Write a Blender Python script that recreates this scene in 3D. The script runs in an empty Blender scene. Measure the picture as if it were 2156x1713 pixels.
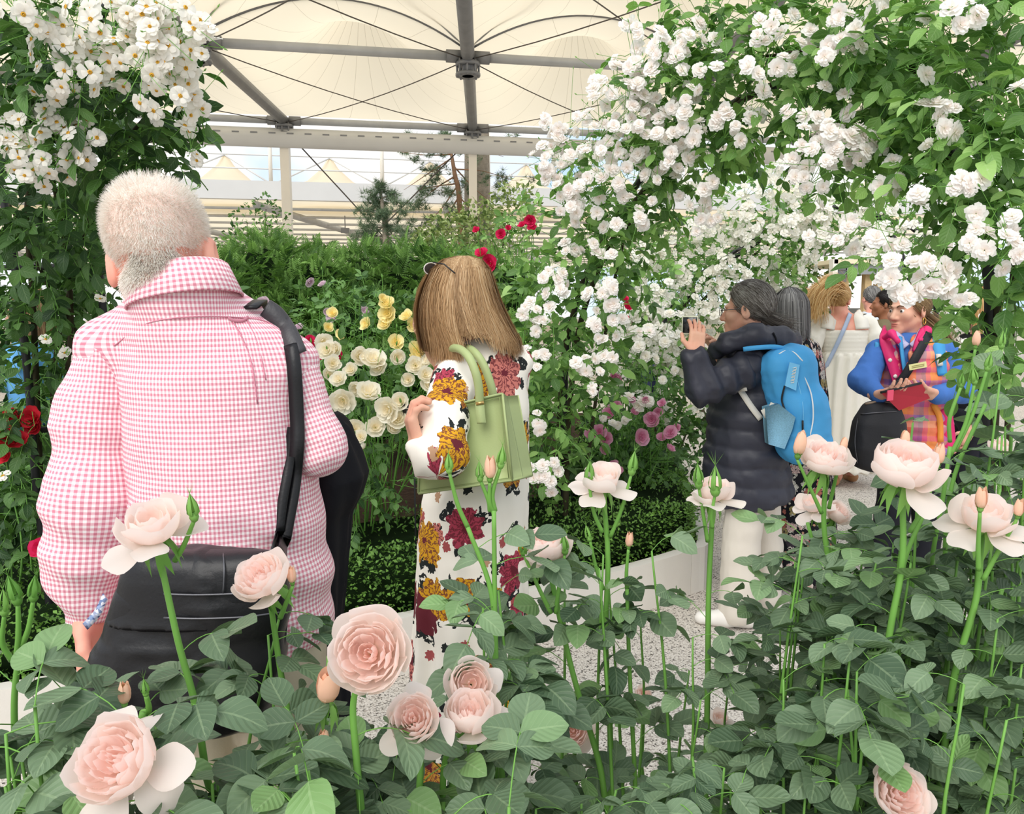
import bpy, bmesh, math, random
import numpy as np
from mathutils import Vector, Matrix, Euler

# ------------------------------------------------------------------ camera, sky, light, exposure
scene = bpy.context.scene
COL = scene.collection
W_PX, H_PX, F_PX = 2156.0, 1713.0, 1650.0
CAM_Z, PITCH = 1.5, math.radians(7.5)
cam_data = bpy.data.cameras.new('camera')
cam = bpy.data.objects.new('camera', cam_data)
COL.objects.link(cam)
cam.location = (0, 0, CAM_Z)
cam.rotation_euler = (math.radians(90) - PITCH, 0, 0)
cam_data.sensor_width = 36.0
cam_data.lens = F_PX / W_PX * 36.0
cam_data.clip_start = 0.02
cam_data.clip_end = 500
scene.camera = cam
scene.view_settings.view_transform = 'Standard'
scene.view_settings.look = 'None'
scene.view_settings.gamma = 1.0
scene.view_settings.use_curve_mapping = False
scene.view_settings.exposure = 0.66

world = bpy.data.worlds.new('overcast_sky')
scene.world = world
world.use_nodes = True
wn = world.node_tree
wn.nodes.clear()
w_out = wn.nodes.new('ShaderNodeOutputWorld')
w_bg = wn.nodes.new('ShaderNodeBackground')
w_tc = wn.nodes.new('ShaderNodeTexCoord')
w_no = wn.nodes.new('ShaderNodeTexNoise')
w_no.inputs['Scale'].default_value = 4.0
w_no.inputs['Detail'].default_value = 5.0
w_rp = wn.nodes.new('ShaderNodeValToRGB')
w_rp.color_ramp.elements[0].position = 0.33
w_rp.color_ramp.elements[0].color = (0.50, 0.69, 0.97, 1)
w_rp.color_ramp.elements[1].position = 0.55
w_rp.color_ramp.elements[1].color = (1.0, 0.97, 0.925, 1)
wn.links.new(w_tc.outputs['Generated'], w_no.inputs['Vector'])
wn.links.new(w_no.outputs['Fac'], w_rp.inputs['Fac'])
wn.links.new(w_rp.outputs['Color'], w_bg.inputs['Color'])
wn.links.new(w_bg.outputs['Background'], w_out.inputs['Surface'])
w_bg.inputs['Strength'].default_value = 0.78

sun_data = bpy.data.lights.new('soft_sun', 'SUN')
sun_data.energy = 1.6
sun_data.angle = math.radians(45)
sun_data.color = (1.0, 0.96, 0.90)
sun = bpy.data.objects.new('soft_sun', sun_data)
COL.objects.link(sun)
sun.rotation_euler = (math.radians(42), math.radians(-22), 0)

# ------------------------------------------------------------------ pixel helpers
_cp, _sp = math.cos(PITCH), math.sin(PITCH)
def ray(px, py):
    x = (px - W_PX / 2) / F_PX
    u = (H_PX / 2 - py) / F_PX
    return np.array([x, _cp + u * _sp, -_sp + u * _cp])
def P(px, py, Y):
    """world point seen at pixel (px,py) standing at distance Y in front of the camera"""
    d = ray(px, py)
    return np.array([0, 0, CAM_Z]) + d * (Y / d[1])
def PZ(px, py, z=0.0):
    d = ray(px, py)
    return np.array([0, 0, CAM_Z]) + d * ((z - CAM_Z) / d[2])
def PXM(Y):
    return Y / F_PX
def project(p):
    p = np.asarray(p, float)
    q = p - np.array([0, 0, CAM_Z])
    dep = q[..., 1] * _cp - q[..., 2] * _sp
    up = q[..., 1] * _sp + q[..., 2] * _cp
    dep = np.where(np.abs(dep) < 1e-6, 1e-6, dep)
    return W_PX / 2 + F_PX * q[..., 0] / dep, H_PX / 2 - F_PX * up / dep, dep

rng = np.random.default_rng(7)
random.seed(7)

# ------------------------------------------------------------------ object helpers
def tag(o, label=None, cat=None, group=None, kind=None):
    if label: o['label'] = label
    if cat: o['category'] = cat
    if group: o['group'] = group
    if kind: o['kind'] = kind
    return o
def empty(name, loc, label=None, cat=None, group=None):
    o = bpy.data.objects.new(name, None)
    o.empty_display_size = 0.1
    COL.objects.link(o)
    o.location = tuple(loc)
    return tag(o, label, cat, group)
def base_of(o):
    b = np.zeros(3)
    while o is not None:
        b += np.array(o.location[:]); o = o.parent
    return b
def newmesh(name, V, F, mats, smooth=True, uv=None, col=None, midx=None):
    """V (n,3); F = array (m,k) or list of such arrays"""
    V = np.asarray(V, np.float32)
    if isinstance(F, list) and np.ndim(F[0]) == 1: F = np.array(F)
    Fs = F if isinstance(F, list) else [F]
    Fs = [np.asarray(f, np.int32) for f in Fs if len(f)]
    me = bpy.data.meshes.new(name)
    me.vertices.add(len(V)); me.vertices.foreach_set('co', V.ravel())
    loops = np.concatenate([f.ravel() for f in Fs])
    tot = np.concatenate([np.full(len(f), f.shape[1], np.int32) for f in Fs])
    st = np.concatenate([[0], np.cumsum(tot)[:-1]]).astype(np.int32)
    me.loops.add(len(loops)); me.loops.foreach_set('vertex_index', loops)
    me.polygons.add(len(tot)); me.polygons.foreach_set('loop_start', st)
    me.polygons.foreach_set('loop_total', tot)
    me.polygons.foreach_set('use_smooth', np.full(len(tot), bool(smooth)))
    if uv is not None:
        l = me.uv_layers.new(name='UVMap')
        l.data.foreach_set('uv', np.asarray(uv, np.float32)[loops].ravel())
    if col is not None:
        c = np.asarray(col, np.float32)
        if c.ndim == 1: c = np.stack([c, c, c], 1)
        if c.shape[1] == 3: c = np.concatenate([c, np.ones((len(c), 1), np.float32)], 1)
        a = me.color_attributes.new('tint', 'FLOAT_COLOR', 'POINT')
        a.data.foreach_set('color', c.ravel())
    for m in (mats if isinstance(mats, (list, tuple)) else [mats]):
        me.materials.append(m)
    if midx is not None: me.polygons.foreach_set('material_index', np.asarray(midx, np.int32))
    me.update(calc_edges=True)
    me.validate()
    return me
def link(name, me, parent=None, loc=None, mat=None):
    o = bpy.data.objects.new(name, me)
    COL.objects.link(o)
    if parent is not None: o.parent = parent
    if loc is not None: o.location = tuple(loc)
    return o
def mk(name, V, F, mats, parent=None, world=True, **kw):
    """mesh object; V in world coordinates unless world=False"""
    V = np.asarray(V, float)
    if world and parent is not None: V = V - base_of(parent)
    return link(name, newmesh(name, V, F, mats, **kw), parent)
def mk_top(name, V, F, mats, base, label, cat, group=None, **kw):
    base = np.asarray(base, float)
    o = link(name, newmesh(name, np.asarray(V, float) - base, F, mats, **kw), None, base)
    return tag(o, label, cat, group)
def join(*parts):
    """parts: (V,F[,uv]) with F uniform array or list of arrays -> V, list of F"""
    Vs, Fs, n = [], [], 0
    for V, F in parts:
        V = np.asarray(V, float)
        for f in (F if isinstance(F, list) else [F]):
            if len(f): Fs.append(np.asarray(f) + n)
        Vs.append(V); n += len(V)
    by = {}
    for f in Fs: by.setdefault(f.shape[1], []).append(f)
    return np.concatenate(Vs), [np.concatenate(v) for v in by.values()]

# ------------------------------------------------------------------ shapes
BOXF = np.array([[0,1,3,2],[4,6,7,5],[0,4,5,1],[2,3,7,6],[0,2,6,4],[1,5,7,3]])[:, ::-1]
def box(lo, hi):
    lo, hi = np.asarray(lo, float), np.asarray(hi, float)
    V = np.array([[(lo, hi)[i][0], (lo, hi)[j][1], (lo, hi)[k][2]] for i in (0,1) for j in (0,1) for k in (0,1)])
    return V, BOXF
def obox(c, ax, ay, az):
    """oriented box: centre and half-axis vectors"""
    c, ax, ay, az = [np.asarray(v, float) for v in (c, ax, ay, az)]
    V = np.array([c + i*ax + j*ay + k*az for i in (-1,1) for j in (-1,1) for k in (-1,1)])
    return V, BOXF
def rbox(lo, hi, r, seg=2):
    bm = bmesh.new()
    bmesh.ops.create_cube(bm, size=1)
    lo, hi = np.asarray(lo, float), np.asarray(hi, float)
    for v in bm.verts: v.co = Vector((lo + hi) / 2 + np.array(v.co[:]) * (hi - lo))
    bmesh.ops.bevel(bm, geom=bm.edges[:], offset=r, segments=seg, profile=0.5, affect='EDGES')
    return bm_out(bm)
def bm_out(bm):
    bm.verts.index_update()
    V = np.array([v.co[:] for v in bm.verts]); by = {}
    for f in bm.faces:
        k = [v.index for v in f.verts]; by.setdefault(len(k), []).append(k)
    F = []
    for n, l in by.items():
        if n <= 4: F.append(np.array(l))
        else:
            F.append(np.array([[p[0], p[i], p[i+1]] for p in l for i in range(1, n-1)]))
    bm.free()
    return V, F
def unit(v):
    v = np.asarray(v, float); n = np.linalg.norm(v, axis=-1, keepdims=True)
    return v / np.maximum(n, 1e-9)
def catmull(pts, n=8):
    p = np.asarray(pts, float)
    if len(p) < 3: 
        t = np.linspace(0, 1, n + 1)[:, None]; return p[0] + (p[-1] - p[0]) * t
    q = np.concatenate([[2*p[0]-p[1]], p, [2*p[-1]-p[-2]]])
    out = []
    t = np.linspace(0, 1, n, endpoint=False)[:, None]
    for i in range(len(p)-1):
        a, b, c, d = q[i:i+4]
        out.append(0.5*((2*b)+(-a+c)*t+(2*a-5*b+4*c-d)*t**2+(-a+3*b-3*c+d)*t**3))
    out.append(p[-1:])
    return np.concatenate(out)
def tube(pts, rad, sides=6, caps=True):
    p = np.asarray(pts, float); n = len(p)
    r = np.full(n, rad, float) if np.isscalar(rad) else np.asarray(rad, float)
    if len(r) != n: r = np.interp(np.linspace(0,1,n), np.linspace(0,1,len(r)), r)
    t = unit(np.gradient(p, axis=0))
    up = np.array([0,0,1.0]) if abs(t[0][2]) < 0.9 else np.array([1.0,0,0])
    a = unit(np.cross(t[0], up)); A = [a]
    for i in range(1, n):
        a = A[-1] - t[i]*np.dot(A[-1], t[i]); A.append(unit(a))
    A = np.array(A); B = np.cross(t, A)
    th = np.linspace(0, 2*np.pi, sides, endpoint=False)
    V = p[:,None,:] + r[:,None,None]*(np.cos(th)[None,:,None]*A[:,None,:] + np.sin(th)[None,:,None]*B[:,None,:])
    V = V.reshape(-1,3)
    i = np.arange(n-1)[:,None]*sides; j = np.arange(sides)[None,:]; j2 = (j+1) % sides
    F = np.stack([i+j, i+j2, i+sides+j2, i+sides+j], -1).reshape(-1,4)
    Fs = [F]
    if caps:
        c0, c1 = len(V), len(V)+1
        V = np.concatenate([V, p[:1], p[-1:]])
        jj = np.arange(sides); k = (n-1)*sides
        Fs.append(np.concatenate([np.stack([np.full(sides,c0), (jj+1)%sides, jj],1), np.stack([np.full(sides,c1), k+jj, k+(jj+1)%sides],1)]))
    return V, Fs
def ribbon(pts, wvec, w, thick=0.002):
    """flat strap: pts (n,3), wvec (n,3) unit across, half-width w, thickness"""
    p = np.asarray(pts, float); n = len(p); wv = unit(np.broadcast_to(wvec, p.shape))
    t = unit(np.gradient(p, axis=0)); nm = unit(np.cross(t, wv))
    w = np.broadcast_to(np.asarray(w, float), (n,))[:,None]
    h = thick/2
    V = np.stack([p - wv*w - nm*h, p + wv*w - nm*h, p + wv*w + nm*h, p - wv*w + nm*h], 1).reshape(-1,3)
    i = np.arange(n-1)[:,None]*4; j = np.arange(4)[None,:]; j2 = (j+1)%4
    F = np.stack([i+j, i+j2, i+4+j2, i+4+j], -1).reshape(-1,4)
    F = np.concatenate([F, [[3,2,1,0]], [[4*n-4,4*n-3,4*n-2,4*n-1]]])
    return V, [F]
def grid_faces(nu, nv, closed_u=False):
    """verts index = i*nv + j"""
    iu = np.arange(nu if closed_u else nu-1); jv = np.arange(nv-1)
    i, j = np.meshgrid(iu, jv, indexing='ij'); i2 = (i+1) % nu
    return np.stack([i*nv+j, i2*nv+j, i2*nv+j+1, i*nv+j+1], -1).reshape(-1,4)

# ------------------------------------------------------------------ noise and signed-distance modelling
def vnoise(p, s=1.0, seed=0):
    q = np.asarray(p, float)*s + seed*7.31
    i = np.floor(q).astype(np.int64); f = q - i; f = f*f*(3-2*f)
    def h(dx, dy, dz):
        n = ((i[...,0]+dx)*374761393 + (i[...,1]+dy)*668265263 + (i[...,2]+dz)*2147483647 + seed*974711) & 0xffffffff
        n = ((n ^ (n >> 13))*1274126177) & 0xffffffff
        return ((n ^ (n >> 16)) & 0xffff)/32767.5 - 1
    x, y, z = f[...,0], f[...,1], f[...,2]
    a = h(0,0,0)*(1-x)+h(1,0,0)*x; b = h(0,1,0)*(1-x)+h(1,1,0)*x
    c = h(0,0,1)*(1-x)+h(1,0,1)*x; d = h(0,1,1)*(1-x)+h(1,1,1)*x
    return (a*(1-y)+b*y)*(1-z)+(c*(1-y)+d*y)*z
def smin(a, b, k):
    if k <= 0: return np.minimum(a, b)
    h = np.clip(0.5 + 0.5*(b-a)/k, 0, 1)
    return b*(1-h) + a*h - k*h*(1-h)
def s_cone(a, b, ra, rb):
    a, b = np.asarray(a, float), np.asarray(b, float)
    ba = b-a; l2 = max(ba@ba, 1e-12)
    def f(p):
        t = np.clip((p-a)@ba/l2, 0, 1)
        return np.linalg.norm(p-a-t[:,None]*ba, axis=1) - (ra + (rb-ra)*t)
    return f
def s_ell(c, r, R=None):
    c, r = np.asarray(c, float), np.asarray(r, float)
    def f(p):
        q = p-c
        if R is not None: q = q@R
        k0 = np.linalg.norm(q/r, axis=1); k1 = np.linalg.norm(q/r**2, axis=1)
        return np.where(k0 < 1e-6, -r.min(), k0*(k0-1)/np.maximum(k1, 1e-9))
    return f
def s_box(c, hx, rad, R=None):
    c, hx = np.asarray(c, float), np.asarray(hx, float)-rad
    def f(p):
        q = p-c
        if R is not None: q = q@R
        d = np.abs(q)-hx
        return np.linalg.norm(np.maximum(d,0),axis=1)+np.minimum(d.max(1),0)-rad
    return f
def s_loft(rows, cap=0.03, pw=2.0):
    """rows of (z, cx, cy, rx, ry) : stacked ellipses"""
    r = np.array(sorted(rows), float); z0, z1 = r[0,0], r[-1,0]
    def f(p):
        z = np.clip(p[:,2], z0, z1)
        cx, cy, rx, ry = [np.interp(z, r[:,0], r[:,k]) for k in (1,2,3,4)]
        x, y = np.abs(p[:,0]-cx)/rx, np.abs(p[:,1]-cy)/ry
        k0 = (x**pw + y**pw)**(1/pw)
        g = np.sqrt((x/rx)**2+(y/ry)**2)/np.maximum(np.sqrt(x*x+y*y),1e-6)
        d = (k0-1)/np.maximum(g, 1e-6)
        dz = np.maximum(z0-p[:,2], p[:,2]-z1)
        return np.where(dz > -cap, -smin(-d, -(dz), cap), d)
    return f
def s_union(fs, k=0.02):
    def f(p):
        d = fs[0](p)
        for g in fs[1:]: d = smin(d, g(p), k)
        return d
    return f
def s_cut(f, n, off):
    """keep side where n.p < off"""
    n = unit(n)
    return lambda p: np.maximum(f(p), p@n - off)
def s_sub(f, g, k=0.01):
    return lambda p: -smin(-f(p), g(p), k)
def surfnet(fn, lo, hi, h, project_it=True):
    lo = np.asarray(lo, float); n = (np.ceil((np.asarray(hi)-lo)/h).astype(int)+1)
    c = 4; nb = (n-1)//c + 1
    gi = np.stack(np.meshgrid(*[np.arange(k) for k in nb], indexing='ij'), -1)
    d = fn((lo + (gi*c + (c-1)/2)*h).reshape(-1,3)).reshape(nb)
    act = np.abs(d) < c*h*1.9
    rep = lambda a: np.repeat(np.repeat(np.repeat(a, c, 0), c, 1), c, 2)[:n[0], :n[1], :n[2]]
    V = rep(d); ii = np.argwhere(rep(act))
    V[ii[:,0], ii[:,1], ii[:,2]] = fn(lo + ii*h)
    ins = V < 0
    cnt = np.zeros(n-1, np.int8)
    for a in (0,1):
        for b in (0,1):
            for e in (0,1):
                cnt += ins[a:n[0]-1+a, b:n[1]-1+b, e:n[2]-1+e]
    cells = np.argwhere((cnt > 0) & (cnt < 8))
    if not len(cells): return np.zeros((0,3)), np.zeros((0,4), int)
    cid = np.full(n-1, -1, np.int32); cid[cells[:,0], cells[:,1], cells[:,2]] = np.arange(len(cells))
    acc = np.zeros((len(cells),3)); num = np.zeros(len(cells))
    crn = [(a,b,e) for a in (0,1) for b in (0,1) for e in (0,1)]
    for a in range(8):
        for b in range(a+1, 8):
            pa, pb = np.array(crn[a]), np.array(crn[b])
            if np.abs(pa-pb).sum() != 1: continue
            ia, ib = cells+pa, cells+pb
            va, vb = V[ia[:,0],ia[:,1],ia[:,2]], V[ib[:,0],ib[:,1],ib[:,2]]
            m = (va < 0) != (vb < 0)
            t = np.where(m, va/np.where(m, va-vb, 1), 0)
            acc += np.where(m[:,None], pa + t[:,None]*(pb-pa), 0); num += m
    vert = lo + (cells + acc/num[:,None])*h
    quads = []
    for ax in range(3):
        u, v = (ax+1)%3, (ax+2)%3
        sl0 = [slice(None)]*3; sl1 = [slice(None)]*3
        sl0[ax] = slice(0,-1); sl1[ax] = slice(1,None)
        A, B = ins[tuple(sl0)], ins[tuple(sl1)]
        e = np.argwhere(A != B)
        ok = (e[:,u] > 0) & (e[:,v] > 0) & (e[:,u] < n[u]-1) & (e[:,v] < n[v]-1)
        e = e[ok]
        sgn = A[e[:,0],e[:,1],e[:,2]]
        q = []
        for du, dv in ((1,1),(0,1),(0,0),(1,0)):
            k = e.copy(); k[:,u] -= du; k[:,v] -= dv
            q.append(cid[k[:,0],k[:,1],k[:,2]])
        q = np.stack(q, 1)
        q[~sgn] = q[~sgn][:, ::-1]
        quads.append(q)
    Q = np.concatenate(quads); Q = Q[(Q >= 0).all(1)]
    if project_it:
        for _ in range(2):
            e = h*0.3; g = sdf_grad(fn, vert, e); vert = vert - np.clip(fn(vert), -h, h)[:,None]*g*0.9
    return vert, Q
def sdf_grad(fn, p, e=0.002):
    g = np.stack([fn(p+np.eye(3)[i]*e)-fn(p-np.eye(3)[i]*e) for i in range(3)], 1)
    return unit(g)
def onto(fn, p, off=0.0, it=4):
    p = np.array(p, float)
    for _ in range(it):
        p = p - (fn(p)-off)[:,None]*sdf_grad(fn, p)
    return p
def bounds(pts, pad):
    p = np.asarray(pts, float); return p.min(0)-pad, p.max(0)+pad
def vnormals(V, F):
    N = np.zeros_like(V)
    for f in (F if isinstance(F, list) else [F]):
        n = np.cross(V[f[:,2]]-V[f[:,0]], V[f[:,-1]]-V[f[:,1]])
        for k in range(f.shape[1]): np.add.at(N, f[:,k], n)
    return unit(N)

# ------------------------------------------------------------------ materials
def srgb(r, g, b):
    f = lambda c: (c/255/12.92) if c <= 10.3 else ((c/255+0.055)/1.055)**2.4
    return (f(r), f(g), f(b), 1.0)
class NT:
    def __init__(s, name):
        s.m = bpy.data.materials.new(name); s.m.use_nodes = True
        s.t = s.m.node_tree; s.t.nodes.clear()
        s.out = s.n('ShaderNodeOutputMaterial')
    def n(s, typ, **kw):
        nd = s.t.nodes.new(typ)
        for k, v in kw.items(): setattr(nd, k, v)
        return nd
    def l(s, a, b): s.t.links.new(a, b)
    def val(s, nd, name, v):
        i = nd.inputs[name]
        if hasattr(v, 'is_output'): s.l(v, i)
        else: i.default_value = v
    def math(s, op, a, b=None, c=None):
        nd = s.n('ShaderNodeMath', operation=op)
        for i, v in enumerate((a, b, c)):
            if v is None: continue
            if hasattr(v, 'is_output'): s.l(v, nd.inputs[i])
            else: nd.inputs[i].default_value = v
        return nd.outputs[0]
    def mix(s, f, a, b, mode='MIX'):
        nd = s.n('ShaderNodeMix', data_type='RGBA', blend_type=mode)
        for i, v in ((0, f), (6, a), (7, b)):
            if hasattr(v, 'is_output'): s.l(v, nd.inputs[i])
            else: nd.inputs[i].default_value = v
        return nd.outputs[2]
    def ramp(s, fac, stops, interp='LINEAR'):
        nd = s.n('ShaderNodeValToRGB'); cr = nd.color_ramp; cr.interpolation = interp
        while len(cr.elements) < len(stops): cr.elements.new(0.5)
        for e, (p, c) in zip(cr.elements, stops): e.position = p; e.color = c
        s.l(fac, nd.inputs[0]); return nd.outputs[0]
    def noise(s, vec, scale, detail=3.0, rough=0.55):
        nd = s.n('ShaderNodeTexNoise'); s.l(vec, nd.inputs['Vector'])
        nd.inputs['Scale'].default_value = scale; nd.inputs['Detail'].default_value = detail
        nd.inputs['Roughness'].default_value = rough
        return nd.outputs['Fac']
    def obj(s): return s.n('ShaderNodeTexCoord').outputs['Object']
    def uv(s): return s.n('ShaderNodeTexCoord').outputs['UV']
    def xyz(s, v):
        nd = s.n('ShaderNodeSeparateXYZ'); s.l(v, nd.inputs[0]); return nd.outputs
    def bsdf(s, col, rough=0.6, spec=0.3, bump=None, bstr=0.3, bdist=0.01, **kw):
        b = s.n('ShaderNodeBsdfPrincipled')
        s.val(b, 'Base Color', col); s.val(b, 'Roughness', rough); s.val(b, 'Specular IOR Level', spec)
        for k, v in kw.items(): s.val(b, k.replace('_', ' '), v)
        if bump is not None:
            bp = s.n('ShaderNodeBump'); bp.inputs['Strength'].default_value = bstr
            bp.inputs['Distance'].default_value = bdist
            s.l(bump, bp.inputs['Height']); s.l(bp.outputs[0], b.inputs['Normal'])
        return b.outputs[0]
    def end(s, sh): s.l(sh, s.out.inputs['Surface']); return s.m
def plain(name, c, rough=0.6, spec=0.3, var=0.12, scale=8.0, bump=0.0, bscale=60.0, metallic=0.0, bdist=0.004):
    t = NT(name); o = t.obj()
    n = t.noise(o, scale)
    d = tuple(x*(1-var) for x in c[:3])+(1,); l = tuple(min(1, x*(1+var)) for x in c[:3])+(1,)
    col = t.ramp(n, [(0.3, d), (0.7, l)])
    bp = t.noise(o, bscale, 4) if bump > 0 else None
    return t.end(t.bsdf(col, rough, spec, bp, bump, bdist, Metallic=metallic))
def leafmat(name, dark, light, trans=0.25, rough=0.55, spec=0.25, vein=0.35, young=None):
    """leaf: pigment varies from leaf to leaf (tint attribute / object random), paler veins from the uv map"""
    t = NT(name)
    at = t.n('ShaderNodeAttribute', attribute_name='tint')
    oi = t.n('ShaderNodeObjectInfo')
    f = t.math('FRACT', t.math('ADD', at.outputs['Fac'], oi.outputs['Random']))
    stops = [(0.0, dark), (0.85, light)] + ([(0.97, young)] if young else [])
    col = t.ramp(f, stops)
    u = t.xyz(t.uv())
    mid = t.math('ABSOLUTE', t.math('SUBTRACT', u[0], 0.5))
    rib = t.math('LESS_THAN', mid, 0.03)
    side = t.math('FRACT', t.math('MULTIPLY', t.math('SUBTRACT', u[1], t.math('MULTIPLY', mid, 0.7)), 6.0))
    sv = t.math('LESS_THAN', side, 0.10)
    v = t.math('MULTIPLY', t.math('MAXIMUM', rib, t.math('MULTIPLY', sv, 0.5)), vein)
    pale = t.mix(0.5, col, (0.55, 0.70, 0.40, 1))
    col = t.mix(v, col, pale)
    b = t.bsdf(col, rough, spec, t.math('ADD', t.math('MULTIPLY', v, -1.0), t.math('ABSOLUTE', t.math('SUBTRACT', side, 0.5))), 0.35, 0.004)
    tr = t.n('ShaderNodeBsdfTranslucent')
    t.l(t.mix(1.0, col, (1.0, 1.15, 0.6, 1), 'MULTIPLY'), tr.inputs['Color'])
    mx = t.n('ShaderNodeMixShader'); mx.inputs[0].default_value = trans
    t.l(b, mx.inputs[1]); t.l(tr.outputs[0], mx.inputs[2])
    return t.end(mx.outputs[0])
def petalmat(name, outer, inner, trans=0.3, base=None):
    """petal: tint attribute 0 at the outer petals, 1 in the heart of the flower"""
    t = NT(name)
    at = t.n('ShaderNodeAttribute', attribute_name='tint')
    s = t.xyz(at.outputs['Vector'])
    col = t.mix(s[0], outer, inner)
    if base: col = t.mix(s[1], col, base)
    b = t.bsdf(col, 0.55, 0.2)
    tr = t.n('ShaderNodeBsdfTranslucent'); t.l(col, tr.inputs['Color'])
    mx = t.n('ShaderNodeMixShader'); mx.inputs[0].default_value = trans
    t.l(b, mx.inputs[1]); t.l(tr.outputs[0], mx.inputs[2])
    return t.end(mx.outputs[0])
# ------------------------------------------------------------------ floor
def floor_mat():
    t = NT('pebble_concrete'); o = t.obj()
    v = t.n('ShaderNodeTexVoronoi'); t.l(o, v.inputs['Vector']); v.inputs['Scale'].default_value = 150.0
    c = t.xyz(v.outputs['Color'])
    spk = t.ramp(c[0], [(0.0, srgb(70,66,62)), (0.10, srgb(130,124,116)), (0.17, srgb(205,198,188)), (1.0, srgb(222,215,206))])
    joint = t.ramp(v.outputs['Distance'], [(0.0, (1,1,1,1)), (0.5, (1,1,1,1)), (0.75, (0.62,0.6,0.58,1))])
    col = t.mix(1.0, spk, joint, 'MULTIPLY')
    big = t.ramp(t.noise(o, 1.2), [(0.3, (0.92,0.92,0.92,1)), (0.7, (1,1,1,1))])
    col = t.mix(1.0, col, big, 'MULTIPLY')
    return t.end(t.bsdf(col, 0.8, 0.2, v.outputs['Distance'], 0.4, 0.004))
M_FLOOR = floor_mat()
V, F = box((-40, -6, -0.1), (40, 90, 0.0))
fl = mk_top('floor', V, F, M_FLOOR, (0, 0, 0), 'pale pebble concrete path with dark speckles', None, smooth=False)
tag(fl, kind='structure')
M_SOIL = plain('soil', srgb(58, 44, 34), 0.95, 0.1, 0.35, 30, 0.8, 90)

# ------------------------------------------------------------------ raised bed: white wall, soil, box hedge
WALL = [(-3.6, 1.72), (-2.6, 2.08), (-1.6, 2.47), (-0.75, 2.87), (0.04, 3.30), (0.55, 3.62), (0.93, 3.92), (1.06, 4.10), (1.16, 4.9), (1.32, 6.2), (1.5, 7.6)]
M_RENDER = plain('white_render', srgb(226, 221, 212), 0.85, 0.15, 0.05, 3, 0.15, 140)
wl = catmull([(x, y, 0) for x, y in WALL], 4)[:, :2]
def offset_line(l, d):
    t = unit(np.gradient(l, axis=0))
    for _ in range(int(12*min(1, d*3))): t[1:-1] = unit((t[:-2]+2*t[1:-1]+t[2:])/4)
    return l + np.stack([-t[:,1], t[:,0]], 1)*d
WALL_H, WALL_T = 0.24, 0.06
wall = empty('stone_edging', (0.04, 3.3, 0), 'low white rendered edging below the box hedge', 'edging')
inn = offset_line(wl, WALL_T)
step = 4
for i in range(0, len(wl)-1, step):
    a, b = wl[i:i+step+1], inn[i:i+step+1]
    if len(a) < 2: continue
    n = len(a)
    g = 0.0015
    a = a.copy(); b = b.copy()
    ta = unit(a[1]-a[0]); a[0] += ta*g; b[0] += ta*g
    tb = unit(a[-1]-a[-2]); a[-1] -= tb*g; b[-1] -= tb*g
    V = np.concatenate([np.c_[a, np.zeros(n)], np.c_[a, np.full(n, WALL_H)], np.c_[b, np.full(n, WALL_H)], np.c_[b, np.zeros(n)]])
    k = np.arange(n-1)
    F = np.concatenate([np.stack([r*n+k, r*n+k+1, ((r+1)%4)*n+k+1, ((r+1)%4)*n+k], 1) for r in range(4)] + [[[0, n, 2*n, 3*n]], [[4*n-1, 3*n-1, 2*n-1, n-1]]])
    mk('panel', V, F, M_RENDER, wall, smooth=False)
# soil inside the wall
poly = np.concatenate([offset_line(wl, WALL_T+0.004), [(1.5, 9.4), (-6.0, 9.4), (-6.0, 1.75)]])
n = len(poly)
bm = bmesh.new(); vs = [bm.verts.new((x, y, 0.19)) for x, y in poly]; f_ = bm.faces.new(vs)
bmesh.ops.triangulate(bm, faces=[f_])
SV, SF = bm_out(bm)
base = np.array([-1.5, 6.0, 0.0])
soil = mk_top('flower_bed', np.concatenate([SV, SV*[1,1,0]+[0,0,0.002]]), [SF[0], SF[0][:, ::-1]+len(SV),
      ], M_SOIL, base, 'dark soil of the raised bed behind the white wall', 'flower bed', smooth=False)
HEDGE_Z = 0.43
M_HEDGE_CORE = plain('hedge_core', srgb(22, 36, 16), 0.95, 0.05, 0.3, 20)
M_BOX = leafmat('box_leaf', srgb(50, 86, 32), srgb(130, 176, 82), 0.25, 0.45, 0.35, 0.2)

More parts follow.
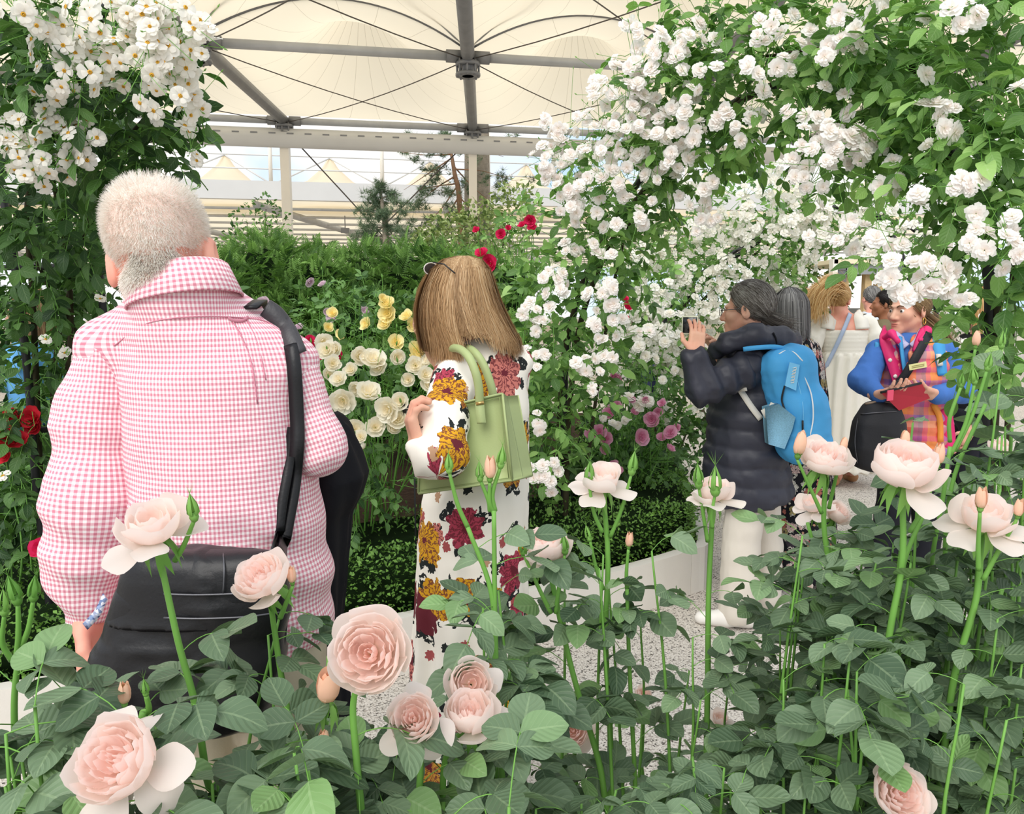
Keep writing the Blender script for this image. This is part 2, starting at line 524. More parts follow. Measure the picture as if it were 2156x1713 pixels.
# ------------------------------------------------------------------ tent
M_STEEL = plain('galvanised_steel', srgb(178, 180, 182), 0.42, 0.5, 0.08, 3, metallic=0.2)
M_STEEL_D = plain('dark_steel', srgb(128, 129, 131), 0.45, 0.5, 0.1, 5, metallic=0.3)
M_WHITE_POST = plain('white_post', srgb(236, 230, 218), 0.5, 0.3, 0.03, 2)
M_CABLE = plain('steel_cable', srgb(86, 80, 74), 0.5, 0.4, 0.1, 9)
M_GUTTER = plain('gutter_fabric', srgb(206, 206, 204), 0.6, 0.2, 0.03, 1)
def membrane_mat():
    t = NT('tent_membrane'); u = t.xyz(t.uv())
    dx, dy = t.math('SUBTRACT', u[0], 0.5), t.math('SUBTRACT', u[1], 0.5)
    an = t.math('ARCTAN2', dy, dx)
    fr = t.math('FRACT', t.math('MULTIPLY', an, 20/6.2832))
    r = t.math('SQRT', t.math('ADD', t.math('MULTIPLY', dx, dx), t.math('MULTIPLY', dy, dy)))
    wdt = t.math('DIVIDE', 0.006, t.math('MAXIMUM', r, 0.04))
    seam = t.math('LESS_THAN', fr, wdt)
    col = t.mix(t.math('MULTIPLY', seam, 0.45), srgb(247, 240, 224), srgb(150, 135, 110))
    d = t.bsdf(col, 0.7, 0.1)
    tr = t.n('ShaderNodeBsdfTranslucent'); t.l(t.mix(1.0, col, (1.0, 0.955, 0.86, 1), 'MULTIPLY'), tr.inputs['Color'])
    mx = t.n('ShaderNodeMixShader'); mx.inputs[0].default_value = 0.55
    t.l(d, mx.inputs[1]); t.l(tr.outputs[0], mx.inputs[2])
    return t.end(mx.outputs[0])
M_MEMB = membrane_mat()
ZE = 6.0
N10 = PZ(995, 270, ZE); N00 = PZ(598, 254, ZE); N11 = PZ(985, 120, ZE)
U = N10-N00; DV = N11-N10
def node(i, j): return N10 + i*U + j*DV      # j = 0 eave line, j = 1 nearer, i = 0 middle
tent = empty('exhibition_tent', (N10[0], N10[1], 0), 'large cream membrane tent with grey steel tubes and white posts', 'tent')
def memb(i, j, peak, A0, A1, nm=33):
    a, b, c, d = node(i, j), node(i+1, j), node(i, j+1), node(i+1, j+1)
    s, t_ = np.meshgrid(np.linspace(0,1,nm), np.linspace(0,1,nm), indexing='ij')
    B = (a[None,None]*((1-s)*(1-t_))[...,None] + b*((s)*(1-t_))[...,None] + c*((1-s)*t_)[...,None] + d*(s*t_)[...,None])
    arc = 4*s*(1-s)
    r = np.sqrt((2*s-1)**2 + (2*t_-1)**2)
    cone = peak*np.maximum(0, 1-np.maximum(r, 0.06)/1.0)**2.1
    edge = np.minimum(1, 6*np.minimum(np.minimum(s,1-s), np.minimum(t_,1-t_)))
    B[...,2] += arc*(A0*(1-t_)**2 + A1*t_**2) + cone*edge**0.5 + 0.12
    V = B.reshape(-1,3); F = grid_faces(nm, nm)
    mk('membrane', V, F, M_MEMB, tent, uv=np.stack([s.ravel(), t_.ravel()], 1))
    return B[nm//2, nm//2]
def ptube(name, pts, r, mat, parent, sides=10):
    V, F = tube(pts, r, sides); return mk(name, V, F, mat, parent)
for j in (0, 1):
    for i in (-3, -2, -1, 0, 1, 2):
        pk = memb(i, j, 1.95 if j == 0 else 2.1, 0.0 if j == 0 else 0.75, 0.75)
        # ring and little mast at the peak
        th = np.linspace(0, 2*np.pi, 17)
        ring = np.stack([pk[0]+0.3*np.cos(th), pk[1]+0.3*np.sin(th), np.full(17, pk[2]-0.03)], 1)
        mk('peak_ring', *tube(ring, 0.03, 6), M_STEEL, tent)
        if j == 1:   # grey belts from the corners up to the peak
            for ci in (0, 1):
                a = node(i+ci, 1)+[0,0,0.2]
                l = np.linspace(0, 1, 12)[:,None]
                pts = a + (pk-a)*l; pts[:,2] = a[2] + (pk[2]-0.12-a[2])*l[:,0]**1.5
                mk('belt', *tube(pts, 0.035, 6), M_STEEL, tent)
for i in (-3, -2, -1, 0, 1, 2, 3):
    ptube('depth_beam', [node(i, 0), node(i, 2)], 0.125, M_STEEL_D, tent, 14)
for j in (0, 1, 2):
    for i in (-3, -2, -1, 0, 1, 2):
        ptube('cross_beam', [node(i, j), node(i+1, j)], 0.085, M_STEEL, tent, 12)
        if j > 0:
            s = np.linspace(0, 1, 17)[:,None]
            pts = node(i, j)+(node(i+1, j)-node(i, j))*s; pts[:,2] += (4*s*(1-s))[:,0]*0.75+0.14
            ptube('arch_tube', pts, 0.045, M_STEEL_D, tent, 8)
for j in (0, 1):
    for i in (-3, -2, -1, 0, 1, 2):
        for a, b in ((node(i,j), node(i+1,j+1)), (node(i+1,j), node(i,j+1))):
            s = np.linspace(0, 1, 9)[:,None]; pts = a+(b-a)*s; pts[:,2] -= 0.05+0.12*(4*s*(1-s))[:,0]
            ptube('brace_cable', pts, 0.011, M_CABLE, tent, 5)
dirU = unit(U); dirV = unit(DV)
for i in (-3, -2, -1, 0, 1, 2, 3):
    for j in (0, 1):
        c = node(i, j)
        V1 = tube([c-[0,0,0.34], c+[0,0,0.05]], 0.11, 12)
        V2 = tube([c-[0,0,0.16], c-[0,0,0.10]], 0.23, 12)
        V3 = tube([c-[0,0,0.34], c-[0,0,0.29]], 0.23, 12)
        bl = [tube([c+[0.2*math.cos(a), 0.2*math.sin(a), -0.36], c+[0.2*math.cos(a), 0.2*math.sin(a), -0.05]], 0.022, 5) for a in np.linspace(0, 6.283, 8, endpoint=False)]
        sl = [tube([c+s*d*0.12, c+s*d*0.40], 0.115, 12) for s, d in ((1,dirU),(-1,dirU))]
        mk('bolted_joint', *join(V1, V2, V3, *bl, *sl), M_STEEL_D, tent)
for i in (-3, -2, -1, 0, 1, 2, 3):
    c = node(i, 0)
    V, F = obox(c*[1,1,0]+[0,0,(ZE-0.36)/2], dirU*0.105, dirV*0.105, [0,0,(ZE-0.36)/2])
    mk('column', V, F, M_WHITE_POST, tent, smooth=False)
    # long guy wires falling from the joints
    if i in (-1, 0):
        ptube('guy_wire', [c-[0,0,0.2], c+U*(0.62 if i == -1 else -0.7)+[0,0.3,-3.4]], 0.018, M_CABLE, tent, 5)
# eave gutter: rounded fabric trough under the eave with a dark rail
for i in (-3, -2, -1, 0, 1, 2):
    a, b = node(i, 0), node(i+1, 0)
    th = np.linspace(0.15, -math.pi*0.62, 10)
    prof = np.array([[0.15+0.16*math.cos(x), -0.42+0.26*math.sin(x)] for x in th])
    prof = np.concatenate([[[0.1,-0.2]], prof, [[-0.05,-0.22]]])
    V = np.concatenate([[q - dirV*p[0]*-1 + np.array([0,0,p[1]]) for p in prof] for q in (a, b)])
    n = len(prof)
    F = np.stack([np.arange(n), (np.arange(n)+1)%n, (np.arange(n)+1)%n+n, np.arange(n)+n], 1)
    g = mk('eave_gutter', V, F, M_GUTTER, tent)
    ptube('eave_rail', [a+[0,-0.12,-0.27], b+[0,-0.12,-0.27]], 0.035, M_STEEL_D, g, 8)
    k = 11
    for q in range(k):
        p = a+(b-a)*(q+0.5)/k
        V, F = obox(p+[0,-0.30,-0.36], dirU*0.08, [0,0.012,0], [0,0,0.018]); mk('rail_clip', V, F, M_STEEL_D, g, smooth=False)

# ------------------------------------------------------------------ far tent behind
far = empty('exhibition_tent', (-6, 27, 0), 'far white tent with pointed peaks and long lines of roof purlins behind the trees', 'tent')
FU = dirU; FV = np.array([-FU[1], FU[0], 0])
FO = P(598, 402, 27)
zc = FO[2]
def fp(a, b, z): return FO + FU*a + FV*b + np.array([0,0,z-zc])
V, F = obox(fp(4, 0, zc), FU*26, FV*0.12, [0,0,0.30]); mk('fascia', V, F, M_GUTTER, far, smooth=False)
V = np.array([fp(-22,0.2,zc-0.25), fp(34,0.2,zc-0.25), fp(34,46,zc-0.25), fp(-22,46,zc-0.25)]); mk('membrane', V, [[0,1,2,3]], M_MEMB, far, smooth=False, uv=np.array([[0,0],[.1,0],[.1,.1],[0,.1]]))
for k in range(14):
    ptube('purlin', [fp(-22, 1.2+2.6*k, zc-0.45), fp(34, 1.2+2.6*k, zc-0.45)], 0.05, M_STEEL, far, 8)
for k in range(-3, 6):
    ptube('truss', [fp(k*6.5-7.5, 0.6, zc-0.4), fp(k*6.5+2.5, 30, zc-0.75)], 0.13, M_STEEL, far, 10)
for k in range(-5, 7):
    x0 = k*3.75+1.4
    c = fp(x0, 3.2, zc+1.35); ring = []
    n = 16
    for r, z in ((0.06, 1.35), (0.30, 0.95), (0.9, 0.42), (1.9, 0.08)):
        ring.append([fp(x0+r*math.cos(a), 3.2+r*math.sin(a), zc+0.35+z) for a in np.linspace(0, 2*np.pi, n, endpoint=False)])
    mk('membrane', np.concatenate(ring), np.concatenate([grid_faces(4, n), [[r*n+n-1, (r+1)*n+n-1, (r+1)*n, r*n] for r in range(3)]]), M_MEMB, far, uv=np.zeros((4*n,2))+0.3)
    for s in (-1, 1):
        ptube('stay', [fp(x0, 3.1, zc+1.65), fp(x0+s*1.85, 1.0, zc+0.35)], 0.03, M_GUTTER, far, 6)
    ptube('mast', [fp(x0+1.875, 0.6, zc+0.2), fp(x0+1.875, 0.6, zc+2.6)], 0.07, M_WHITE_POST, far, 8)
for z in (0.8, 1.25, 1.7):
    ptube('window_bar', [fp(-20, 0.6, zc+z), fp(30, 0.6, zc+z)], 0.025, M_GUTTER, far, 6)
for x in (-1.5, 5.5):
    V, F = obox(fp(x+3.4, 3.0, zc-1.0), FU*0.16, FV*0.1, [0,0,0.09])
    V2 = tube([fp(x+3.4, 3.0, zc-0.95), fp(x+3.4, 3.0, zc-0.45)], 0.02, 6)
    mk('spotlight', *join((V, F), V2), M_STEEL_D, far, smooth=False)

# ------------------------------------------------------------------ kiosk behind the path
M_WOOD = plain('pale_timber', srgb(214, 184, 138), 0.6, 0.25, 0.15, 12)
M_GREY = plain('grey_board', srgb(150, 152, 154), 0.55, 0.3, 0.04, 4)
M_GREY_D = plain('grey_slat', srgb(106, 108, 110), 0.6, 0.3, 0.05, 4)
M_CREAM = plain('cream_cap', srgb(232, 216, 184), 0.6, 0.3, 0.05, 4)
kY = 9.5
kb = P(1825, 640, kY); s_ = PXM(kY)
kiosk = empty('display_kiosk', (kb[0], kY, 0), 'timber kiosk with pale posts and a grey fascia board beyond the people', 'kiosk')
def kx(px): return P(px, 640, kY)[0]
def kz(py): return P(1800, py, kY)[2]
V, F = box((kx(1770), kY-0.1, kz(578)), (kx(1990), kY-0.06, kz(556))); mk('fascia_board', V, F, M_GREY, kiosk, smooth=False)
V, F = box((kx(1742), kY-0.14, kz(556)), (kx(1990), kY+1.4, kz(547))); mk('roof_cap', V, F, M_CREAM, kiosk, smooth=False)
V, F = box((kx(1740), kY-0.14, kz(596)), (kx(1750), kY-0.02, kz(546))); mk('corner_board', V, F, M_WHITE_POST, kiosk, smooth=False)
for q in range(5):
    V, F = box((kx(1750), kY-0.1, kz(593-q*8+1)), (kx(1772), kY-0.06, kz(593-q*8-6))); mk('slat', V, F, M_GREY_D, kiosk, smooth=False)
for px in (1778, 1826, 1851, 1940):
    V, F = box((kx(px-7), kY+0.0, 0), (kx(px+7), kY+0.1, kz(556))); mk('post', V, F, M_WOOD, kiosk, smooth=False)
V, F = box((kx(1750), kY+1.3, 0), (kx(1985), kY+1.36, kz(650))); mk('counter_panel', V, F, M_GREY, kiosk, smooth=False)
# ------------------------------------------------------------------ plant pieces (unit size, grown along +Y, face +Z)
def leaf_geo(W=0.62, rows=5, cols=3, fold=0.25, droop=0.2, wave=0.03, tip=1.0, seed=0):
    v = np.linspace(0, 1, rows+1); s = np.linspace(-1, 1, cols)
    w = W/2*np.sin(np.pi*np.clip(v, 0, 1)**(0.86))**0.66
    w[0] = 0.02; w[-1] = 0.012*tip
    S, VV = np.meshgrid(s, v); Wd = w[:,None]*np.ones_like(S)
    x = S*Wd
    z = fold*np.abs(x) - droop*VV**2 + wave*np.sin(VV*9+seed)*np.abs(S)
    y = VV + 0.02*np.abs(S)*np.sin(VV*3.1)
    V = np.stack([x, y, z], -1).reshape(-1,3)
    n = cols; i, j = np.meshgrid(np.arange(rows), np.arange(cols-1), indexing='ij')
    F = np.stack([i*n+j, i*n+j+1, (i+1)*n+j+1, (i+1)*n+j], -1).reshape(-1,4)
    uv = np.stack([0.5+0.5*S, VV], -1).reshape(-1,2)
    return V, F, uv
def bez(p, r):
    p = np.asarray(p, float); r = np.asarray(r)[...,None]
    return (1-r)**3*p[0]+3*(1-r)**2*r*p[1]+3*(1-r)*r**2*p[2]+r**3*p[3]
def petal_geo(prof, wid, phi=0.0, nr=5, ns=5, ruffle=0.03, notch=0.12, seed=0.0, narrow=0.35):
    r, s = np.meshgrid(np.linspace(0,1,nr), np.linspace(-1,1,ns), indexing='ij')
    rr = r*(1-notch*s*s)
    q = bez(prof, rr)
    an = phi + s*wid*(narrow+(1-narrow)*np.sin(np.pi*np.clip(0.12+0.62*r,0,1)))
    rho, z = q[...,0], q[...,1]
    rho = rho*(1+ruffle*1.2*np.sin(3.1*s+seed)*r*r); z = z + ruffle*np.sin(4.3*s+seed*1.7)*r**2
    V = np.stack([rho*np.cos(an), rho*np.sin(an), z], -1).reshape(-1,3)
    return V, grid_faces(nr, ns), r.ravel()
def rose_core(layers, seed, nr=5, ns=5):
    """layers: (count, profile, width, tint) ; returns V, F, tint colours"""
    rg = np.random.default_rng(seed); parts = []; cols = []
    for (cnt, prof, wid, ti) in layers:
        off = rg.uniform(0, 6.28)
        for k in range(cnt):
            pr = np.array(prof, float)*[[1,1]]; j = rg.normal(0, 0.022, (4,2)); j[0] = 0
            pr = pr*rg.uniform(0.92, 1.06)+j
            V, F, r = petal_geo(pr, wid*rg.uniform(0.85, 1.15), off+k*6.2832/cnt+rg.normal(0, 0.12), nr, ns, 0.03, 0.12, rg.uniform(0,6))
            parts.append((V, F)); cols.append(np.stack([np.clip(ti*(0.6+0.55*(1-r)), 0, 1), np.clip(0.9-r*2.6, 0, 1), r*0], 1))
    V, F = join(*parts)
    return V, F, np.concatenate(cols)
L_FULL = [(7, [(.05,0),(.34,-.02),(.47,.16),(.44,.40)], .72, .12),
          (9, [(.05,.02),(.29,.02),(.40,.2),(.36,.42)], .55, .3),
          (12, [(.04,.04),(.22,.06),(.33,.22),(.29,.43)], .42, .5),
          (13, [(.03,.06),(.16,.1),(.24,.24),(.20,.41)], .42, .75),
          (10, [(.02,.08),(.09,.12),(.15,.24),(.11,.38)], .5, 1.0),
          (6, [(.01,.1),(.04,.15),(.07,.25),(.04,.35)], .8, 1.0)]
L_CUP = [(5, [(.05,0),(.40,-.06),(.48,.24),(.40,.50)], 1.0, .05),
         (6, [(.05,0),(.36,-.02),(.42,.25),(.33,.50)], .8, .15),
         (7, [(.04,.04),(.26,.06),(.33,.26),(.26,.47)], .6, .35),
         (8, [(.03,.06),(.17,.1),(.22,.25),(.17,.43)], .55, .7),
         (7, [(.02,.08),(.08,.12),(.13,.24),(.08,.38)], .6, 1.0)]
L_SEMI = [(5, [(.04,0),(.30,-.04),(.38,.2),(.36,.44)], 1.0, .1),
          (5, [(.04,.02),(.24,.02),(.30,.2),(.26,.44)], .9, .25),
          (5, [(.03,.04),(.16,.08),(.22,.2),(.17,.42)], .8, .4)]
P_GUARD = [(.05,0),(.42,-.07),(.58,.12),(.57,.34)]
P_SPLAY = [(.05,0),(.35,-.07),(.62,-.02),(.76,-.08)]
P_REFLEX = [(.05,0),(.42,-.02),(.58,-.18),(.55,-.46)]
def bud_geo(seed=0, open_=0.0):
    """unit-height pointed bud: overlapping petals and a calyx"""
    lay = [(4, [(.05,.18),(.22+.1*open_,.2),(.24+.16*open_,.55),(.06+.24*open_,1.0)], 1.2, .1), (3, [(.04,.2),(.15,.22),(.17+.1*open_,.55),(.02+.1*open_,.97)], 1.4, .8)]
    return rose_core(lay, seed, 5, 5)
def calyx_geo(n=5, seed=0, up=True):
    th = np.linspace(0, 6.2832, 9)[:-1]
    prof = [(0.04,-.12),(.13,-.06),(.19,.08),(.17,.24),(.05,.3)]
    V = np.array([[r*math.cos(a), r*math.sin(a), z] for r, z in prof for a in th])
    k = 8; F = np.array([[i*k+j, i*k+(j+1)%k, (i+1)*k+(j+1)%k, (i+1)*k+j] for i in range(4) for j in range(k)])
    parts = [(V, F)]
    for q in range(n):
        pr = [(.13,.12),(.32,.2),(.30,.55),(.03,1.05)] if up else [(.08,.1),(.22,.1),(.32,0.0),(.38,-.32)]
        pv, pf, _ = petal_geo(pr, .42, q*6.2832/n, 5, 3, 0.02, -0.35, q, 0.5)
        s = np.tile(np.linspace(-1,1,3), 5); 
        parts.append((pv, pf))
    return join(*parts)
def rambler_geo(seed, lay=None):
    rg = np.random.default_rng(seed)
    lay = lay or [(9, [(.04,0),(.25,.0),(.4,.04),(.52,.0)], .42, .0), (8, [(.04,.02),(.22,.06),(.34,.12),(.42,.14)], .42, .12),
                  (7, [(.03,.04),(.14,.1),(.22,.2),(.27,.24)], .45, .3), (5, [(.02,.06),(.07,.12),(.1,.2),(.12,.25)], .5, .7)]
    return rose_core(lay, seed, 3, 3)
def single_geo(seed, n=7):
    V, F, c = rose_core([(n, [(.03,0),(.2,.04),(.38,.06),(.5,.0)], .52, .0), (max(3,n-3), [(.03,.02),(.14,.07),(.28,.11),(.40,.10)], .5, .05)], seed, 4, 4)
    c[:,1] = 0
    th = np.linspace(0, 6.28, 9)[:-1]
    pts = [(0.0,0.07)]+[(r, z) for r, z in ((.05,.09),(.09,.075),(.11,.04))]
    SV = np.array([[0,0,.09]]+[[r*math.cos(a), r*math.sin(a), z] for r, z in pts[1:] for a in th])
    SF = np.array([[0,1+j,1+(j+1)%8,1+(j+1)%8] for j in range(8)]); ST = SF[:, :3]
    SQ = np.array([[1+i*8+j, 1+i*8+(j+1)%8, 9+i*8+(j+1)%8, 9+i*8+j] for i in range(2) for j in range(8)])
    return V, F, c, SV, ST, SQ

# ------------------------------------------------------------------ placing
def frames(d, roll, up=None):
    """rotation matrices (n,3,3), columns x,y,z: y along d, z as close as possible to 'up'"""
    d = unit(d); n = len(d)
    upv = np.tile([0,0,1.0], (n,1)) if up is None else unit(up)
    x = np.cross(d, upv); bad = np.linalg.norm(x, axis=1) < 1e-3
    x[bad] = [1,0,0]; x = unit(x); z = np.cross(x, d)
    c, s = np.cos(roll)[:,None], np.sin(roll)[:,None]
    return np.stack([x*c+z*s, d, -x*s+z*c], 2)
def zframes(nrm, spin):
    """z axis along nrm"""
    z = unit(nrm); a = np.where(np.abs(z[:,2:3]) < 0.95, np.array([[0,0,1.0]]), np.array([[1.0,0,0]]))
    x = unit(np.cross(a, z)); y = np.cross(z, x)
    c, s = np.cos(spin)[:,None], np.sin(spin)[:,None]
    return np.stack([x*c+y*s, -x*s+y*c, z], 2)
def scatter(parent, name, geos, mats, pos, R, sc, limit=300, stuff=None, col=None, group_var=None, minpx=9.0):
    """geos: list of dict(V,F,uv|None,col|None,midx|None). First 'limit' that show largest become objects, the rest one stuff mesh"""
    n = len(pos)
    if n == 0: return []
    pos = np.asarray(pos, float); sc = np.broadcast_to(np.asarray(sc, float), (n,)) if np.ndim(sc) <= 1 else sc
    g = rng.integers(0, len(geos), n) if group_var is None else group_var
    x, y, d = project(pos)
    size = sc*F_PX/np.maximum(d, 0.05)
    vis = (d > 0.1) & (x > -40) & (x < W_PX+40) & (y > -40) & (y < H_PX+40)
    score = np.where(vis, size*(1/np.maximum(d,0.2)), -1)
    order = np.argsort(-score)
    ok = order[(score[order] > 0) & (size[order] >= minpx)][:limit]
    if len(ok) < limit and stuff is None: ok = order[:limit]
    me = [newmesh(name, q['V'], q['F'], mats, uv=q.get('uv'), col=q.get('col') if q.get('col') is not None else np.zeros(len(q['V'])), midx=q.get('midx')) for q in geos]
    b = base_of(parent); out = []
    for k in ok:
        o = bpy.data.objects.new(name, me[g[k]]); COL.objects.link(o); o.parent = parent
        M = np.eye(4); M[:3,:3] = R[k]*sc[k]; M[:3,3] = pos[k]-b
        o.matrix_local = Matrix(M); out.append(o)
    rest = np.setdiff1d(np.arange(n), ok)
    if stuff and len(rest):
        Vs, Fs, uvs, cols, mi, off = [], {}, [], [], {}, 0
        for gi, q in enumerate(geos):
            idx = rest[g[rest] == gi]
            if not len(idx): continue
            Vq = np.asarray(q['V'], float); nv = len(Vq)
            W = np.einsum('nij,vj->nvi', R[idx], Vq)*sc[idx][:,None,None] + pos[idx][:,None,:]
            Vs.append(W.reshape(-1,3)-b)
            fl = q['F'] if isinstance(q['F'], list) else [q['F']]
            m0 = 0
            for f in fl:
                f = np.asarray(f)
                ff = (f[None]+(np.arange(len(idx))*nv)[:,None,None]).reshape(-1, f.shape[1])+off
                Fs.setdefault(f.shape[1], []).append(ff)
                if q.get('midx') is not None: mi.setdefault(f.shape[1], []).append(np.tile(np.asarray(q['midx'])[m0:m0+len(f)], len(idx)))
                m0 += len(f)
            if q.get('uv') is not None: uvs.append(np.tile(q['uv'], (len(idx),1)))
            if q.get('col') is not None: cols.append(np.tile(q['col'], (len(idx),1)))
            else:
                c = np.repeat(rng.uniform(0, 0.94, len(idx)), nv); cols.append(np.stack([c,c,c],1))
            off += nv*len(idx)
        o = link(stuff, newmesh(stuff, np.concatenate(Vs), [np.concatenate(v) for v in Fs.values()], mats, uv=np.concatenate(uvs) if uvs else None,
             col=np.concatenate(cols), midx=np.concatenate([np.concatenate(v) for v in mi.values()]) if mi else None), parent)
        o['kind'] = 'stuff'
    return out
LEAF_HI = [dict(zip(('V','F','uv'), leaf_geo(0.80, 9, 5, 0.20, dr, 0.02, 1.0, sd))) for dr, sd in ((0.12,0),(0.3,2),(0.45,4),(-0.05,1))]
LEAF_MID = [dict(zip(('V','F','uv'), leaf_geo(0.60, 5, 3, 0.25, dr, 0.02, 1.0, sd))) for dr, sd in ((0.1,0),(0.3,2),(0.5,4))]
LEAF_NARROW = [dict(zip(('V','F','uv'), leaf_geo(0.40, 5, 3, 0.3, dr, 0.02, 1.0, sd))) for dr, sd in ((0.15,0),(0.35,2),(0.55,4))]
LEAF_LOW = [dict(zip(('V','F','uv'), leaf_geo(0.62, 2, 3, 0.25, dr, 0.0, 1.0, 0))) for dr in (0.1, 0.35)]
LEAF_TINY = [dict(V=np.array([[0,0,0],[.3,.5,.08],[0,1,-.05],[-.3,.5,.08]]), F=np.array([[0,1,2,3]]), uv=np.array([[.5,0],[1,.5],[.5,1],[0,.5]]))]
def compound(o, d, L, n_pairs, up=None, rg=rng, spread=0.95, size_j=0.15):
    """leaflets of a compound leaf: returns pos, R, scale lists and the rachis polyline"""
    d = unit(d); upv = np.array([0,0,1.0]) if up is None else up
    side = np.cross(d, upv); 
    if np.linalg.norm(side) < 1e-3: side = np.array([1.0,0,0])
    side = unit(side); nz = np.cross(side, d)
    ln = L*(0.55+0.62*n_pairs)
    t = np.linspace(0, 1, 6)[:,None]
    droop = rg.uniform(0.05, 0.3)
    rach = o + d*ln*t + np.array([0,0,1])*ln*(.5*t*(1-t)-droop*t**2)
    pos, dr, sc = [], [], []
    def at(u): return o + d*ln*u + np.array([0,0,1])*ln*(.5*u*(1-u)-droop*u*u)
    pos.append(at(1.0)); dr.append(unit(d - np.array([0,0,droop*1.2])+rg.normal(0,.12,3))); sc.append(L*rg.uniform(1-size_j, 1+size_j))
    for k in range(n_pairs):
        u = 0.40+0.50*(k+0.5)/max(n_pairs,1) if n_pairs > 1 else 0.72
        for s in (-1, 1):
            pos.append(at(u)); dr.append(unit(d*0.45 + s*side*spread - np.array([0,0,rg.uniform(0,.35)])+rg.normal(0,.15,3))); sc.append(L*rg.uniform(0.72, 0.98))
    m = len(pos)
    R = frames(np.array(dr), rg.normal(0, 0.35, m), np.tile(nz, (m,1)))
    return np.array(pos), R, np.array(sc), rach
def thin(poly, r, sides=4): return tube(poly, r, sides, caps=False)
def ell_shell(c, r, n, lo=0.5, rg=rng):
    d = unit(rg.normal(0,1,(n,3))); q = rg.uniform(lo**3, 1, n)**(1/3)
    return c + d*q[:,None]*r, d
def gather(lst): return np.concatenate(lst) if len(lst) else np.zeros((0,3))

M_LEAF_FG = leafmat('garden_rose_leaf', srgb(66, 90, 64), srgb(122, 146, 112), 0.16, 0.5, 0.35, 0.35, srgb(124, 160, 100))
M_LEAF_ARCH = leafmat('rambler_leaf', srgb(64, 104, 46), srgb(138, 180, 96), 0.30, 0.45, 0.35, 0.3, srgb(164, 200, 120))
M_LEAF_DARK = leafmat('climber_leaf', srgb(38, 70, 34), srgb(92, 132, 66), 0.28, 0.45, 0.35, 0.25)
M_LEAF_MID = leafmat('bush_leaf', srgb(48, 84, 42), srgb(112, 152, 84), 0.22, 0.5, 0.3, 0.3)
M_STEM = plain('green_stem', srgb(110, 162, 72), 0.5, 0.35, 0.15, 6)
M_CANE = plain('dark_cane', srgb(62, 58, 42), 0.8, 0.15, 0.25, 14)
M_SEPAL = leafmat('sepal', srgb(96, 146, 62), srgb(130, 178, 88), 0.15, 0.5, 0.3, 0.0)
M_PINK = petalmat('blush_petal', srgb(255, 244, 238), srgb(254, 226, 217), 0.5, srgb(254, 238, 212))
M_PEACH = petalmat('peach_petal', srgb(247, 206, 178), srgb(240, 160, 120), 0.25, srgb(240, 204, 120))
M_RAMB = petalmat('rambler_petal', srgb(255, 252, 249), srgb(253, 236, 230), 0.42, srgb(254, 247, 234))
M_WHITE = petalmat('white_petal', srgb(249, 246, 238), srgb(250, 242, 222), 0.4)
M_CREAMP = petalmat('ivory_petal', srgb(254, 250, 236), srgb(253, 240, 208), 0.35, srgb(246, 238, 190))
M_YELL = petalmat('yellow_petal', srgb(254, 244, 190), srgb(252, 230, 150), 0.3)
M_ROSEP = petalmat('rose_pink_petal', srgb(238, 186, 208), srgb(226, 142, 178), 0.25)
M_REDP = petalmat('crimson_petal', srgb(228, 50, 104), srgb(204, 24, 80), 0.2)
M_SALM = petalmat('scarlet_petal', srgb(216, 52, 66), srgb(196, 30, 48), 0.2)
M_STAMEN = plain('stamen', srgb(214, 162, 60), 0.7, 0.1, 0.3, 60)
def G(geo3):
    return dict(V=geo3[0], F=geo3[1], col=geo3[2])
RAMB = [G(rambler_geo(s)) for s in range(4)]
ROSETTE = [G(rose_core([(8, [(.04,0),(.3,-.02),(.46,.12),(.5,.26)], .6, .05), (8, [(.04,.02),(.22,.04),(.34,.2),(.34,.34)], .5, .35), (7, [(.03,.05),(.12,.1),(.2,.22),(.18,.36)], .5, .8), (4, [(.02,.06),(.05,.1),(.08,.2),(.06,.34)], .7, 1.0)], s, 4, 4)) for s in range(3)]
SIMPLE = [G(rose_core([(6, [(.04,0),(.25,.0),(.4,.06),(.52,.06)], .55, .0), (5, [(.03,.04),(.12,.1),(.2,.2),(.24,.24)], .55, .35)], s, 2, 3)) for s in range(3)]
def _single(s):
    V, F, c, SV, ST, SQ = single_geo(s, 6 + s % 3)
    nq = sum(len(f) for f in F)
    V2, F2 = join((V, F), (SV, [ST, SQ]))
    mi = []
    n0 = len(V)
    for f in F2: mi += [1 if q[0] >= n0 else 0 for q in f]
    return dict(V=V2, F=F2, col=np.concatenate([c, np.zeros((len(SV),3))]), midx=mi)
SINGLE = [_single(s) for s in range(4)]
def budlet():
    th = np.linspace(0, 6.28, 6)[:-1]
    pr = ((.06,0),(.2,.3),(.16,.65),(.0,1.05))
    V = np.array([[r*math.cos(a), r*math.sin(a), z] for r, z in pr for a in th]); k = 5
    F = np.array([[i*k+j, i*k+(j+1)%k, (i+1)*k+(j+1)%k, (i+1)*k+j] for i in range(3) for j in range(k)])
    return dict(V=V, F=F, uv=np.full((len(V),2), 0.2))
BUDLET = [budlet()]
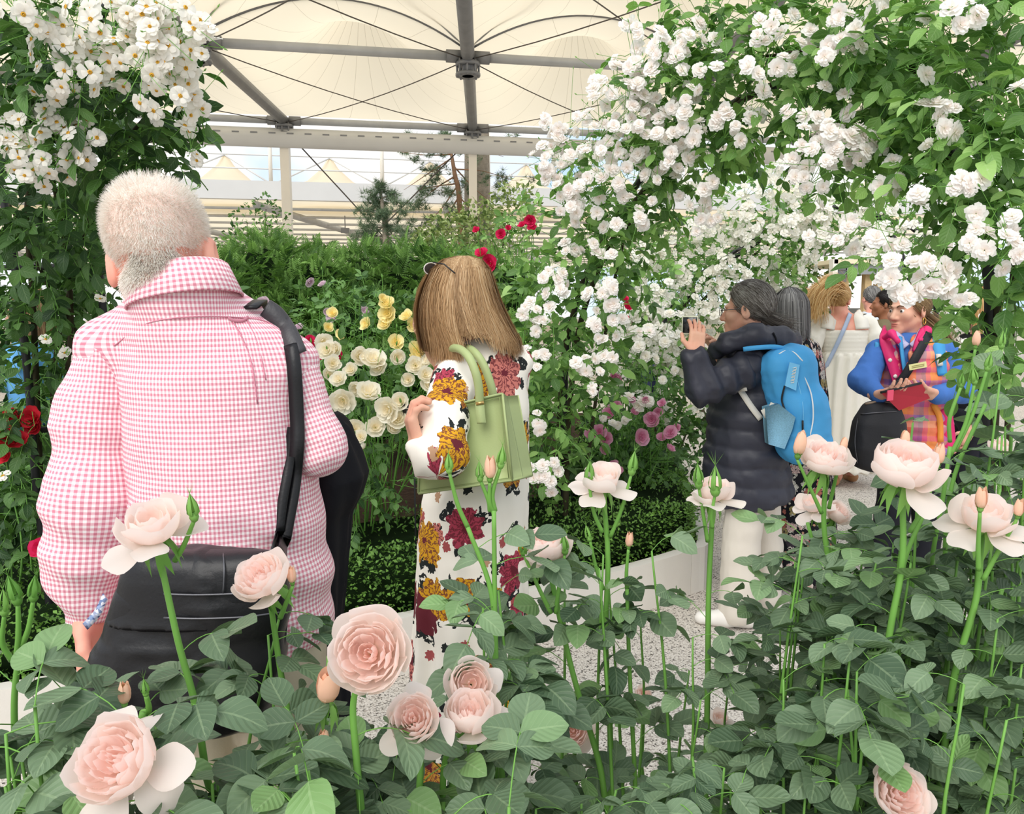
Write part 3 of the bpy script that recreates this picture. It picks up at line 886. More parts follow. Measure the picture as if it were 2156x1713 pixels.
# ------------------------------------------------------------------ clipped box hedge on the raised bed
hl = offset_line(catmull([(x, y, 0) for x, y in WALL], 10)[:, :2], WALL_T+0.02)
hin = offset_line(catmull([(x, y, 0) for x, y in WALL], 10)[:, :2], 0.82)
hedge = empty('box_hedge', (0.0, 3.6, 0.19), 'clipped small-leaved box hedge along the white wall', 'hedge')
n = len(hl)
e = 0.04
zt = HEDGE_Z-0.02
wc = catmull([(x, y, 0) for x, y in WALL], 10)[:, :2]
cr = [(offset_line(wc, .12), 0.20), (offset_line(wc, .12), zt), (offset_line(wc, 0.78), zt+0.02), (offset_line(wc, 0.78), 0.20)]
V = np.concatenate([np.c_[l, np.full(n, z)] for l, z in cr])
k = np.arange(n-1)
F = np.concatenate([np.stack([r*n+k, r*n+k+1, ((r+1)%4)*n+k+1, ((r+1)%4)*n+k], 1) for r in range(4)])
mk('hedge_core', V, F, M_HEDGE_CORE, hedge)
def along(l, u):
    s = np.concatenate([[0], np.cumsum(np.linalg.norm(np.diff(l, axis=0), axis=1))]); t = u*s[-1]
    return np.stack([np.interp(t, s, l[:,0]), np.interp(t, s, l[:,1])], 1)
N = 27000
u = rng.uniform(0, 1, N); a = along(hl, u); b = along(hin, u)
top = rng.uniform(0, 1, N) < 0.6
w = np.where(top, rng.uniform(0, 1, N), rng.normal(0.01, 0.02, N))
pos = np.c_[a + (b-a)*w[:,None], np.where(top, HEDGE_Z + rng.normal(0, 0.018, N) + 0.02*np.sin(u*90), rng.uniform(0.22, HEDGE_Z+0.02, N))]
pos[:,2] += 0.05*vnoise(pos, 4.0, 3)*top
tg = unit(b-a)
d = np.where(top[:,None], np.array([[0,0,0.7]])+rng.normal(0,.6,(N,3)), np.c_[-tg, np.full(N,0.5)]+rng.normal(0,.5,(N,3)))
scatter(hedge, 'leaf', LEAF_LOW, M_BOX, pos, frames(d, rng.uniform(-1,1,N)), rng.uniform(0.015, 0.026, N), limit=0, stuff='leaves')

# ------------------------------------------------------------------ yew hedge behind the bed
M_YEW = leafmat('yew_needle', srgb(52, 88, 40), srgb(136, 176, 92), 0.2, 0.5, 0.25, 0.0)
def spray_geo(n=9, seed=0):
    rg = np.random.default_rng(seed); V, F = [], []
    for i in range(n):
        y = (i+0.5)/n
        for s in (-1, 1):
            L = 0.38*(1.1-y*0.7); b = len(V)
            V += [[0,y,-.15*y*y],[s*L*0.5,y+.12,.02-.15*y*y],[s*L,y+.16,-.04-.15*y*y],[s*L*0.45,y+.03,-.02-.15*y*y]]; F.append([b,b+1,b+2,b+3] if s < 0 else [b,b+3,b+2,b+1])
    b = len(V); V += [[-.02,0,0],[.02,0,0],[.01,1,-.15],[-.01,1,-.15]]; F.append([b,b+1,b+2,b+3])
    return dict(V=np.array(V), F=np.array(F), uv=np.full((len(V),2),0.2))
SPRAY = [spray_geo(9, 0)]
yew = empty('yew_hedge', (-1.6, 7.3, 0.19), 'feathery green yew hedge running behind the rose bed', 'hedge')
def blobs_shell(bl, per, rg=rng, lo=0.72):
    ps, ds = [], []
    for (px, py, Y, rx, ry, rd, m) in bl:
        c = P(px, py, Y); k = PXM(Y); r = np.array([rx*k, rd, ry*k])
        p, dd = ell_shell(c, r, int(m*per), lo, rg); ps.append(p); ds.append(unit(dd/ r * r.mean()))
    return np.concatenate(ps), np.concatenate(ds)
ybl = [(480,800,6.3,90,110,.4,1),(620,830,6.3,120,110,.4,1),(780,840,6.4,120,110,.4,1),(930,840,6.4,110,110,.4,1),(1080,800,6.2,100,130,.4,1),(470,600,6.6,70,70,.5,1), (560,590,6.9,90,95,.5,1.2), (660,610,7.0,90,90,.5,1.2), (770,610,7.2,90,95,.5,1.2), (870,600,7.2,80,85,.5,1.1), (950,590,7.0,60,70,.4,.8), (600,680,6.8,130,80,.5,1.2), (760,690,6.9,130,80,.5,1.2), (900,700,6.8,90,80,.5,.8), (490,700,6.6,60,80,.4,.5), (1060,620,7.0,80,90,.4,.6)]
p, d = blobs_shell(ybl, 520)
d = d*0.6 + np.array([0,-0.25,0.35]) + rng.normal(0,.45,(len(p),3))
scatter(yew, 'leaf', SPRAY, M_YEW, p, frames(d, rng.uniform(-.8,.8,len(p))), rng.uniform(0.075, 0.155, len(p)), limit=0, stuff='foliage')
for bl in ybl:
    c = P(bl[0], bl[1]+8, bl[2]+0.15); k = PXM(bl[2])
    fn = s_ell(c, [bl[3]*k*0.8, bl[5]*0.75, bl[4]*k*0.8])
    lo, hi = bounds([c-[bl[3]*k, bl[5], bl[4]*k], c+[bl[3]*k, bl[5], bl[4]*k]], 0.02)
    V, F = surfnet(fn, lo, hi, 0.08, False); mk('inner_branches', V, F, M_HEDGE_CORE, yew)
for x in np.linspace(-3.0, 0.2, 9):
    V, F = tube([[x, 7.2, 0.0], [x+rng.normal(0,.08), 7.15, 0.9], [x+rng.normal(0,.2), 7.1, 1.7]], [0.05, 0.035, 0.01], 6); mk('trunk', V, F, M_CANE, yew)

# ------------------------------------------------------------------ trees near the tent posts
M_BARK_PINE = plain('pine_bark', srgb(150, 118, 94), 0.85, 0.1, 0.25, 8, 0.5, 30)
M_BARK_GREY = plain('grey_bark', srgb(150, 140, 124), 0.9, 0.1, 0.2, 10, 0.8, 24, bdist=0.03)
M_NEEDLE = leafmat('pine_needle', srgb(78, 100, 78), srgb(130, 150, 120), 0.2, 0.6, 0.2, 0.0)
def tuft_geo(n=16, seed=0):
    rg = np.random.default_rng(seed); V, F = [], []
    for i in range(n):
        d = unit(rg.normal(0,1,3)+[0,.9,0]); s = unit(np.cross(d, rg.normal(0,1,3)))*0.035; b = len(V)
        V += [list(-s), list(s), list(d)]; F.append([b,b+1,b+2])
    return dict(V=np.array(V), F=np.array(F), uv=np.full((len(V),2),0.2))
TUFT = [tuft_geo(16, s) for s in range(3)]
def pine(label, base_px, top_px, Y, r0, branches, tuft, n_t, bark):
    b = P(base_px[0], base_px[1], Y); t = P(top_px[0], top_px[1], Y); g = np.array([b[0]+(b[0]-t[0])*0.2, Y, 0.0])
    root = empty('pine_tree', g, label, 'tree')
    mk('trunk', *tube(catmull([g, b, (b+t)/2+rng.normal(0,.03,3), t], 6), [r0*1.15, r0, r0*0.8, r0*0.35], 9), bark, root)
    ps = []
    for (u, ex, ey, dY) in branches:
        a = b+(t-b)*u; e_ = P(ex, ey, Y+dY)
        pl = catmull([a, (a+e_)/2+[0,0,0.06*np.linalg.norm(e_-a)*rng.uniform(-1,1)], e_], 6)
        br = mk('branch', *tube(pl, [r0*0.32, r0*0.18, r0*0.06], 6), bark, root)
        for q in range(5):
            s = pl[rng.integers(4, len(pl))]; ee = s+(rng.normal(0,1,3)*[.5,.3,.35])*np.linalg.norm(e_-a)*0.55
            mk('twig', *tube([s, (s+ee)/2+rng.normal(0,.03,3), ee], r0*0.05, 4), bark, br)
            m = n_t
            uu = rng.uniform(.35,1.05,m)[:,None]; ps.append(s+(ee-s)*uu+rng.normal(0,.035*tuft*10,(m,3)))
    p = np.concatenate(ps); d = rng.normal(0,1,(len(p),3))+[0,0,.7]
    scatter(root, 'needles', TUFT, M_NEEDLE, p, frames(d, rng.uniform(-1,1,len(p))), rng.uniform(.7,1.2,len(p))*tuft, limit=0, stuff='needles')
    return root
pine('tall pine with reddish trunk and thin needles beside the white tent post', (968, 440), (944, 286), 22.0, 0.075,
     [(.75,845,320,-.2),(.7,850,400,0),(.45,870,440,.2),(.8,880,300,.3),(.3,900,470,0),(.9,1060,330,.2),(.85,1000,300,.2),(.55,1080,380,-.2),(.6,1040,430,.3),(.2,1030,480,0),(.35,880,400,-.3),(.95,930,285,0),(.15,905,500,.2)], 0.17, 14, M_BARK_PINE)
pine('small pine with upright candles in front of the far tent', (812, 505), (800, 395), 11.0, 0.045,
     [(.25,760,480,0),(.3,860,480,0),(.5,765,440,.1),(.5,850,435,-.1),(.75,780,415,0),(.8,828,410,.1),(.1,770,505,.2),(.12,870,505,-.2),(.95,800,392,0),(0.02,740,500,0),(.4,810,450,-.2),(.05,900,520,.1),(.6,790,430,.2)], 0.10, 9, M_BARK_GREY)
gb = P(1005, 440, 23.0)
big = empty('tree', (gb[0], 23.0, 0), 'thick grey tree trunk standing behind the white tent post', 'tree')
mk('trunk', *tube([[gb[0], 23, 0], [gb[0], 23, 4], P(1004, 270, 23.0), P(1000, 200, 23.0)], [0.5, 0.38, 0.35, 0.3], 14), M_BARK_GREY, big)
def leafy(label, root_px, Y, blobs, lmat, geos, size, per, trunk_r=0.03, name='shrub', cat='shrub', limit=0):
    b = P(root_px[0], root_px[1], Y); g = (b[0], Y, 0.0)
    root = empty(name, g, label, cat)
    p, d = blobs_shell(blobs, per, lo=0.2)
    d = d*0.7+rng.normal(0,.6,(len(p),3))+[0,-.2,.1]
    scatter(root, 'leaf', geos, lmat, p, frames(d, rng.uniform(-1,1,len(p))), rng.uniform(.75,1.2,len(p))*size, limit=limit, stuff='foliage')
    for bl in blobs:
        c = P(bl[0], bl[1], bl[2])
        mk('stem', *tube(catmull([np.array(g), np.array([g[0]*.5+c[0]*.5, Y, c[2]*0.55]), c], 5), [trunk_r, trunk_r*0.7, trunk_r*0.25], 5), M_CANE, root)
    return root
leafy('wispy sapling rising above the yew hedge beside the man\'s head', (530, 500), 8.0, [(520,470,8.0,35,45,.2,1),(560,440,8.0,25,30,.15,.7),(590,480,8.0,25,40,.15,.7),(500,510,8.0,40,30,.2,.8)], M_LEAF_MID, LEAF_LOW, 0.05, 90, .015, 'sapling', 'tree')
leafy('pale flowering shrub under the thick grey tree trunk', (960, 500), 10.5, [(950,490,10.5,60,45,.4,1.4),(1010,480,10.5,60,60,.4,1.4),(1080,450,10.5,60,70,.4,1.4),(905,510,10.5,40,30,.3,.8)], leafmat('silver_leaf', srgb(86,112,62), srgb(176,190,130), .25, .5, .2, 0), LEAF_LOW, 0.07, 420, .03)
leafy('dense green shrub behind the far rose arch', (1500, 640), 9.5, [(1380,620,9.5,120,140,.7,1.6),(1560,600,9.6,130,120,.7,1.6),(1700,600,10.5,90,90,.6,1.2),(2010,600,9.0,140,130,.6,1.4),(1880,420,11,110,110,.6,.8)], M_LEAF_MID, LEAF_LOW, 0.085, 600, .04)
leafy('dark leafy shrub behind the black trellis', (30, 800), 4.6, [(40,640,4.6,110,170,.35,1.6),(60,900,4.3,120,170,.35,1.8),(30,1080,3.6,110,110,.3,1.5),(200,560,4.8,70,130,.3,.8)], M_LEAF_DARK, LEAF_MID, 0.075, 420, .02, limit=300)

# ------------------------------------------------------------------ generic climbing rose
def climber(name, label, base, blobs, canes, geo_leaf, mleaf, Lsize, pairs, clusters, geo_fl, mfl, fl_size, n_spray, bud_mat=M_SEPAL, twig_r=0.002, fl_limit=300, leaf_limit=300, bud_n=0, facing=(-0.1,-1.0,0.35), lo=0.45, loose=(), fwd=0.0, fl_mul=1.0):
    root = empty(name, base, label, 'climbing rose')
    for c in canes:
        pts = catmull([P(*q[:3]) if len(q) >= 3 else np.array([P(q[0], 900, q[1])[0], q[1], 0.19]) for q in c[1]], 6)
        mk('cane', *tube(pts, [c[0], c[0]*0.8, c[0]*0.55], 7), M_CANE, root)
    ps, rs, ss, tw = [], [], [], []
    tot = sum(b[6] for b in blobs)
    for (px, py, Y, rx, ry, rd, m) in blobs:
        c = P(px, py, Y); k = PXM(Y); r = np.array([rx*k, rd, ry*k])
        p, d = ell_shell(c, r, int(n_spray*m/tot), lo)
        for q in range(len(p)):
            dd = unit(d[q]*0.8 + rng.normal(0,.5,3) + [0,-.25,-.1])
            a, R, s, ra = compound(p[q], dd, Lsize*rng.uniform(.75,1.25), pairs, unit(np.array([0,-.35,1])+rng.normal(0,.35,3)))
            ps.append(a); rs.append(R); ss.append(s)
            tw.append(thin(np.concatenate([[p[q]-d[q]*r*0.35], ra]), twig_r))
    for (px, py, Y, dx, dy) in loose:
        a, R, s, ra = compound(P(px, py, Y), np.array([dx, -0.2, dy]), Lsize*1.1, pairs, unit(np.array([0,-.5,1.0])))
        ps.append(a); rs.append(R); ss.append(s); tw.append(thin(ra, twig_r))
    scatter(root, 'leaf', geo_leaf, mleaf, np.concatenate(ps), np.concatenate(rs), np.concatenate(ss), leaf_limit, 'foliage')
    fp_, fn_, fs_ = [], [], []
    bp, bd = [], []
    for (px, py, Y, rad, m) in clusters:
        Y = Y-fwd*(.8 if px > 1500 and Y < 3.2 else 1.0); m = int(round(m*(fl_mul if px < 1500 or Y > 3.2 else 1.15))); c = P(px, py, Y); k = PXM(Y)
        q = c + rng.normal(0, 0.5, (m,3))*[rad*k, rad*k*0.5, rad*k]
        fp_.append(q); fn_.append(unit(np.array(facing) + rng.normal(0,.42,(m,3)) + unit(q-c)*0.5)); fs_.append(fl_size*rng.uniform(.75,1.15,m))
        for z in q: tw.append(thin([z, (z+c)/2+[0,.02,-.01], c+[0,rad*k*0.9,-rad*k*0.4]], twig_r*0.8))
        if bud_n:
            e_ = c + rng.normal(0,.75,(bud_n,3))*[rad*k,rad*k*.4,rad*k]+[0,0,rad*k*.2]
            bp.append(e_); bd.append(unit(e_-c+rng.normal(0,.01,(bud_n,3))+[0,0,0.02]))
            for z in e_: tw.append(thin([z, (z+c)/2, c], twig_r*0.6))
    scatter(root, 'flower', geo_fl, mfl, np.concatenate(fp_), zframes(np.concatenate(fn_), rng.uniform(0,6,sum(map(len,fp_)))), np.concatenate(fs_), fl_limit, 'blossom')
    if bp:
        bp = np.concatenate(bp); bd = np.concatenate(bd)
        scatter(root, 'bud', BUDLET, bud_mat, bp, zframes(bd, rng.uniform(0,6,len(bp))), np.full(len(bp), fl_size*0.22), 300, 'buds')
    V, F = join(*[(v, f) for v, f in tw])
    o = mk('twigs', V, F, M_STEM, root); o['kind'] = 'stuff'
    return root

M_IRON = plain('black_iron', srgb(30, 30, 32), 0.5, 0.4, 0.15, 6)
# ---- black trellis arch on the left with white single roses
tr = empty('rose_trellis', (P(40,900,2.75)[0], 2.75, 0.19), 'black iron trellis post frame at the end of the box hedge, left of the man', 'trellis')
def bar(parent, name, pts, r, mat=M_IRON, sides=8): return mk(name, *tube(pts, r, sides), mat, parent)
lp = [P(-30,300,2.75), P(20,480,2.75), P(60,800,2.75), P(75,1000,2.75)]; lp.append(np.array([lp[-1][0]+0.02, 2.75, 0.19]))
rp = [P(165,330,2.75), P(195,480,2.75), P(218,660,2.75), P(240,1000,2.75)]; rp.append(np.array([rp[-1][0]+0.02, 2.75, 0.19]))
bar(tr, 'post', catmull(lp, 4), 0.014); bar(tr, 'post', catmull(rp, 4), 0.013)
for a, b in (((15,562),(207,562)), ((60,905),(235,900)), ((-20,330),(165,330))):
    bar(tr, 'rung', [P(a[0],a[1],2.75), P(b[0],b[1],2.75)], 0.011)
bar(tr, 'hoop', catmull([lp[0], P(-60,120,2.6), P(-20,-60,2.3), P(90,-160,2.0)], 5), 0.014)
bar(tr, 'hoop', catmull([rp[0], P(170,160,2.6), P(230,0,2.3), P(330,-140,2.0)], 5), 0.013)
lb = [(60,60,1.9,120,90,.2,1.2), (200,140,2.0,120,100,.2,1.3), (310,90,2.0,90,100,.15,.35), (80,260,2.2,130,120,.25,2.0), (230,270,2.1,120,90,.2,1.8), (300,330,2.1,70,60,.15,.7), (60,430,2.5,110,100,.2,1.6), (170,430,2.5,90,90,.2,1.3), (100,560,2.7,120,100,.15,1.3), (110,690,2.75,110,90,.12,1.0), (60,820,2.7,90,90,.12,.8), (170,800,2.8,80,80,.12,.5), (40,1000,2.7,80,100,.12,.8), (150,1000,2.9,70,110,.12,.6), (270,440,2.6,40,90,.1,.25), (240,590,2.9,40,60,.1,.25)]
cl = [(330,60,1.9,80,16), (240,70,1.9,70,12), (180,110,1.95,60,9), (300,140,1.9,70,12), (390,90,1.95,50,10), (370,180,2.0,50,8), (90,60,1.9,60,6), (220,190,2.0,55,9), (130,170,1.95,45,7), (190,20,1.9,60,8), (280,10,1.9,60,10), (30,20,1.8,40,4), (60,230,2.1,60,8), (90,250,2.05,45,6), (150,260,2.05,45,6), (65,310,2.0,55,9), (30,330,2.0,50,7), (160,295,2.0,50,7), (100,270,2.0,50,6), (40,270,2.0,45,6), (140,335,2.05,30,3), (70,365,2.05,20,1), (410,215,2.05,35,5), (390,260,2.1,40,4), (400,320,2.1,40,3), (360,20,1.9,60,10), (120,215,2.1,40,4), (400,150,2.0,40,6), (145,120,1.9,45,5), (100,110,1.95,50,4), (212,625,2.5,6,1), (95,715,2.5,6,1), (135,740,2.45,6,1), (5,1005,2.4,6,1), (150,330,2.1,30,3), (400,400,2.1,15,1)]
climber('climbing_rose', 'white single-flowered climbing rose with yellow centres on the black trellis', (P(100,900,2.8)[0], 2.8, 0.19), lb,
        [(0.012, [(60,2.8), (80,900,2.8), (70,650,2.78), (60,400,2.6), (140,200,2.2), (300,60,2.0)]), (0.010, [(150,2.85), (140,900,2.8), (150,650,2.78), (120,420,2.6), (60,200,2.2), (60,20,1.9)]), (0.009, [(110,2.85), (110,850,2.8), (160,560,2.75), (230,350,2.4), (330,220,2.1)]), (0.008, [(200,2.9), (190,800,2.85), (100,600,2.75), (20,430,2.5)])],
        LEAF_MID + LEAF_NARROW[:1], M_LEAF_DARK, 0.052, 2, cl, SINGLE, [M_WHITE, M_STAMEN], 0.045, 620, bud_n=9, twig_r=0.0012, lo=0.35, facing=(.15,-1,.1), fwd=.16, fl_mul=1.1)

# ---- the arch over the path, blush ramblers
arch = empty('rose_arch', (P(1250,900,4.0)[0], 4.0, 0.0), 'black iron arch carrying pale blush ramblers over the path', 'arch')
def hoop(dy, name='hoop'):
    a = P(1185,900,4.0+dy); b = P(2092,900,2.25+dy)
    pts = [[a[0], a[1], 0.0], P(1190,800,4.0+dy), P(1215,640,3.9+dy), P(1300,450,3.75+dy), P(1430,290,3.5+dy), P(1620,185,3.15+dy), P(1800,160,2.85+dy), P(1960,250,2.55+dy), P(2050,480,2.35+dy), P(2085,720,2.27+dy), [b[0], b[1], 0.0]]
    return catmull(pts, 6)
H0, H1 = hoop(0), hoop(0.32)
bar(arch, 'hoop', H0, 0.016); bar(arch, 'hoop', H1, 0.016)
for k in range(6, len(H0)-4, 7): bar(arch, 'cross_bar', [H0[k], H1[k]], 0.009)
ab = [(1150,960,3.7,60,80,.25,.8), (1180,880,3.7,95,90,.3,1.0), (1190,770,3.7,110,90,.3,1.4), (1180,670,3.7,90,90,.3,1.2), (1230,580,3.6,120,90,.3,1.4), (1260,470,3.5,130,90,.3,1.4), (1330,400,3.4,120,80,.3,1.2), (1300,330,3.4,110,80,.25,.7), (1400,300,3.3,110,80,.25,1.0), (1400,190,3.2,110,80,.25,.7), (1370,90,3.2,70,70,.2,.25),
      (1500,180,3.1,120,80,.25,1.3), (1490,70,3.1,110,70,.25,1.0), (1620,70,2.9,120,80,.25,1.4), (1640,190,2.95,120,70,.25,1.0), (1760,60,2.7,130,90,.25,1.5), (1800,190,2.75,110,70,.25,1.1), (1900,80,2.5,140,100,.25,1.5), (2030,90,2.3,150,110,.25,1.7), (1960,220,2.45,130,100,.25,1.4), (2080,240,2.2,110,130,.2,1.6), (2110,400,2.15,90,120,.2,1.4), (1990,350,2.3,100,80,.2,.9), (2085,520,2.2,70,90,.15,.7), (2130,600,2.2,50,100,.15,.7), (1850,330,2.7,110,70,.2,.6), (1560,280,3.0,90,60,.2,.6), (1700,300,2.8,70,50,.2,.4), (1480,330,3.2,80,50,.2,.6), (1320,520,3.5,50,60,.2,.5), (2110,740,2.1,60,60,.15,.5)]
ac = [(1800,30,2.6,75,10), (1780,110,2.6,60,9), (1610,60,2.8,50,4), (1620,120,2.8,60,8), (1680,70,2.8,45,3), (1700,70,2.8,35,3), (1530,120,2.9,35,2), (1460,185,3.0,40,3), (1540,255,2.95,55,8), (1580,240,2.95,35,3), (1700,240,2.7,45,4), (1740,270,2.7,40,4), (1790,215,2.7,35,3), (1760,300,2.6,65,12), (1800,290,2.6,40,4), (1830,285,2.6,35,3), (1730,350,2.65,70,10), (1810,320,2.6,40,3), (1870,385,2.5,40,4), (1700,330,2.7,55,5), (1960,250,2.3,45,4), (1990,235,2.3,35,3), (2035,390,2.2,40,4), (1930,440,2.3,35,3), (1940,60,2.4,30,2), (2040,30,2.2,50,5), (2110,480,2.15,70,9), (2130,520,2.1,50,5), (1790,500,2.5,60,5), (1900,495,2.35,35,2), (1850,505,2.4,40,3), (1905,578,2.2,46,5), (1960,585,2.2,45,5), (2000,600,2.2,40,5), (1908,608,2.2,26,2), (2145,190,2.1,25,2), (1930,145,2.4,25,1),
      (1390,100,3.1,70,8), (1420,140,3.1,60,8), (1340,130,3.2,60,6), (1450,60,3.1,50,5), (1370,200,3.2,70,12), (1320,230,3.2,70,12), (1270,250,3.3,60,9), (1400,250,3.2,60,10), (1200,270,3.4,40,6), (1160,270,3.4,25,3), (1250,300,3.3,60,9), (1330,310,3.3,70,12), (1180,340,3.4,50,8), (1150,330,3.4,40,6), (1230,350,3.4,60,9), (1280,380,3.3,55,8), (1190,410,3.4,50,7), (1240,430,3.4,50,8), (1390,300,3.2,55,8), (1440,330,3.2,55,8), (1470,270,3.1,40,5), (1350,440,3.3,45,5), (1410,380,3.3,45,6), (1480,380,3.2,45,5), (1200,520,3.5,30,4), (1270,540,3.4,40,6), (1160,580,3.5,40,5), (1180,610,3.5,40,5), (1260,620,3.4,45,6), (1300,640,3.4,40,5), (1250,690,3.4,25,3), (1130,750,3.5,30,4), (1145,690,3.5,25,3), (1240,770,3.4,35,4), (1270,740,3.4,25,3), (1130,880,3.5,25,3), (1180,975,3.4,25,2), (1150,1000,3.4,30,4), (1160,1020,3.4,25,3), (1250,820,3.4,20,2), (1320,700,3.5,30,4), (1120,660,3.5,25,3), (1480,450,3.2,40,4), (1300,180,3.2,50,6), (1350,60,3.2,40,4), (1250,200,3.3,30,3)]
climber('climbing_rose', 'pale blush rambler with double flowers trained over the near arch', (P(1200,900,3.95)[0], 3.95, 0.19), ab,
        [(0.016, [(1190,3.95), (1200,850,3.9), (1230,650,3.8), (1320,450,3.6), (1450,300,3.4), (1620,180,3.1), (1800,150,2.8)]), (0.012, [(1170,4.0), (1180,820,3.9), (1200,680,3.8), (1260,520,3.7), (1400,380,3.5), (1560,200,3.2)]), (0.010, [(1215,4.0), (1260,800,3.9), (1300,560,3.7), (1340,440,3.6), (1440,260,3.3)]), (0.012, [(2110,2.25), (2100,760,2.25), (2080,560,2.3), (2020,380,2.4), (1920,250,2.6), (1800,200,2.8)]), (0.009, [(2140,2.25), (2130,700,2.25), (2110,450,2.3), (1960,180,2.5), (1800,100,2.7), (1600,120,3.0)])],
        LEAF_MID, M_LEAF_ARCH, 0.056, 2, ac, RAMB, M_RAMB, 0.053, 1250, bud_n=4, twig_r=0.0013, lo=0.3, fwd=.25, fl_mul=1.2,
        loose=[(2060,640,2.1,-.5,-.2), (2090,700,2.1,-.5,-.5), (2120,690,2.0,-.2,-.8), (2030,560,2.2,-.6,-.3), (1850,545,2.2,-.7,-.1), (1760,330,2.7,.3,-.9), (1230,960,3.4,.3,-.5), (1190,930,3.4,-.3,-.4), (1160,900,3.4,.4,-.2), (1220,900,3.4,.5,-.2)])

# ---- second arch further along the path with small white roses
arch2 = empty('rose_arch', (P(1420,900,6.0)[0], 6.0, 0.0), 'far black iron arch of small white roses further along the path', 'arch')
a_ = P(1400,900,6.0); b_ = P(2000,900,5.4)
h2 = catmull([[a_[0], 6.0, 0.0], P(1410,720,6.0), P(1470,600,5.9), P(1580,520,5.8), P(1720,440,5.7), P(1860,460,5.6), P(1960,560,5.5), [b_[0], 5.4, 0.0]], 6)
bar(arch2, 'hoop', h2, 0.016); bar(arch2, 'hoop', h2+[0,.35,0], 0.016)
for k in range(6, len(h2)-4, 6): bar(arch2, 'cross_bar', [h2[k], h2[k]+[0,.35,0]], 0.009)
fb = [(1400,800,5.6,80,90,.35,1.2), (1390,690,5.6,90,90,.35,1.3), (1340,610,5.2,80,90,.3,1.1), (1450,590,5.7,100,80,.35,1.4), (1400,500,5.5,100,70,.3,1.0), (1530,540,5.7,110,70,.35,1.4), (1620,510,5.6,100,60,.35,1.3), (1700,460,5.5,100,60,.3,1.3), (1640,590,5.9,70,45,.3,.8), (1560,420,5.4,110,60,.3,.9), (1800,460,5.4,110,60,.3,1.0), (1900,500,5.3,90,70,.3,.8), (2010,560,5.2,90,80,.3,.7), (1500,640,5.9,80,60,.3,.6), (1320,760,5.0,60,80,.25,.7), (2050,700,5.2,80,100,.3,.7)]
fc = []
for (px, py, Y, rx, ry, rd, m) in fb:
    for _ in range(int(10*m)):
        a = rng.uniform(-1,1,2); fc.append((px+a[0]*rx, py+a[1]*ry, Y-rd*1.0, 26, 6))
climber('climbing_rose', 'mass of small white roses on the far arch behind the woman with the camera', (P(1400,900,6.05)[0], 6.05, 0.19), fb,
        [(0.014, [(1400,6.05), (1420,720,6.0), (1560,560,5.9), (1740,430,5.7)]), (0.012, [(1380,6.05), (1390,760,6.0), (1460,620,5.9), (1600,500,5.8)])],
        LEAF_MID, M_LEAF_ARCH, 0.055, 1, fc, SIMPLE, M_WHITE, 0.062, 900, twig_r=0.0018, lo=0.3)

# ------------------------------------------------------------------ bushes in the bed
def bed_bush(label, Y, blobs, flowers, geo, mfl, fl_m, Lsize=0.05, n_spray=60, mleaf=M_LEAF_MID, facing=(0,-1,.5), buds=0, geo_leaf=LEAF_MID, base=None, group=None):
    c0 = P(*blobs[0][:3]); b = base or (c0[0], Y+0.02, 0.19)
    root = empty('rose_bush', b, label, 'rose bush', group)
    b = np.array(b, float)
    ps, rs, ss, tw = [], [], [], []
    tot = sum(q[6] for q in blobs)
    for (px, py, yy, rx, ry, rd, m) in blobs:
        c = P(px, py, yy); k = PXM(yy); r = np.array([rx*k, rd, ry*k])
        p, d = ell_shell(c, r, int(n_spray*m/tot), .4)
        for q in range(len(p)):
            a, R, s, ra = compound(p[q], unit(d[q]*.8+rng.normal(0,.45,3)+[0,-.2,.1]), Lsize*rng.uniform(.75,1.25), 2, unit(np.array([0,-.3,1])+rng.normal(0,.3,3)))
            ps.append(a); rs.append(R); ss.append(s); tw.append(thin(np.concatenate([[p[q]-d[q]*r*.35], ra]), .0013))
        for q in range(3):
            e_ = c + rng.normal(0,.4,3)*r
            mk('stem', *tube(catmull([b+rng.normal(0,.05,3)*[1,1,0], (b+e_)/2+rng.normal(0,.04,3), e_], 5), [.006,.004,.0025], 5), M_STEM, root)
    fp_ = np.array([P(f[0], f[1], f[2] if len(f) > 2 and f[2] else Y-0.25) for f in flowers])
    fs_ = np.array([(f[3] if len(f) > 3 else 1.0)*fl_m for f in flowers])
    for z in fp_: tw.append(thin([z, z+[rng.normal(0,.03), .08, -.12], b+[(z-b)[0]*.6, 0.0, (z-b)[2]*.5]], .0022))
    nr = unit(np.array(facing)+rng.normal(0,.4,(len(fp_),3)))
    scatter(root, 'leaf', geo_leaf, mleaf, np.concatenate(ps), np.concatenate(rs), np.concatenate(ss), 300, 'foliage')
    scatter(root, 'flower', geo, mfl, fp_, zframes(nr, rng.uniform(0,6,len(fp_))), fs_, 300)
    if buds:
        c = fp_[rng.integers(0, len(fp_), buds)]; bp = c+rng.normal(0,.05,(buds,3))+[0,-.02,.04]
        for z, q in zip(bp, c): tw.append(thin([z, q+[0,.02,-.08]], .0012))
        scatter(root, 'bud', BUDLET, M_SEPAL, bp, zframes(np.tile([0,-.2,1.0],(buds,1))+rng.normal(0,.2,(buds,3)), rng.uniform(0,6,buds)), np.full(buds, .026), 300)
    o = mk('twigs', *join(*tw), M_STEM, root); o['kind'] = 'stuff'
    return root
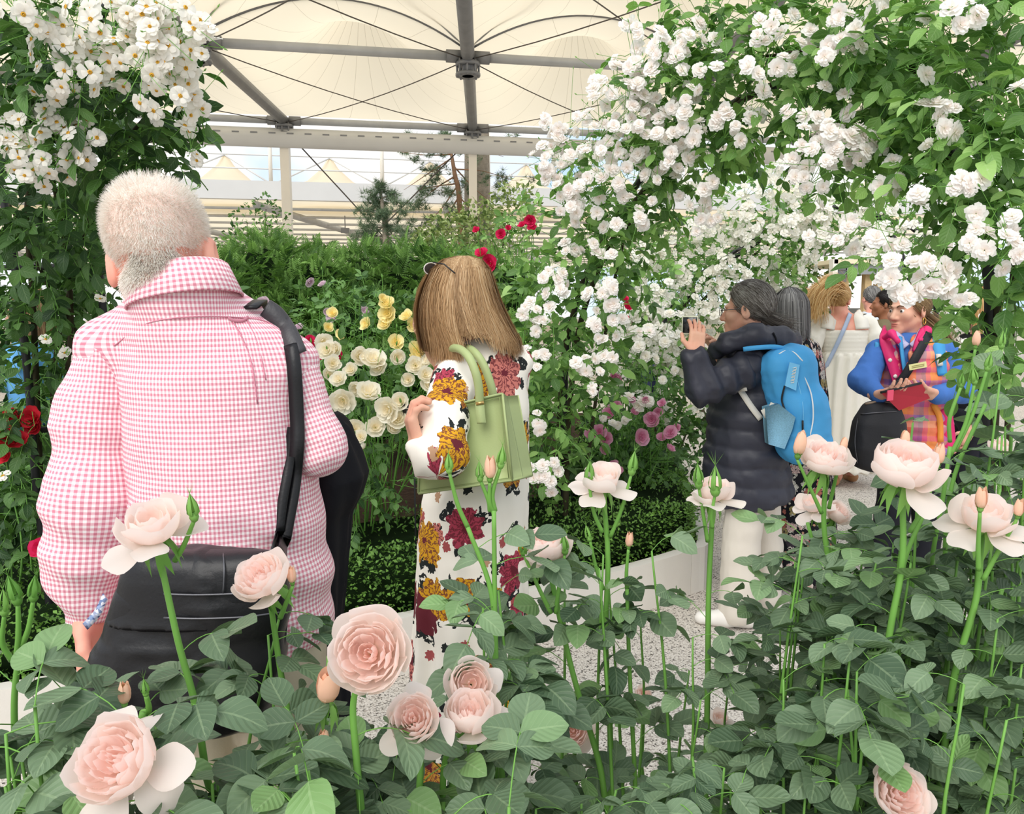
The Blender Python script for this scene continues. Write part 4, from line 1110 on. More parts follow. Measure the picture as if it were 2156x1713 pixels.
bed_bush('rose bush with soft yellow blooms in front of the yew hedge', 4.7, [(790,700,4.7,110,80,.25,1),(720,720,4.7,70,80,.2,.7),(870,700,4.7,70,70,.2,.7),(790,800,4.6,120,80,.25,1)],
         [(815,640,4.4,1.0),(817,660,4.4,1.15),(815,682,4.4,1.1),(773,683,4.4,.9),(858,668,4.4,.95),(870,685,4.4,1.0),(833,722,4.3,1.0),(700,660,4.5,.8),(690,690,4.5,.7),(880,742,4.2,1.4),(720,705,4.4,.8),(805,628,4.4,.6)], ROSETTE, M_YELL, .088, .05, 110, buds=12)
bed_bush('rose bush with ivory white blooms between the man and the floral dress', 3.75, [(760,830,3.75,100,90,.25,1),(860,850,3.7,90,90,.25,1),(720,900,3.8,70,90,.2,.7),(800,930,3.6,110,90,.25,1.2),(800,1010,3.5,90,80,.2,1.2),(750,1060,3.4,60,60,.15,.6)],
         [(755,750,3.5,1.0),(785,760,3.5,1.3),(800,775,3.5,1.0),(835,750,3.5,.9),(875,770,3.5,1.0),(905,760,3.5,1.0),(715,800,3.4,.9),(722,842,3.35,1.3),(775,830,3.35,1.3),(755,815,3.4,1.0),(820,860,3.3,1.3),(845,845,3.3,1.0),(840,885,3.3,1.2),(905,815,3.45,1.0),(895,790,3.45,.9),(920,750,3.5,.9),(745,905,3.3,1.1),(790,900,3.3,1.0),(760,920,3.2,.7),(765,945,3.2,.6),(700,765,3.5,.9),(690,740,3.6,1.1),(680,720,3.7,1.0),(860,800,3.5,.8),(825,905,3.3,.8),(740,780,3.5,.8),(710,735,3.6,.9),(870,870,3.4,.8),(690,790,3.5,.8),(925,790,3.5,.8)], ROSETTE, M_CREAMP, .085, .052, 130, buds=26)
bed_bush('rose bush with mauve pink rosettes by the hedge beyond the floral dress', 4.7, [(1330,880,4.7,100,70,.25,1.2),(1260,920,4.6,80,60,.2,.8),(1400,910,4.7,70,60,.2,.8),(1330,970,4.5,110,50,.2,1),(1390,830,4.8,70,60,.2,.6)],
         [(1243,918,4.3,1.0),(1262,910,4.3,1.1),(1275,925,4.3,1.0),(1276,945,4.3,.85),(1348,920,4.3,1.2),(1373,882,4.3,1.2),(1412,912,4.3,1.0),(1393,922,4.3,.8),(1410,945,4.3,.8),(1285,870,4.4,1.1),(1300,855,4.4,.8),(1385,865,4.4,.7),(1395,850,4.4,.7),(1302,796,4.4,.9),(1290,790,4.4,.6),(1358,842,4.4,.6),(1335,868,4.4,.7),(1290,978,4.2,.8),(1305,990,4.2,.5),(1330,842,4.4,.6),(1425,900,4.4,.6)], ROSETTE, M_ROSEP, .078, .05, 120, M_LEAF_DARK, buds=14)
bed_bush('rose bush of white pompons tumbling over the mauve roses', 4.9, [(1330,800,5.0,90,60,.2,1),(1400,760,5.1,70,60,.2,.8),(1290,760,4.9,60,60,.2,.6)],
         [(1255,825,4.4),(1325,835,4.4),(1345,855,4.4),(1365,845,4.4),(1350,845,4.4),(1270,880,4.3,.7),(1290,890,4.3,.7),(1300,895,4.3,.7),(1315,885,4.3,.7),(1320,880,4.3,.7),(1360,750,4.6),(1380,755,4.6),(1345,730,4.6),(1400,720,4.6),(1300,720,4.6),(1395,800,4.6,.8),(1330,790,4.6,.6),(1420,780,4.6,.8),(1410,660,4.8),(1365,690,4.7),(1260,760,4.5,.9)], RAMB, M_WHITE, .075, .05, 60)
bed_bush('rose bush with crimson blooms behind the floral-dress woman\'s head', 5.0, [(1060,560,5.0,80,70,.2,1),(1110,500,5.0,60,60,.2,.7),(1020,620,5.0,60,60,.2,.6),(1090,640,5.0,60,80,.2,.8)],
         [(1033,555,4.75,1.35),(1015,535,4.75,1.1),(1117,463,4.75,.9),(1120,482,4.75,.8),(1055,493,4.75,.8),(1003,485,4.75,.6),(1100,475,4.75,.7),(1070,480,4.75,.5)], ROSETTE, M_REDP, .075, .055, 80, M_LEAF_ARCH, buds=5)
bed_bush('rose bush with scarlet blooms at the foot of the black trellis', 3.0, [(60,960,3.0,90,90,.2,1),(130,900,3.1,80,80,.2,.8),(40,1080,2.9,80,70,.15,.8)],
         [(28,880,2.7,.9),(70,878,2.7,1.0),(75,895,2.7,.9),(50,885,2.7,.6),(15,920,2.6,1.2),(35,930,2.6,1.0),(10,960,2.6,.7)], ROSETTE, M_SALM, .075, .06, 60, M_LEAF_DARK)
bed_bush('rose bush with one magenta bloom at the hedge beside the man\'s elbow', 2.9, [(130,1080,2.9,80,80,.2,1),(200,1100,3.0,60,80,.2,.6)],
         [(90,1155,2.5,1.1)], ROSETTE, M_REDP, .07, .065, 40, M_LEAF_DARK, base=(P(130,1080,2.9)[0], 2.9, .19))
bed_bush('rose bush with small crimson blooms between the man and the ivory roses', 4.0, [(690,800,4.0,50,80,.2,.8),(680,900,3.9,50,90,.2,.8)],
         [(680,745,3.7,1.0),(705,750,3.7,.9),(715,745,3.7,.8),(655,720,3.8,.9)], ROSETTE, M_REDP, .07, .055, 40)
bed_bush('rose bush with three crimson blooms beside the far arch', 5.0, [(1310,690,5.0,50,70,.15,1)],
         [(1315,630,4.7,.8),(1322,645,4.7,.9),(1318,672,4.7,.6)], ROSETTE, M_REDP, .07, .05, 30)
for lab, Y_, bl_ in (('low green leafy shrub filling the bed behind the floral dress', 4.2, [(960,900,4.2,120,120,.3,1.2),(1060,880,4.2,110,130,.3,1.2),(1000,1010,3.9,120,70,.25,1)]),
                     ('low green leafy shrub filling the bed behind the man', 4.0, [(330,800,4.2,160,170,.3,1.4),(560,850,4.2,150,150,.3,1.4),(450,1000,3.6,260,110,.25,1.4),(420,680,4.6,120,120,.3,1)]),
                     ('dark leafy shrub beneath the mauve roses', 4.9, [(1300,960,4.9,110,60,.25,1),(1420,950,5.2,90,90,.3,1),(1460,870,5.6,70,90,.3,1),(1200,1000,4.4,100,50,.2,1)])):
    leafy(lab, (bl_[0][0], 900), Y_, bl_, M_LEAF_DARK, LEAF_MID, .06, 300, .012, limit=300)
bed_bush('rose bush with dusty lilac blooms under the yew hedge', 5.4, [(720,640,5.4,80,50,.2,1),(660,660,5.3,50,50,.15,.6)],
         [(775,655,5.1,1.1),(700,672,5.1,.9),(650,592,5.3,.8),(680,600,5.3,.8),(630,690,5.1,.7),(555,638,5.2,1.0),(690,655,5.1,.7)], ROSETTE, petalmat('lilac_petal', srgb(232,214,222), srgb(214,178,196), .3), .085, .05, 60, buds=6)
# dark plant label in the bed
lbp = P(870, 865, 3.3)
pl = empty('plant_label', (lbp[0], 3.3, 0.19), 'small black plant label on a stake among the ivory roses', 'plant label')
mk('stake', *tube([[lbp[0], 3.31, 0.19], lbp+[0,.01,0]], .004, 6), M_IRON, pl)
V, F = obox(lbp, [.045,0,0], [0,.002,.004], [0,-.012,.028]); mk('plate', V, F, plain('label_black', srgb(34,34,36), .4, .4, .05, 5), pl, smooth=False)
for i in range(3):
    V, F = obox(lbp+[-.005, -.0045-.006*(i-1)*-1, .013*(1-i)], [.028-.006*i,0,0], [0,.0008,0], [0,-.001,.0022]); mk('lettering', V, F, M_WHITE_POST, pl, smooth=False)
# ------------------------------------------------------------------ blush garden roses in front
fbed = np.array([(-1.9, 0.2), (2.6, 0.2), (2.6, 1.98), (1.3, 1.9), (0.6, 1.62), (0.1, 1.22), (-0.3, 1.02), (-1.9, 0.98)])
n = len(fbed)
bm = bmesh.new(); vs = [bm.verts.new((x, y, 0.07)) for x, y in fbed]; f_ = bm.faces.new(vs); bmesh.ops.triangulate(bm, faces=[f_]); SV, SF = bm_out(bm)
side = np.concatenate([np.c_[fbed, np.full(n, .07)], np.c_[fbed, np.zeros(n)+.001]]); k = np.arange(n)
V, F = join((SV, SF), (side, np.stack([k, k+n, (k+1)%n+n, (k+1)%n], 1)))
mk_top('flower_bed', V, F, M_SOIL, (0.3, 1.0, 0), 'dark soil bed under the blush garden roses', 'flower bed', smooth=False)

ROSE_CORES = {'full': [G(rose_core(L_FULL, s, 6, 6)) for s in (1,2,3)], 'cup': [G(rose_core(L_CUP, s, 6, 6)) for s in (4,5)], 'semi': [G(rose_core(L_SEMI, s, 6, 6)) for s in (6,7)]}
def _pm(prof, wid, seed, notch=.1, ruf=.035):
    V, F, r = petal_geo(prof, wid, 0.0, 9, 11, ruf, notch, seed)
    return newmesh('petal', V, F, M_PINK, col=np.stack([0.05+0.15*(1-r), np.clip(.7-r*2.2,0,1), r*0], 1))
PETALS = {'guard': [_pm(P_GUARD, .72, s) for s in (0,1.5,3)], 'splay': [_pm(P_SPLAY, .55, s, .3) for s in (0,2,4)], 'reflex': [_pm(P_REFLEX, .55, s, .3) for s in (0,2,4)]}
CORE_ME = {kk: [newmesh('flower', g['V'], g['F'], M_PINK, col=g['col']) for g in v] for kk, v in ROSE_CORES.items()}
CORE_PEACH = {kk: [newmesh('flower', g['V'], g['F'], M_PEACH, col=g['col']) for g in v[:1]] for kk, v in ROSE_CORES.items()}
_cv, _cf = calyx_geo(5, 0, False); CALYX_ME = newmesh('calyx', _cv*[1,1,1], _cf, M_SEPAL, uv=np.full((len(_cv),2),.2), col=np.full(len(_cv), .3))
_cv, _cf = calyx_geo(5, 0, True); CALYX_UP = newmesh('calyx', _cv, _cf, M_SEPAL, uv=np.full((len(_cv),2),.2), col=np.full(len(_cv), .3))
BUD_ME = [newmesh('bud', *bud_geo(3, o)[:2], M_PEACH, col=bud_geo(3, o)[2]) for o in (0.25, 0.7)]
def local(o, parent, M): o.parent = parent; o.matrix_local = Matrix(M)
def put(me, name, parent, pos, R, s):
    o = bpy.data.objects.new(name, me); COL.objects.link(o)
    M = np.eye(4); M[:3,:3] = R*s; M[:3,3] = np.asarray(pos)-base_of(parent); local(o, parent, M); return o
def sub(me, name, flower, ang, tilt=0.0, s=1.0, dz=0.0):
    o = bpy.data.objects.new(name, me); COL.objects.link(o); o.parent = flower
    o.matrix_local = Matrix.Translation((0,0,dz)) @ Matrix.Rotation(ang, 4, 'Z') @ Matrix.Rotation(tilt, 4, 'Y') @ Matrix.Scale(s, 4); return o
def make_flower(plant, pos, nrm, D, kind, peach=False):
    R = zframes(np.array([nrm], float), np.array([rng.uniform(0,6.28)]))[0]
    ck = {'reflex':'full', 'full':'full', 'cup':'cup', 'semi':'semi'}[kind]
    me = (CORE_PEACH if peach else CORE_ME)[ck]
    pos = np.asarray(pos) - R[:,2]*D*0.18
    f = put(me[rng.integers(len(me))], 'flower', plant, pos, R, D)
    spec = {'full': [('guard',5)], 'cup': [('guard',3),('splay',1)], 'semi': [('guard',2),('splay',5)], 'reflex': [('splay',3),('reflex',3)]}[kind]
    for pk, cnt in spec:
        a0 = rng.uniform(0, 6.28)
        for q in range(cnt): sub(PETALS[pk][rng.integers(3)], 'petal', f, a0+q*6.2832/cnt+rng.normal(0,.2), rng.normal(0,.12), rng.uniform(.88,1.08))
    sub(CALYX_ME, 'calyx', f, 0, 0, 0.62, -0.13)
    return pos
def make_bud(plant, pos, nrm, H, openness):
    R = zframes(np.array([nrm], float), np.array([rng.uniform(0,6.28)]))[0]
    pos = np.asarray(pos)-R[:,2]*H*.5
    if openness is None:                       # tight green bud, only the sepals show
        o = put(CALYX_UP, 'bud', plant, pos, R, H); return pos
    o = put(BUD_ME[0 if openness < .5 else 1], 'bud', plant, pos, R, H); sub(CALYX_UP if openness < .5 else CALYX_ME, 'calyx', o, 0, 0, .62 if openness < .5 else .8, 0.06); return pos
LEAF_ACC = {}
def add_leaf(plant, o, d, L, pairs=1, up=None):
    a, R, s, ra = compound(np.asarray(o, float), d, L, pairs, up)
    acc = LEAF_ACC.setdefault(plant, ([], [], [], []))
    acc[0].append(a); acc[1].append(R); acc[2].append(s); acc[3].append(thin(ra, L*0.013, 5))
def stem_line(plant, pts, r, leaves=0, L=.05, start=.25, ground=True, pairs=(1,2)):
    """pts top to bottom"""
    p = [np.asarray(q, float) for q in pts]
    if ground:
        d = unit(p[-1]-p[-2]); b = base_of(plant)
        p += [p[-1]+d*0.12, np.array([b[0]*.5+p[-1][0]*.5+rng.normal(0,.03), min(p[-1][1], .97) if p[-1][0] < -.2 else p[-1][1]+rng.normal(0,.02), 0.06])]
    c = catmull(p, 6)
    mk('stem', *tube(c, [r*.75, r, r*1.15], 8), M_STEM, plant)
    m = leaves
    for q in range(m):
        u = start+(1-start)*(q+rng.uniform(.1,.9))/m*0.72
        i = int(u*(len(c)-1)); a = q*2.4+rng.uniform(-.5,.5)
        add_leaf(plant, c[i], unit([math.cos(a), math.sin(a)*.8-.15, rng.uniform(-.05,.6)]), L*rng.uniform(.8,1.15), int(rng.integers(pairs[0], pairs[1]+1)))
    return c
def fbush(x, y, label):
    return empty('rose_bush', (x, y, 0.07), label, 'rose bush')
B_A = fbush(-.42, .70, 'blush rose bush with a large nodding bloom in front of the black shoulder bag')
B_B = fbush(-.18, .80, 'blush rose bush with one big rosette beside a peach half-open bud')
B_C = fbush(-.05, .86, 'blush rose bush with three crowded blooms below the floral dress')
B_D = fbush(.14, 1.12, 'blush rose bush with two cup-shaped blooms on tall stems before the white wall')
B_E = fbush(.36, 1.20, 'blush rose bush with a single small bloom in front of the cream trousers')
B_F = fbush(.58, 1.25, 'blush rose bush with an upright bloom before the blue backpack')
B_G = fbush(.72, 1.02, 'blush rose bush with wide blooms in front of the quilted waistcoat')
B_H = fbush(1.05, 1.3, 'tall leafy rose bush with green shoots and buds beside the right arch leg')
# (plant, flower px, py, Y, dia px, kind, normal, stem pixel path)
FL = [
 (B_A, 322,1108,.85,150,'semi',(0,-.45,1), [(335,1165),(375,1350),(410,1480),(436,1640)]),
 (B_A, 250,1602,.62,215,'reflex',(-.25,-.8,.75), [(240,1690),(250,1760)]),
 (B_A, 215,1722,.66,130,'cup',(0,-.5,.9), [(215,1780),(215,1830)]),
 (B_B, 552,1218,.90,125,'full',(-.35,-.55,.85), [(572,1285),(592,1420),(618,1560)]),
 (B_B, 778,1375,.76,175,'full',(-.05,-.9,.5), [(745,1470),(750,1590),(760,1700)]),
 (B_C, 872,1515,.80,125,'reflex',(-.1,-.75,.75), [(885,1600),(880,1720)]),
 (B_C, 992,1440,.88,105,'cup',(.1,-.85,.6), [(985,1500),(960,1600),(945,1710)]),
 (B_C, 990,1505,.84,122,'cup',(-.05,-.35,1), [(940,1590),(930,1710)]),
 (B_D, 1150,1152,1.12,100,'cup',(0,-.25,1), [(1155,1190),(1185,1330),(1215,1450),(1260,1600),(1275,1690)]),
 (B_D, 1270,1010,1.20,98,'semi',(0,-.3,1), [(1272,1060),(1280,1180),(1275,1350),(1285,1560),(1280,1700)]),
 (B_E, 1502,1035,1.22,86,'semi',(0,-.2,1), [(1500,1080),(1492,1250),(1490,1430),(1485,1700)]),
 (B_F, 1735,966,1.22,104,'full',(.1,-.35,1), [(1738,1015),(1735,1110),(1755,1280),(1757,1480),(1755,1660)]),
 (B_G, 1905,985,1.02,138,'cup',(-.05,-.4,1), [(1900,1050),(1900,1180),(1875,1320),(1850,1480),(1825,1640)]),
 (B_G, 2072,1088,1.02,125,'semi',(-.1,-.4,1), [(2065,1150),(2055,1260),(2010,1420),(1985,1600)]),
 (B_F, 1712,1062,1.4,62,'semi',(-.3,-.4,1), [(1725,1100),(1760,1200),(1770,1280)]),
 (B_F, 1762,1082,1.42,58,'cup',(.4,-.5,.8), [(1755,1120),(1760,1240)]),
 (B_D, 1207,1538,1.35,84,'full',(-.2,-.8,.7), [(1210,1590),(1215,1700)]),
 (B_G, 1893,1672,.84,125,'full',(0,-.85,.65), [(1895,1740),(1895,1800)]),
 (B_C, 1010,1608,1.15,88,'semi',(.1,-.5,1), [(1010,1650),(1015,1720)]),
 (B_F, 1805,1248,1.6,72,'semi',(0,-.4,1), [(1805,1280),(1800,1400)]),
 (B_H, 2140,1282,1.5,52,'semi',(0,-.4,1), [(2140,1310),(2130,1450)]),
 (B_F, 1690,1236,1.6,36,'cup',(0,-.4,1), [(1690,1260),(1700,1400)]),
 (B_E, 1515,1512,1.5,46,'semi',(0,-.5,1), [(1515,1540),(1515,1650)]),
 (B_D, 1355,1462,1.5,38,'cup',(0,-.6,1), [(1355,1490),(1350,1600)]),
 (B_H, 2105,940,1.7,40,'cup',(0,-.6,1), [(2105,980),(2100,1200)]),
]
for (pl_, px, py, Y, dp, kind, nm, path) in FL:
    D = dp*PXM(Y)*1.02
    p0 = make_flower(pl_, P(px, py, Y), nm, D, kind, peach=False)
    stem_line(pl_, [p0-unit(nm)*0.0]+[P(x, y, Y+.02) for x, y in path], .0042 if Y < .95 else .0048, leaves=int(4+3*(Y > 1)), L=.052 if Y < .95 else .048, start=.30)
BU = [ # plant, px, py, Y, height px, openness, join px
 (B_A, 405,1068,.86,52,None,(368,1180)), (B_B, 614,1212,.90,44,.2,(590,1300)), (B_B, 690,1452,.80,86,.7,(684,1520)), (B_B, 680,1562,.78,58,.3,(690,1640)),
 (B_A, 28,1242,.80,58,None,(35,1380)), (B_A, 72,1238,.80,52,None,(45,1360)), (B_A, 8,1268,.82,52,None,(25,1390)), (B_A, 305,1447,.70,36,None,(300,1500)), (B_A, 262,1462,.74,60,.3,(240,1520)),
 (B_C, 1032,988,1.0,56,.25,(1040,1080)), (B_C, 945,975,1.0,38,None,(985,1110)), (B_C, 1010,992,1.0,38,None,(1032,1075)), (B_C, 1056,962,1.0,42,None,(1042,1075)), (B_C, 1048,1540,.88,64,.3,(1030,1600)),
 (B_D, 1103,1148,1.1,40,None,(1160,1290)), (B_D, 1188,1145,1.1,40,None,(1170,1290)), (B_D, 1241,995,1.18,44,None,(1268,1120)), (B_D, 1333,975,1.2,44,None,(1285,1130)), (B_D, 1325,1138,1.2,38,.25,(1320,1240)), (B_D, 1238,1122,1.2,32,None,(1270,1240)),
 (B_E, 1506,1012,1.18,56,None,(1500,1110)), (B_E, 1470,1002,1.2,46,None,(1490,1140)), (B_F, 1684,938,1.2,58,.25,(1730,1080)), (B_F, 1776,938,1.24,34,.3,(1745,1070)),
 (B_G, 1905,928,1.06,42,.2,(1902,1080)), (B_G, 1976,960,1.05,52,.25,(1915,1120)), (B_G, 2066,1052,.98,54,.25,(2060,1200)), (B_G, 2145,1072,1.0,44,.25,(2070,1220)),
 (B_H, 2050,790,1.2,34,None,(2000,960)), (B_H, 2082,762,1.2,32,None,(2010,950)), (B_H, 2056,716,1.4,36,.2,(2035,830)), (B_H, 2110,715,1.3,32,None,(2070,850)), (B_H, 2025,800,1.2,26,None,(2000,930)),
]
for (pl_, px, py, Y, hp, op, jn) in BU:
    p0 = make_bud(pl_, P(px, py, Y), (rng.normal(0,.08), -.1, 1), hp*PXM(Y)*1.05, op)
    j = P(jn[0], jn[1], Y+.015)
    stem_line(pl_, [p0, p0+(j-p0)*.5+[rng.normal(0,.004),0,-.006], j], .003, 0, ground=False)
TALL = [ # leafy shoots without blooms: plant, Y, pixel path
 (B_A,.80,[(40,1370),(30,1480),(35,1620),(40,1760)]), (B_C,1.0,[(1040,1075),(1042,1300),(1045,1500),(1065,1700)]), (B_H,1.2,[(2000,940),(1985,1050),(1960,1200),(1955,1400),(1950,1650)]), (B_H,1.25,[(2075,850),(2010,1000),(1990,1150),(2000,1400),(2000,1650)]),
 (B_C,1.0,[(985,1110),(1035,1250),(1045,1420)]), (B_D,1.2,[(1320,1240),(1325,1400),(1335,1600),(1340,1720)]), (B_A,.7,[(300,1500),(280,1560),(120,1700),(90,1760)]),
 (B_F,1.3,[(1700,1100),(1740,1250),(1760,1400),(1770,1650)]), (B_G,1.1,[(1945,1080),(1900,1200),(1880,1400),(1860,1650)]), (B_H,1.4,[(2130,900),(2120,1100),(2110,1400),(2110,1650)]), (B_H,1.1,[(2110,1240),(2060,1420),(2040,1560),(2020,1700)]), (B_B,.85,[(640,1600),(650,1700),(650,1780)])]
for (pl_, Y, path) in TALL:
    stem_line(pl_, [P(x, y, Y) for x, y in path], .004, 7, .05, .05)
# lower leafy growth: random shoots whose tips lie below a skyline
def filler(plant, x0, x1, y0, y1, Y0, Y1, cnt, L, pairs=(1,2), k=4):
    for _ in range(cnt):
        px, py, Y = rng.uniform(x0,x1), rng.uniform(y0,y1), rng.uniform(Y0,Y1)
        t = P(px, py, Y); b = np.array([t[0]+rng.normal(0,.04), Y+rng.normal(0,.03), .07])
        if t[0] < -.1: b[1] = min(b[1], .95)
        c = catmull([t, t+(b-t)*.3+rng.normal(0,.012,3), b], 5)
        mk('stem', *tube(c, [.0016,.0028,.004], 5), M_STEM, plant)
        for q in range(k):
            a = rng.uniform(0, 6.28)
            add_leaf(plant, c[min(q, 4)], unit([math.cos(a), math.sin(a)*.7-.25, rng.uniform(-.05,.6)]), L*rng.uniform(.8,1.2), int(rng.integers(pairs[0], pairs[1]+1)))
filler(B_A, -30, 100, 1480, 1670, .68, .80, 6, .055); filler(B_A, 120, 330, 1490, 1540, .78, .88, 3, .05, (1,1), 3); filler(B_A, 330, 480, 1600, 1690, .74, .88, 4, .05, (1,1), 3)
filler(B_A, 400, 520, 1640, 1720, .68, .8, 4, .055, (1,1)); filler(B_B, 500, 700, 1290, 1400, .88, .95, 3, .042, (1,1), 3)
filler(B_B, 520, 680, 1570, 1710, .68, .95, 8, .050); filler(B_B, 680, 840, 1600, 1710, .84, .98, 7, .048); filler(B_C, 840, 1100, 1600, 1710, .92, 1.15, 11, .047); filler(B_C, 700, 1080, 1680, 1740, .66, .85, 7, .05); filler(B_C, 1010, 1120, 1180, 1500, 1.0, 1.15, 5, .042)
filler(B_D, 1120, 1400, 1130, 1300, 1.1, 1.3, 6, .042, (1,2), 3); filler(B_D, 1100, 1440, 1610, 1720, .8, 1.3, 12, .047)
filler(B_E, 1420, 1640, 1330, 1500, 1.1, 1.5, 5, .043, (1,2), 3); filler(B_E, 1400, 1660, 1570, 1720, .85, 1.4, 12, .046); filler(B_F, 1650, 1840, 1120, 1320, 1.15, 1.5, 11, .044); filler(B_F, 1640, 1840, 1320, 1700, .9, 1.5, 32, .046)
filler(B_G, 1820, 2010, 1130, 1400, 1.05, 1.4, 17, .045); filler(B_G, 1820, 2020, 1400, 1690, .98, 1.35, 28, .05)
filler(B_H, 2020, 2170, 1000, 1300, 1.1, 1.5, 18, .045); filler(B_H, 2000, 2170, 1300, 1700, .85, 1.4, 32, .048); filler(B_H, 2070, 2170, 800, 1000, 1.2, 1.6, 8, .042)
filler(B_G, 1880, 1960, 860, 950, 1.1, 1.2, 2, .03, (1,1), 2)
for pl_, (a, R, s, tw) in LEAF_ACC.items():
    scatter(pl_, 'leaf', LEAF_HI, M_LEAF_FG, np.concatenate(a), np.concatenate(R), np.concatenate(s), 300, 'foliage')
    o = mk('leaf_stalks', *join(*tw), M_STEM, pl_); o['kind'] = 'stuff'
# ------------------------------------------------------------------ people: helpers
def skin_mat(name, c, red):
    t = NT(name); o = t.obj()
    col = t.mix(t.ramp(t.noise(o, 14, 4), [(0.35, (0,0,0,1)), (0.75, (.6,.6,.6,1))]), c, red)
    b = t.n('ShaderNodeBsdfPrincipled'); t.l(col, b.inputs['Base Color']); b.inputs['Roughness'].default_value = 0.5; b.inputs['Specular IOR Level'].default_value = 0.3
    b.inputs['Subsurface Weight'].default_value = 0.08; b.inputs['Subsurface Radius'].default_value = (.01, .004, .002)
    return t.end(b.outputs[0])
M_SKIN = skin_mat('fair_skin', srgb(226, 178, 152), srgb(214, 138, 116))
M_SKIN_R = skin_mat('ruddy_skin', srgb(232, 172, 150), srgb(222, 128, 112))
M_SKIN_D = skin_mat('brown_skin', srgb(150, 100, 72), srgb(128, 80, 58))
M_EYE = plain('eye_white', srgb(238, 234, 228), .3, .5, .02, 5)
M_IRIS = plain('iris', srgb(70, 62, 52), .25, .5, .1, 40)
M_LIP = plain('lips', srgb(196, 116, 106), .45, .35, .08, 40)
M_BROW = plain('eyebrow', srgb(112, 88, 66), .8, .1, .2, 60)
def hairmat(name, a, b, c=None, root=None):
    t = NT(name); at = t.n('ShaderNodeAttribute', attribute_name='tint'); s = t.xyz(at.outputs['Vector'])
    col = t.ramp(s[0], [(0.0, a), (1.0, b)] if c is None else [(0.0, a), (.55, b), (1.0, c)])
    if root: col = t.mix(s[1], col, root)
    b = t.bsdf(col, .5, .35); tr = t.n('ShaderNodeBsdfTranslucent'); t.l(col, tr.inputs['Color'])
    mx = t.n('ShaderNodeMixShader'); mx.inputs[0].default_value = .35; t.l(b, mx.inputs[1]); t.l(tr.outputs[0], mx.inputs[2])
    return t.end(mx.outputs[0])
def C(a, b, ra, rb):
    return s_cone(P(*a), P(*b), ra*PXM(a[2]), rb*PXM(b[2]))
def CZ(a, z, Y, x_px, ra, rb):
    """cone from pixel point a straight down to height z at pixel column x_px"""
    p = P(*a); q = np.array([P(x_px, 900, Y)[0]*1.0, Y, z]); return s_cone(p, q, ra, rb)
def LO(rows, cap=.03, pw=2.0, infl=0.0):
    out = []
    for (py, xl, xr, Y, ry) in rows:
        a, b = P(xl, py, Y), P(xr, py, Y); out.append((a[2], (a[0]+b[0])/2, Y, max(.01, (b[0]-a[0])/2+infl), max(.01, ry+infl)))
    return s_loft(out, cap, pw)
def px_bounds(pts, pad):
    xs, ys, Ys = zip(*pts); return bounds([P(x, y, Y) for x in xs for y in ys for Y in Ys], pad)
def hit(fn, pts, Y0, off=.004):
    """points of the surface fn seen at the given pixels (with a little lift towards the viewer)"""
    d = np.array([unit(ray(*q[:2])) for q in pts]); o = np.array([0, 0, CAM_Z]); t = (Y0-.45)/d[:,1]
    for _ in range(70): t = t + np.clip(fn(o+d*t[:,None]), -.05, .08)*.8
    t = np.minimum(t, (Y0+.05)/d[:,1])
    return o+d*t[:,None]-d*off
def hline(fn, pts, Y0, off=.004, n=6): return hit(fn, catmull([(q[0], q[1], 0) for q in pts], n), Y0, off)
def facing_ribbon(p, w, thick=.004):
    t = np.gradient(p, axis=0); return ribbon(p, unit(np.cross(t, [0,-1.0,0])), w, thick)
def rot(yaw=0, pitch=0, roll=0):
    m = Euler((0,0,math.radians(yaw))).to_matrix() @ Euler((math.radians(-pitch),0,0)).to_matrix() @ Euler((0,math.radians(roll),0)).to_matrix()
    return np.array(m)
class Head:
    def __init__(s, c, yaw, pitch=0, roll=0, sc=1.0):
        s.c = np.asarray(c, float); s.R = rot(yaw, pitch, roll); s.s = sc
    def w(s, p): return s.c + (np.asarray(p, float)*s.s)@s.R.T
    def loc(s, p): return ((p-s.c)@s.R)/s.s
    def cran(s, infl=0.0):
        f = s_ell([0,-.016,.035], [.074+infl,.096+infl,.088+infl])
        return lambda p: f(s.loc(p))*s.s
    def fn(s, neck_to=None, neck_r=.056, ears=True):
        k = .02
        big = s_union([s_ell([0,-.016,.035],[.074,.096,.088]), s_ell([0,.042,-.028],[.058,.058,.086]), s_cone([-.046,.0,-.05],[0,.072,-.098],.022,.02), s_cone([.046,.0,-.05],[0,.072,-.098],.022,.02), s_cone([0,.08,-.094],[0,.083,-.1],.02,.018), s_ell([-.038,.066,-.025],[.026,.024,.024]), s_ell([.038,.066,-.025],[.026,.024,.024])], k)
        det = s_union([s_cone([0,.094,.006],[0,.116,-.036],.0075,.0125), s_ell([-.012,.104,-.041],[.009,.01,.008]), s_ell([.012,.104,-.041],[.009,.01,.008]), s_ell([0,.087,.017],[.048,.016,.010]), s_ell([0,.0955,-.066],[.022,.011,.006]), s_ell([0,.0945,-.076],[.019,.011,.0065])], .006)
        socks = [s_ell([-.031,.106,-.003],[.014,.014,.0075]), s_ell([.031,.106,-.003],[.014,.014,.0075])]
        er = []
        if ears:
            for q in (-1, 1):
                R = rot(q*-24, 8, 0)
                er.append(s_sub(s_ell([q*.079,-.006,-.008],[.010,.021,.034], R), s_ell([q*.088,.0,-.004],[.006,.010,.018], R), .005))
        nk = None if neck_to is None else s_cone(s.w([0,-.022,-.05]), neck_to, neck_r*.95, neck_r*1.08)
        def f(p):
            q = s.loc(p); d = smin(big(q), det(q), .012)
            for g in socks: d = -smin(-d, g(q), .008)
            for e in er: d = smin(d, e(q), .005)
            d = d*s.s
            return smin(d, nk(p), .03) if nk else d
        return f
    def box(s, pad=.02): return s.c-.16*s.s-pad, s.c+.16*s.s+pad
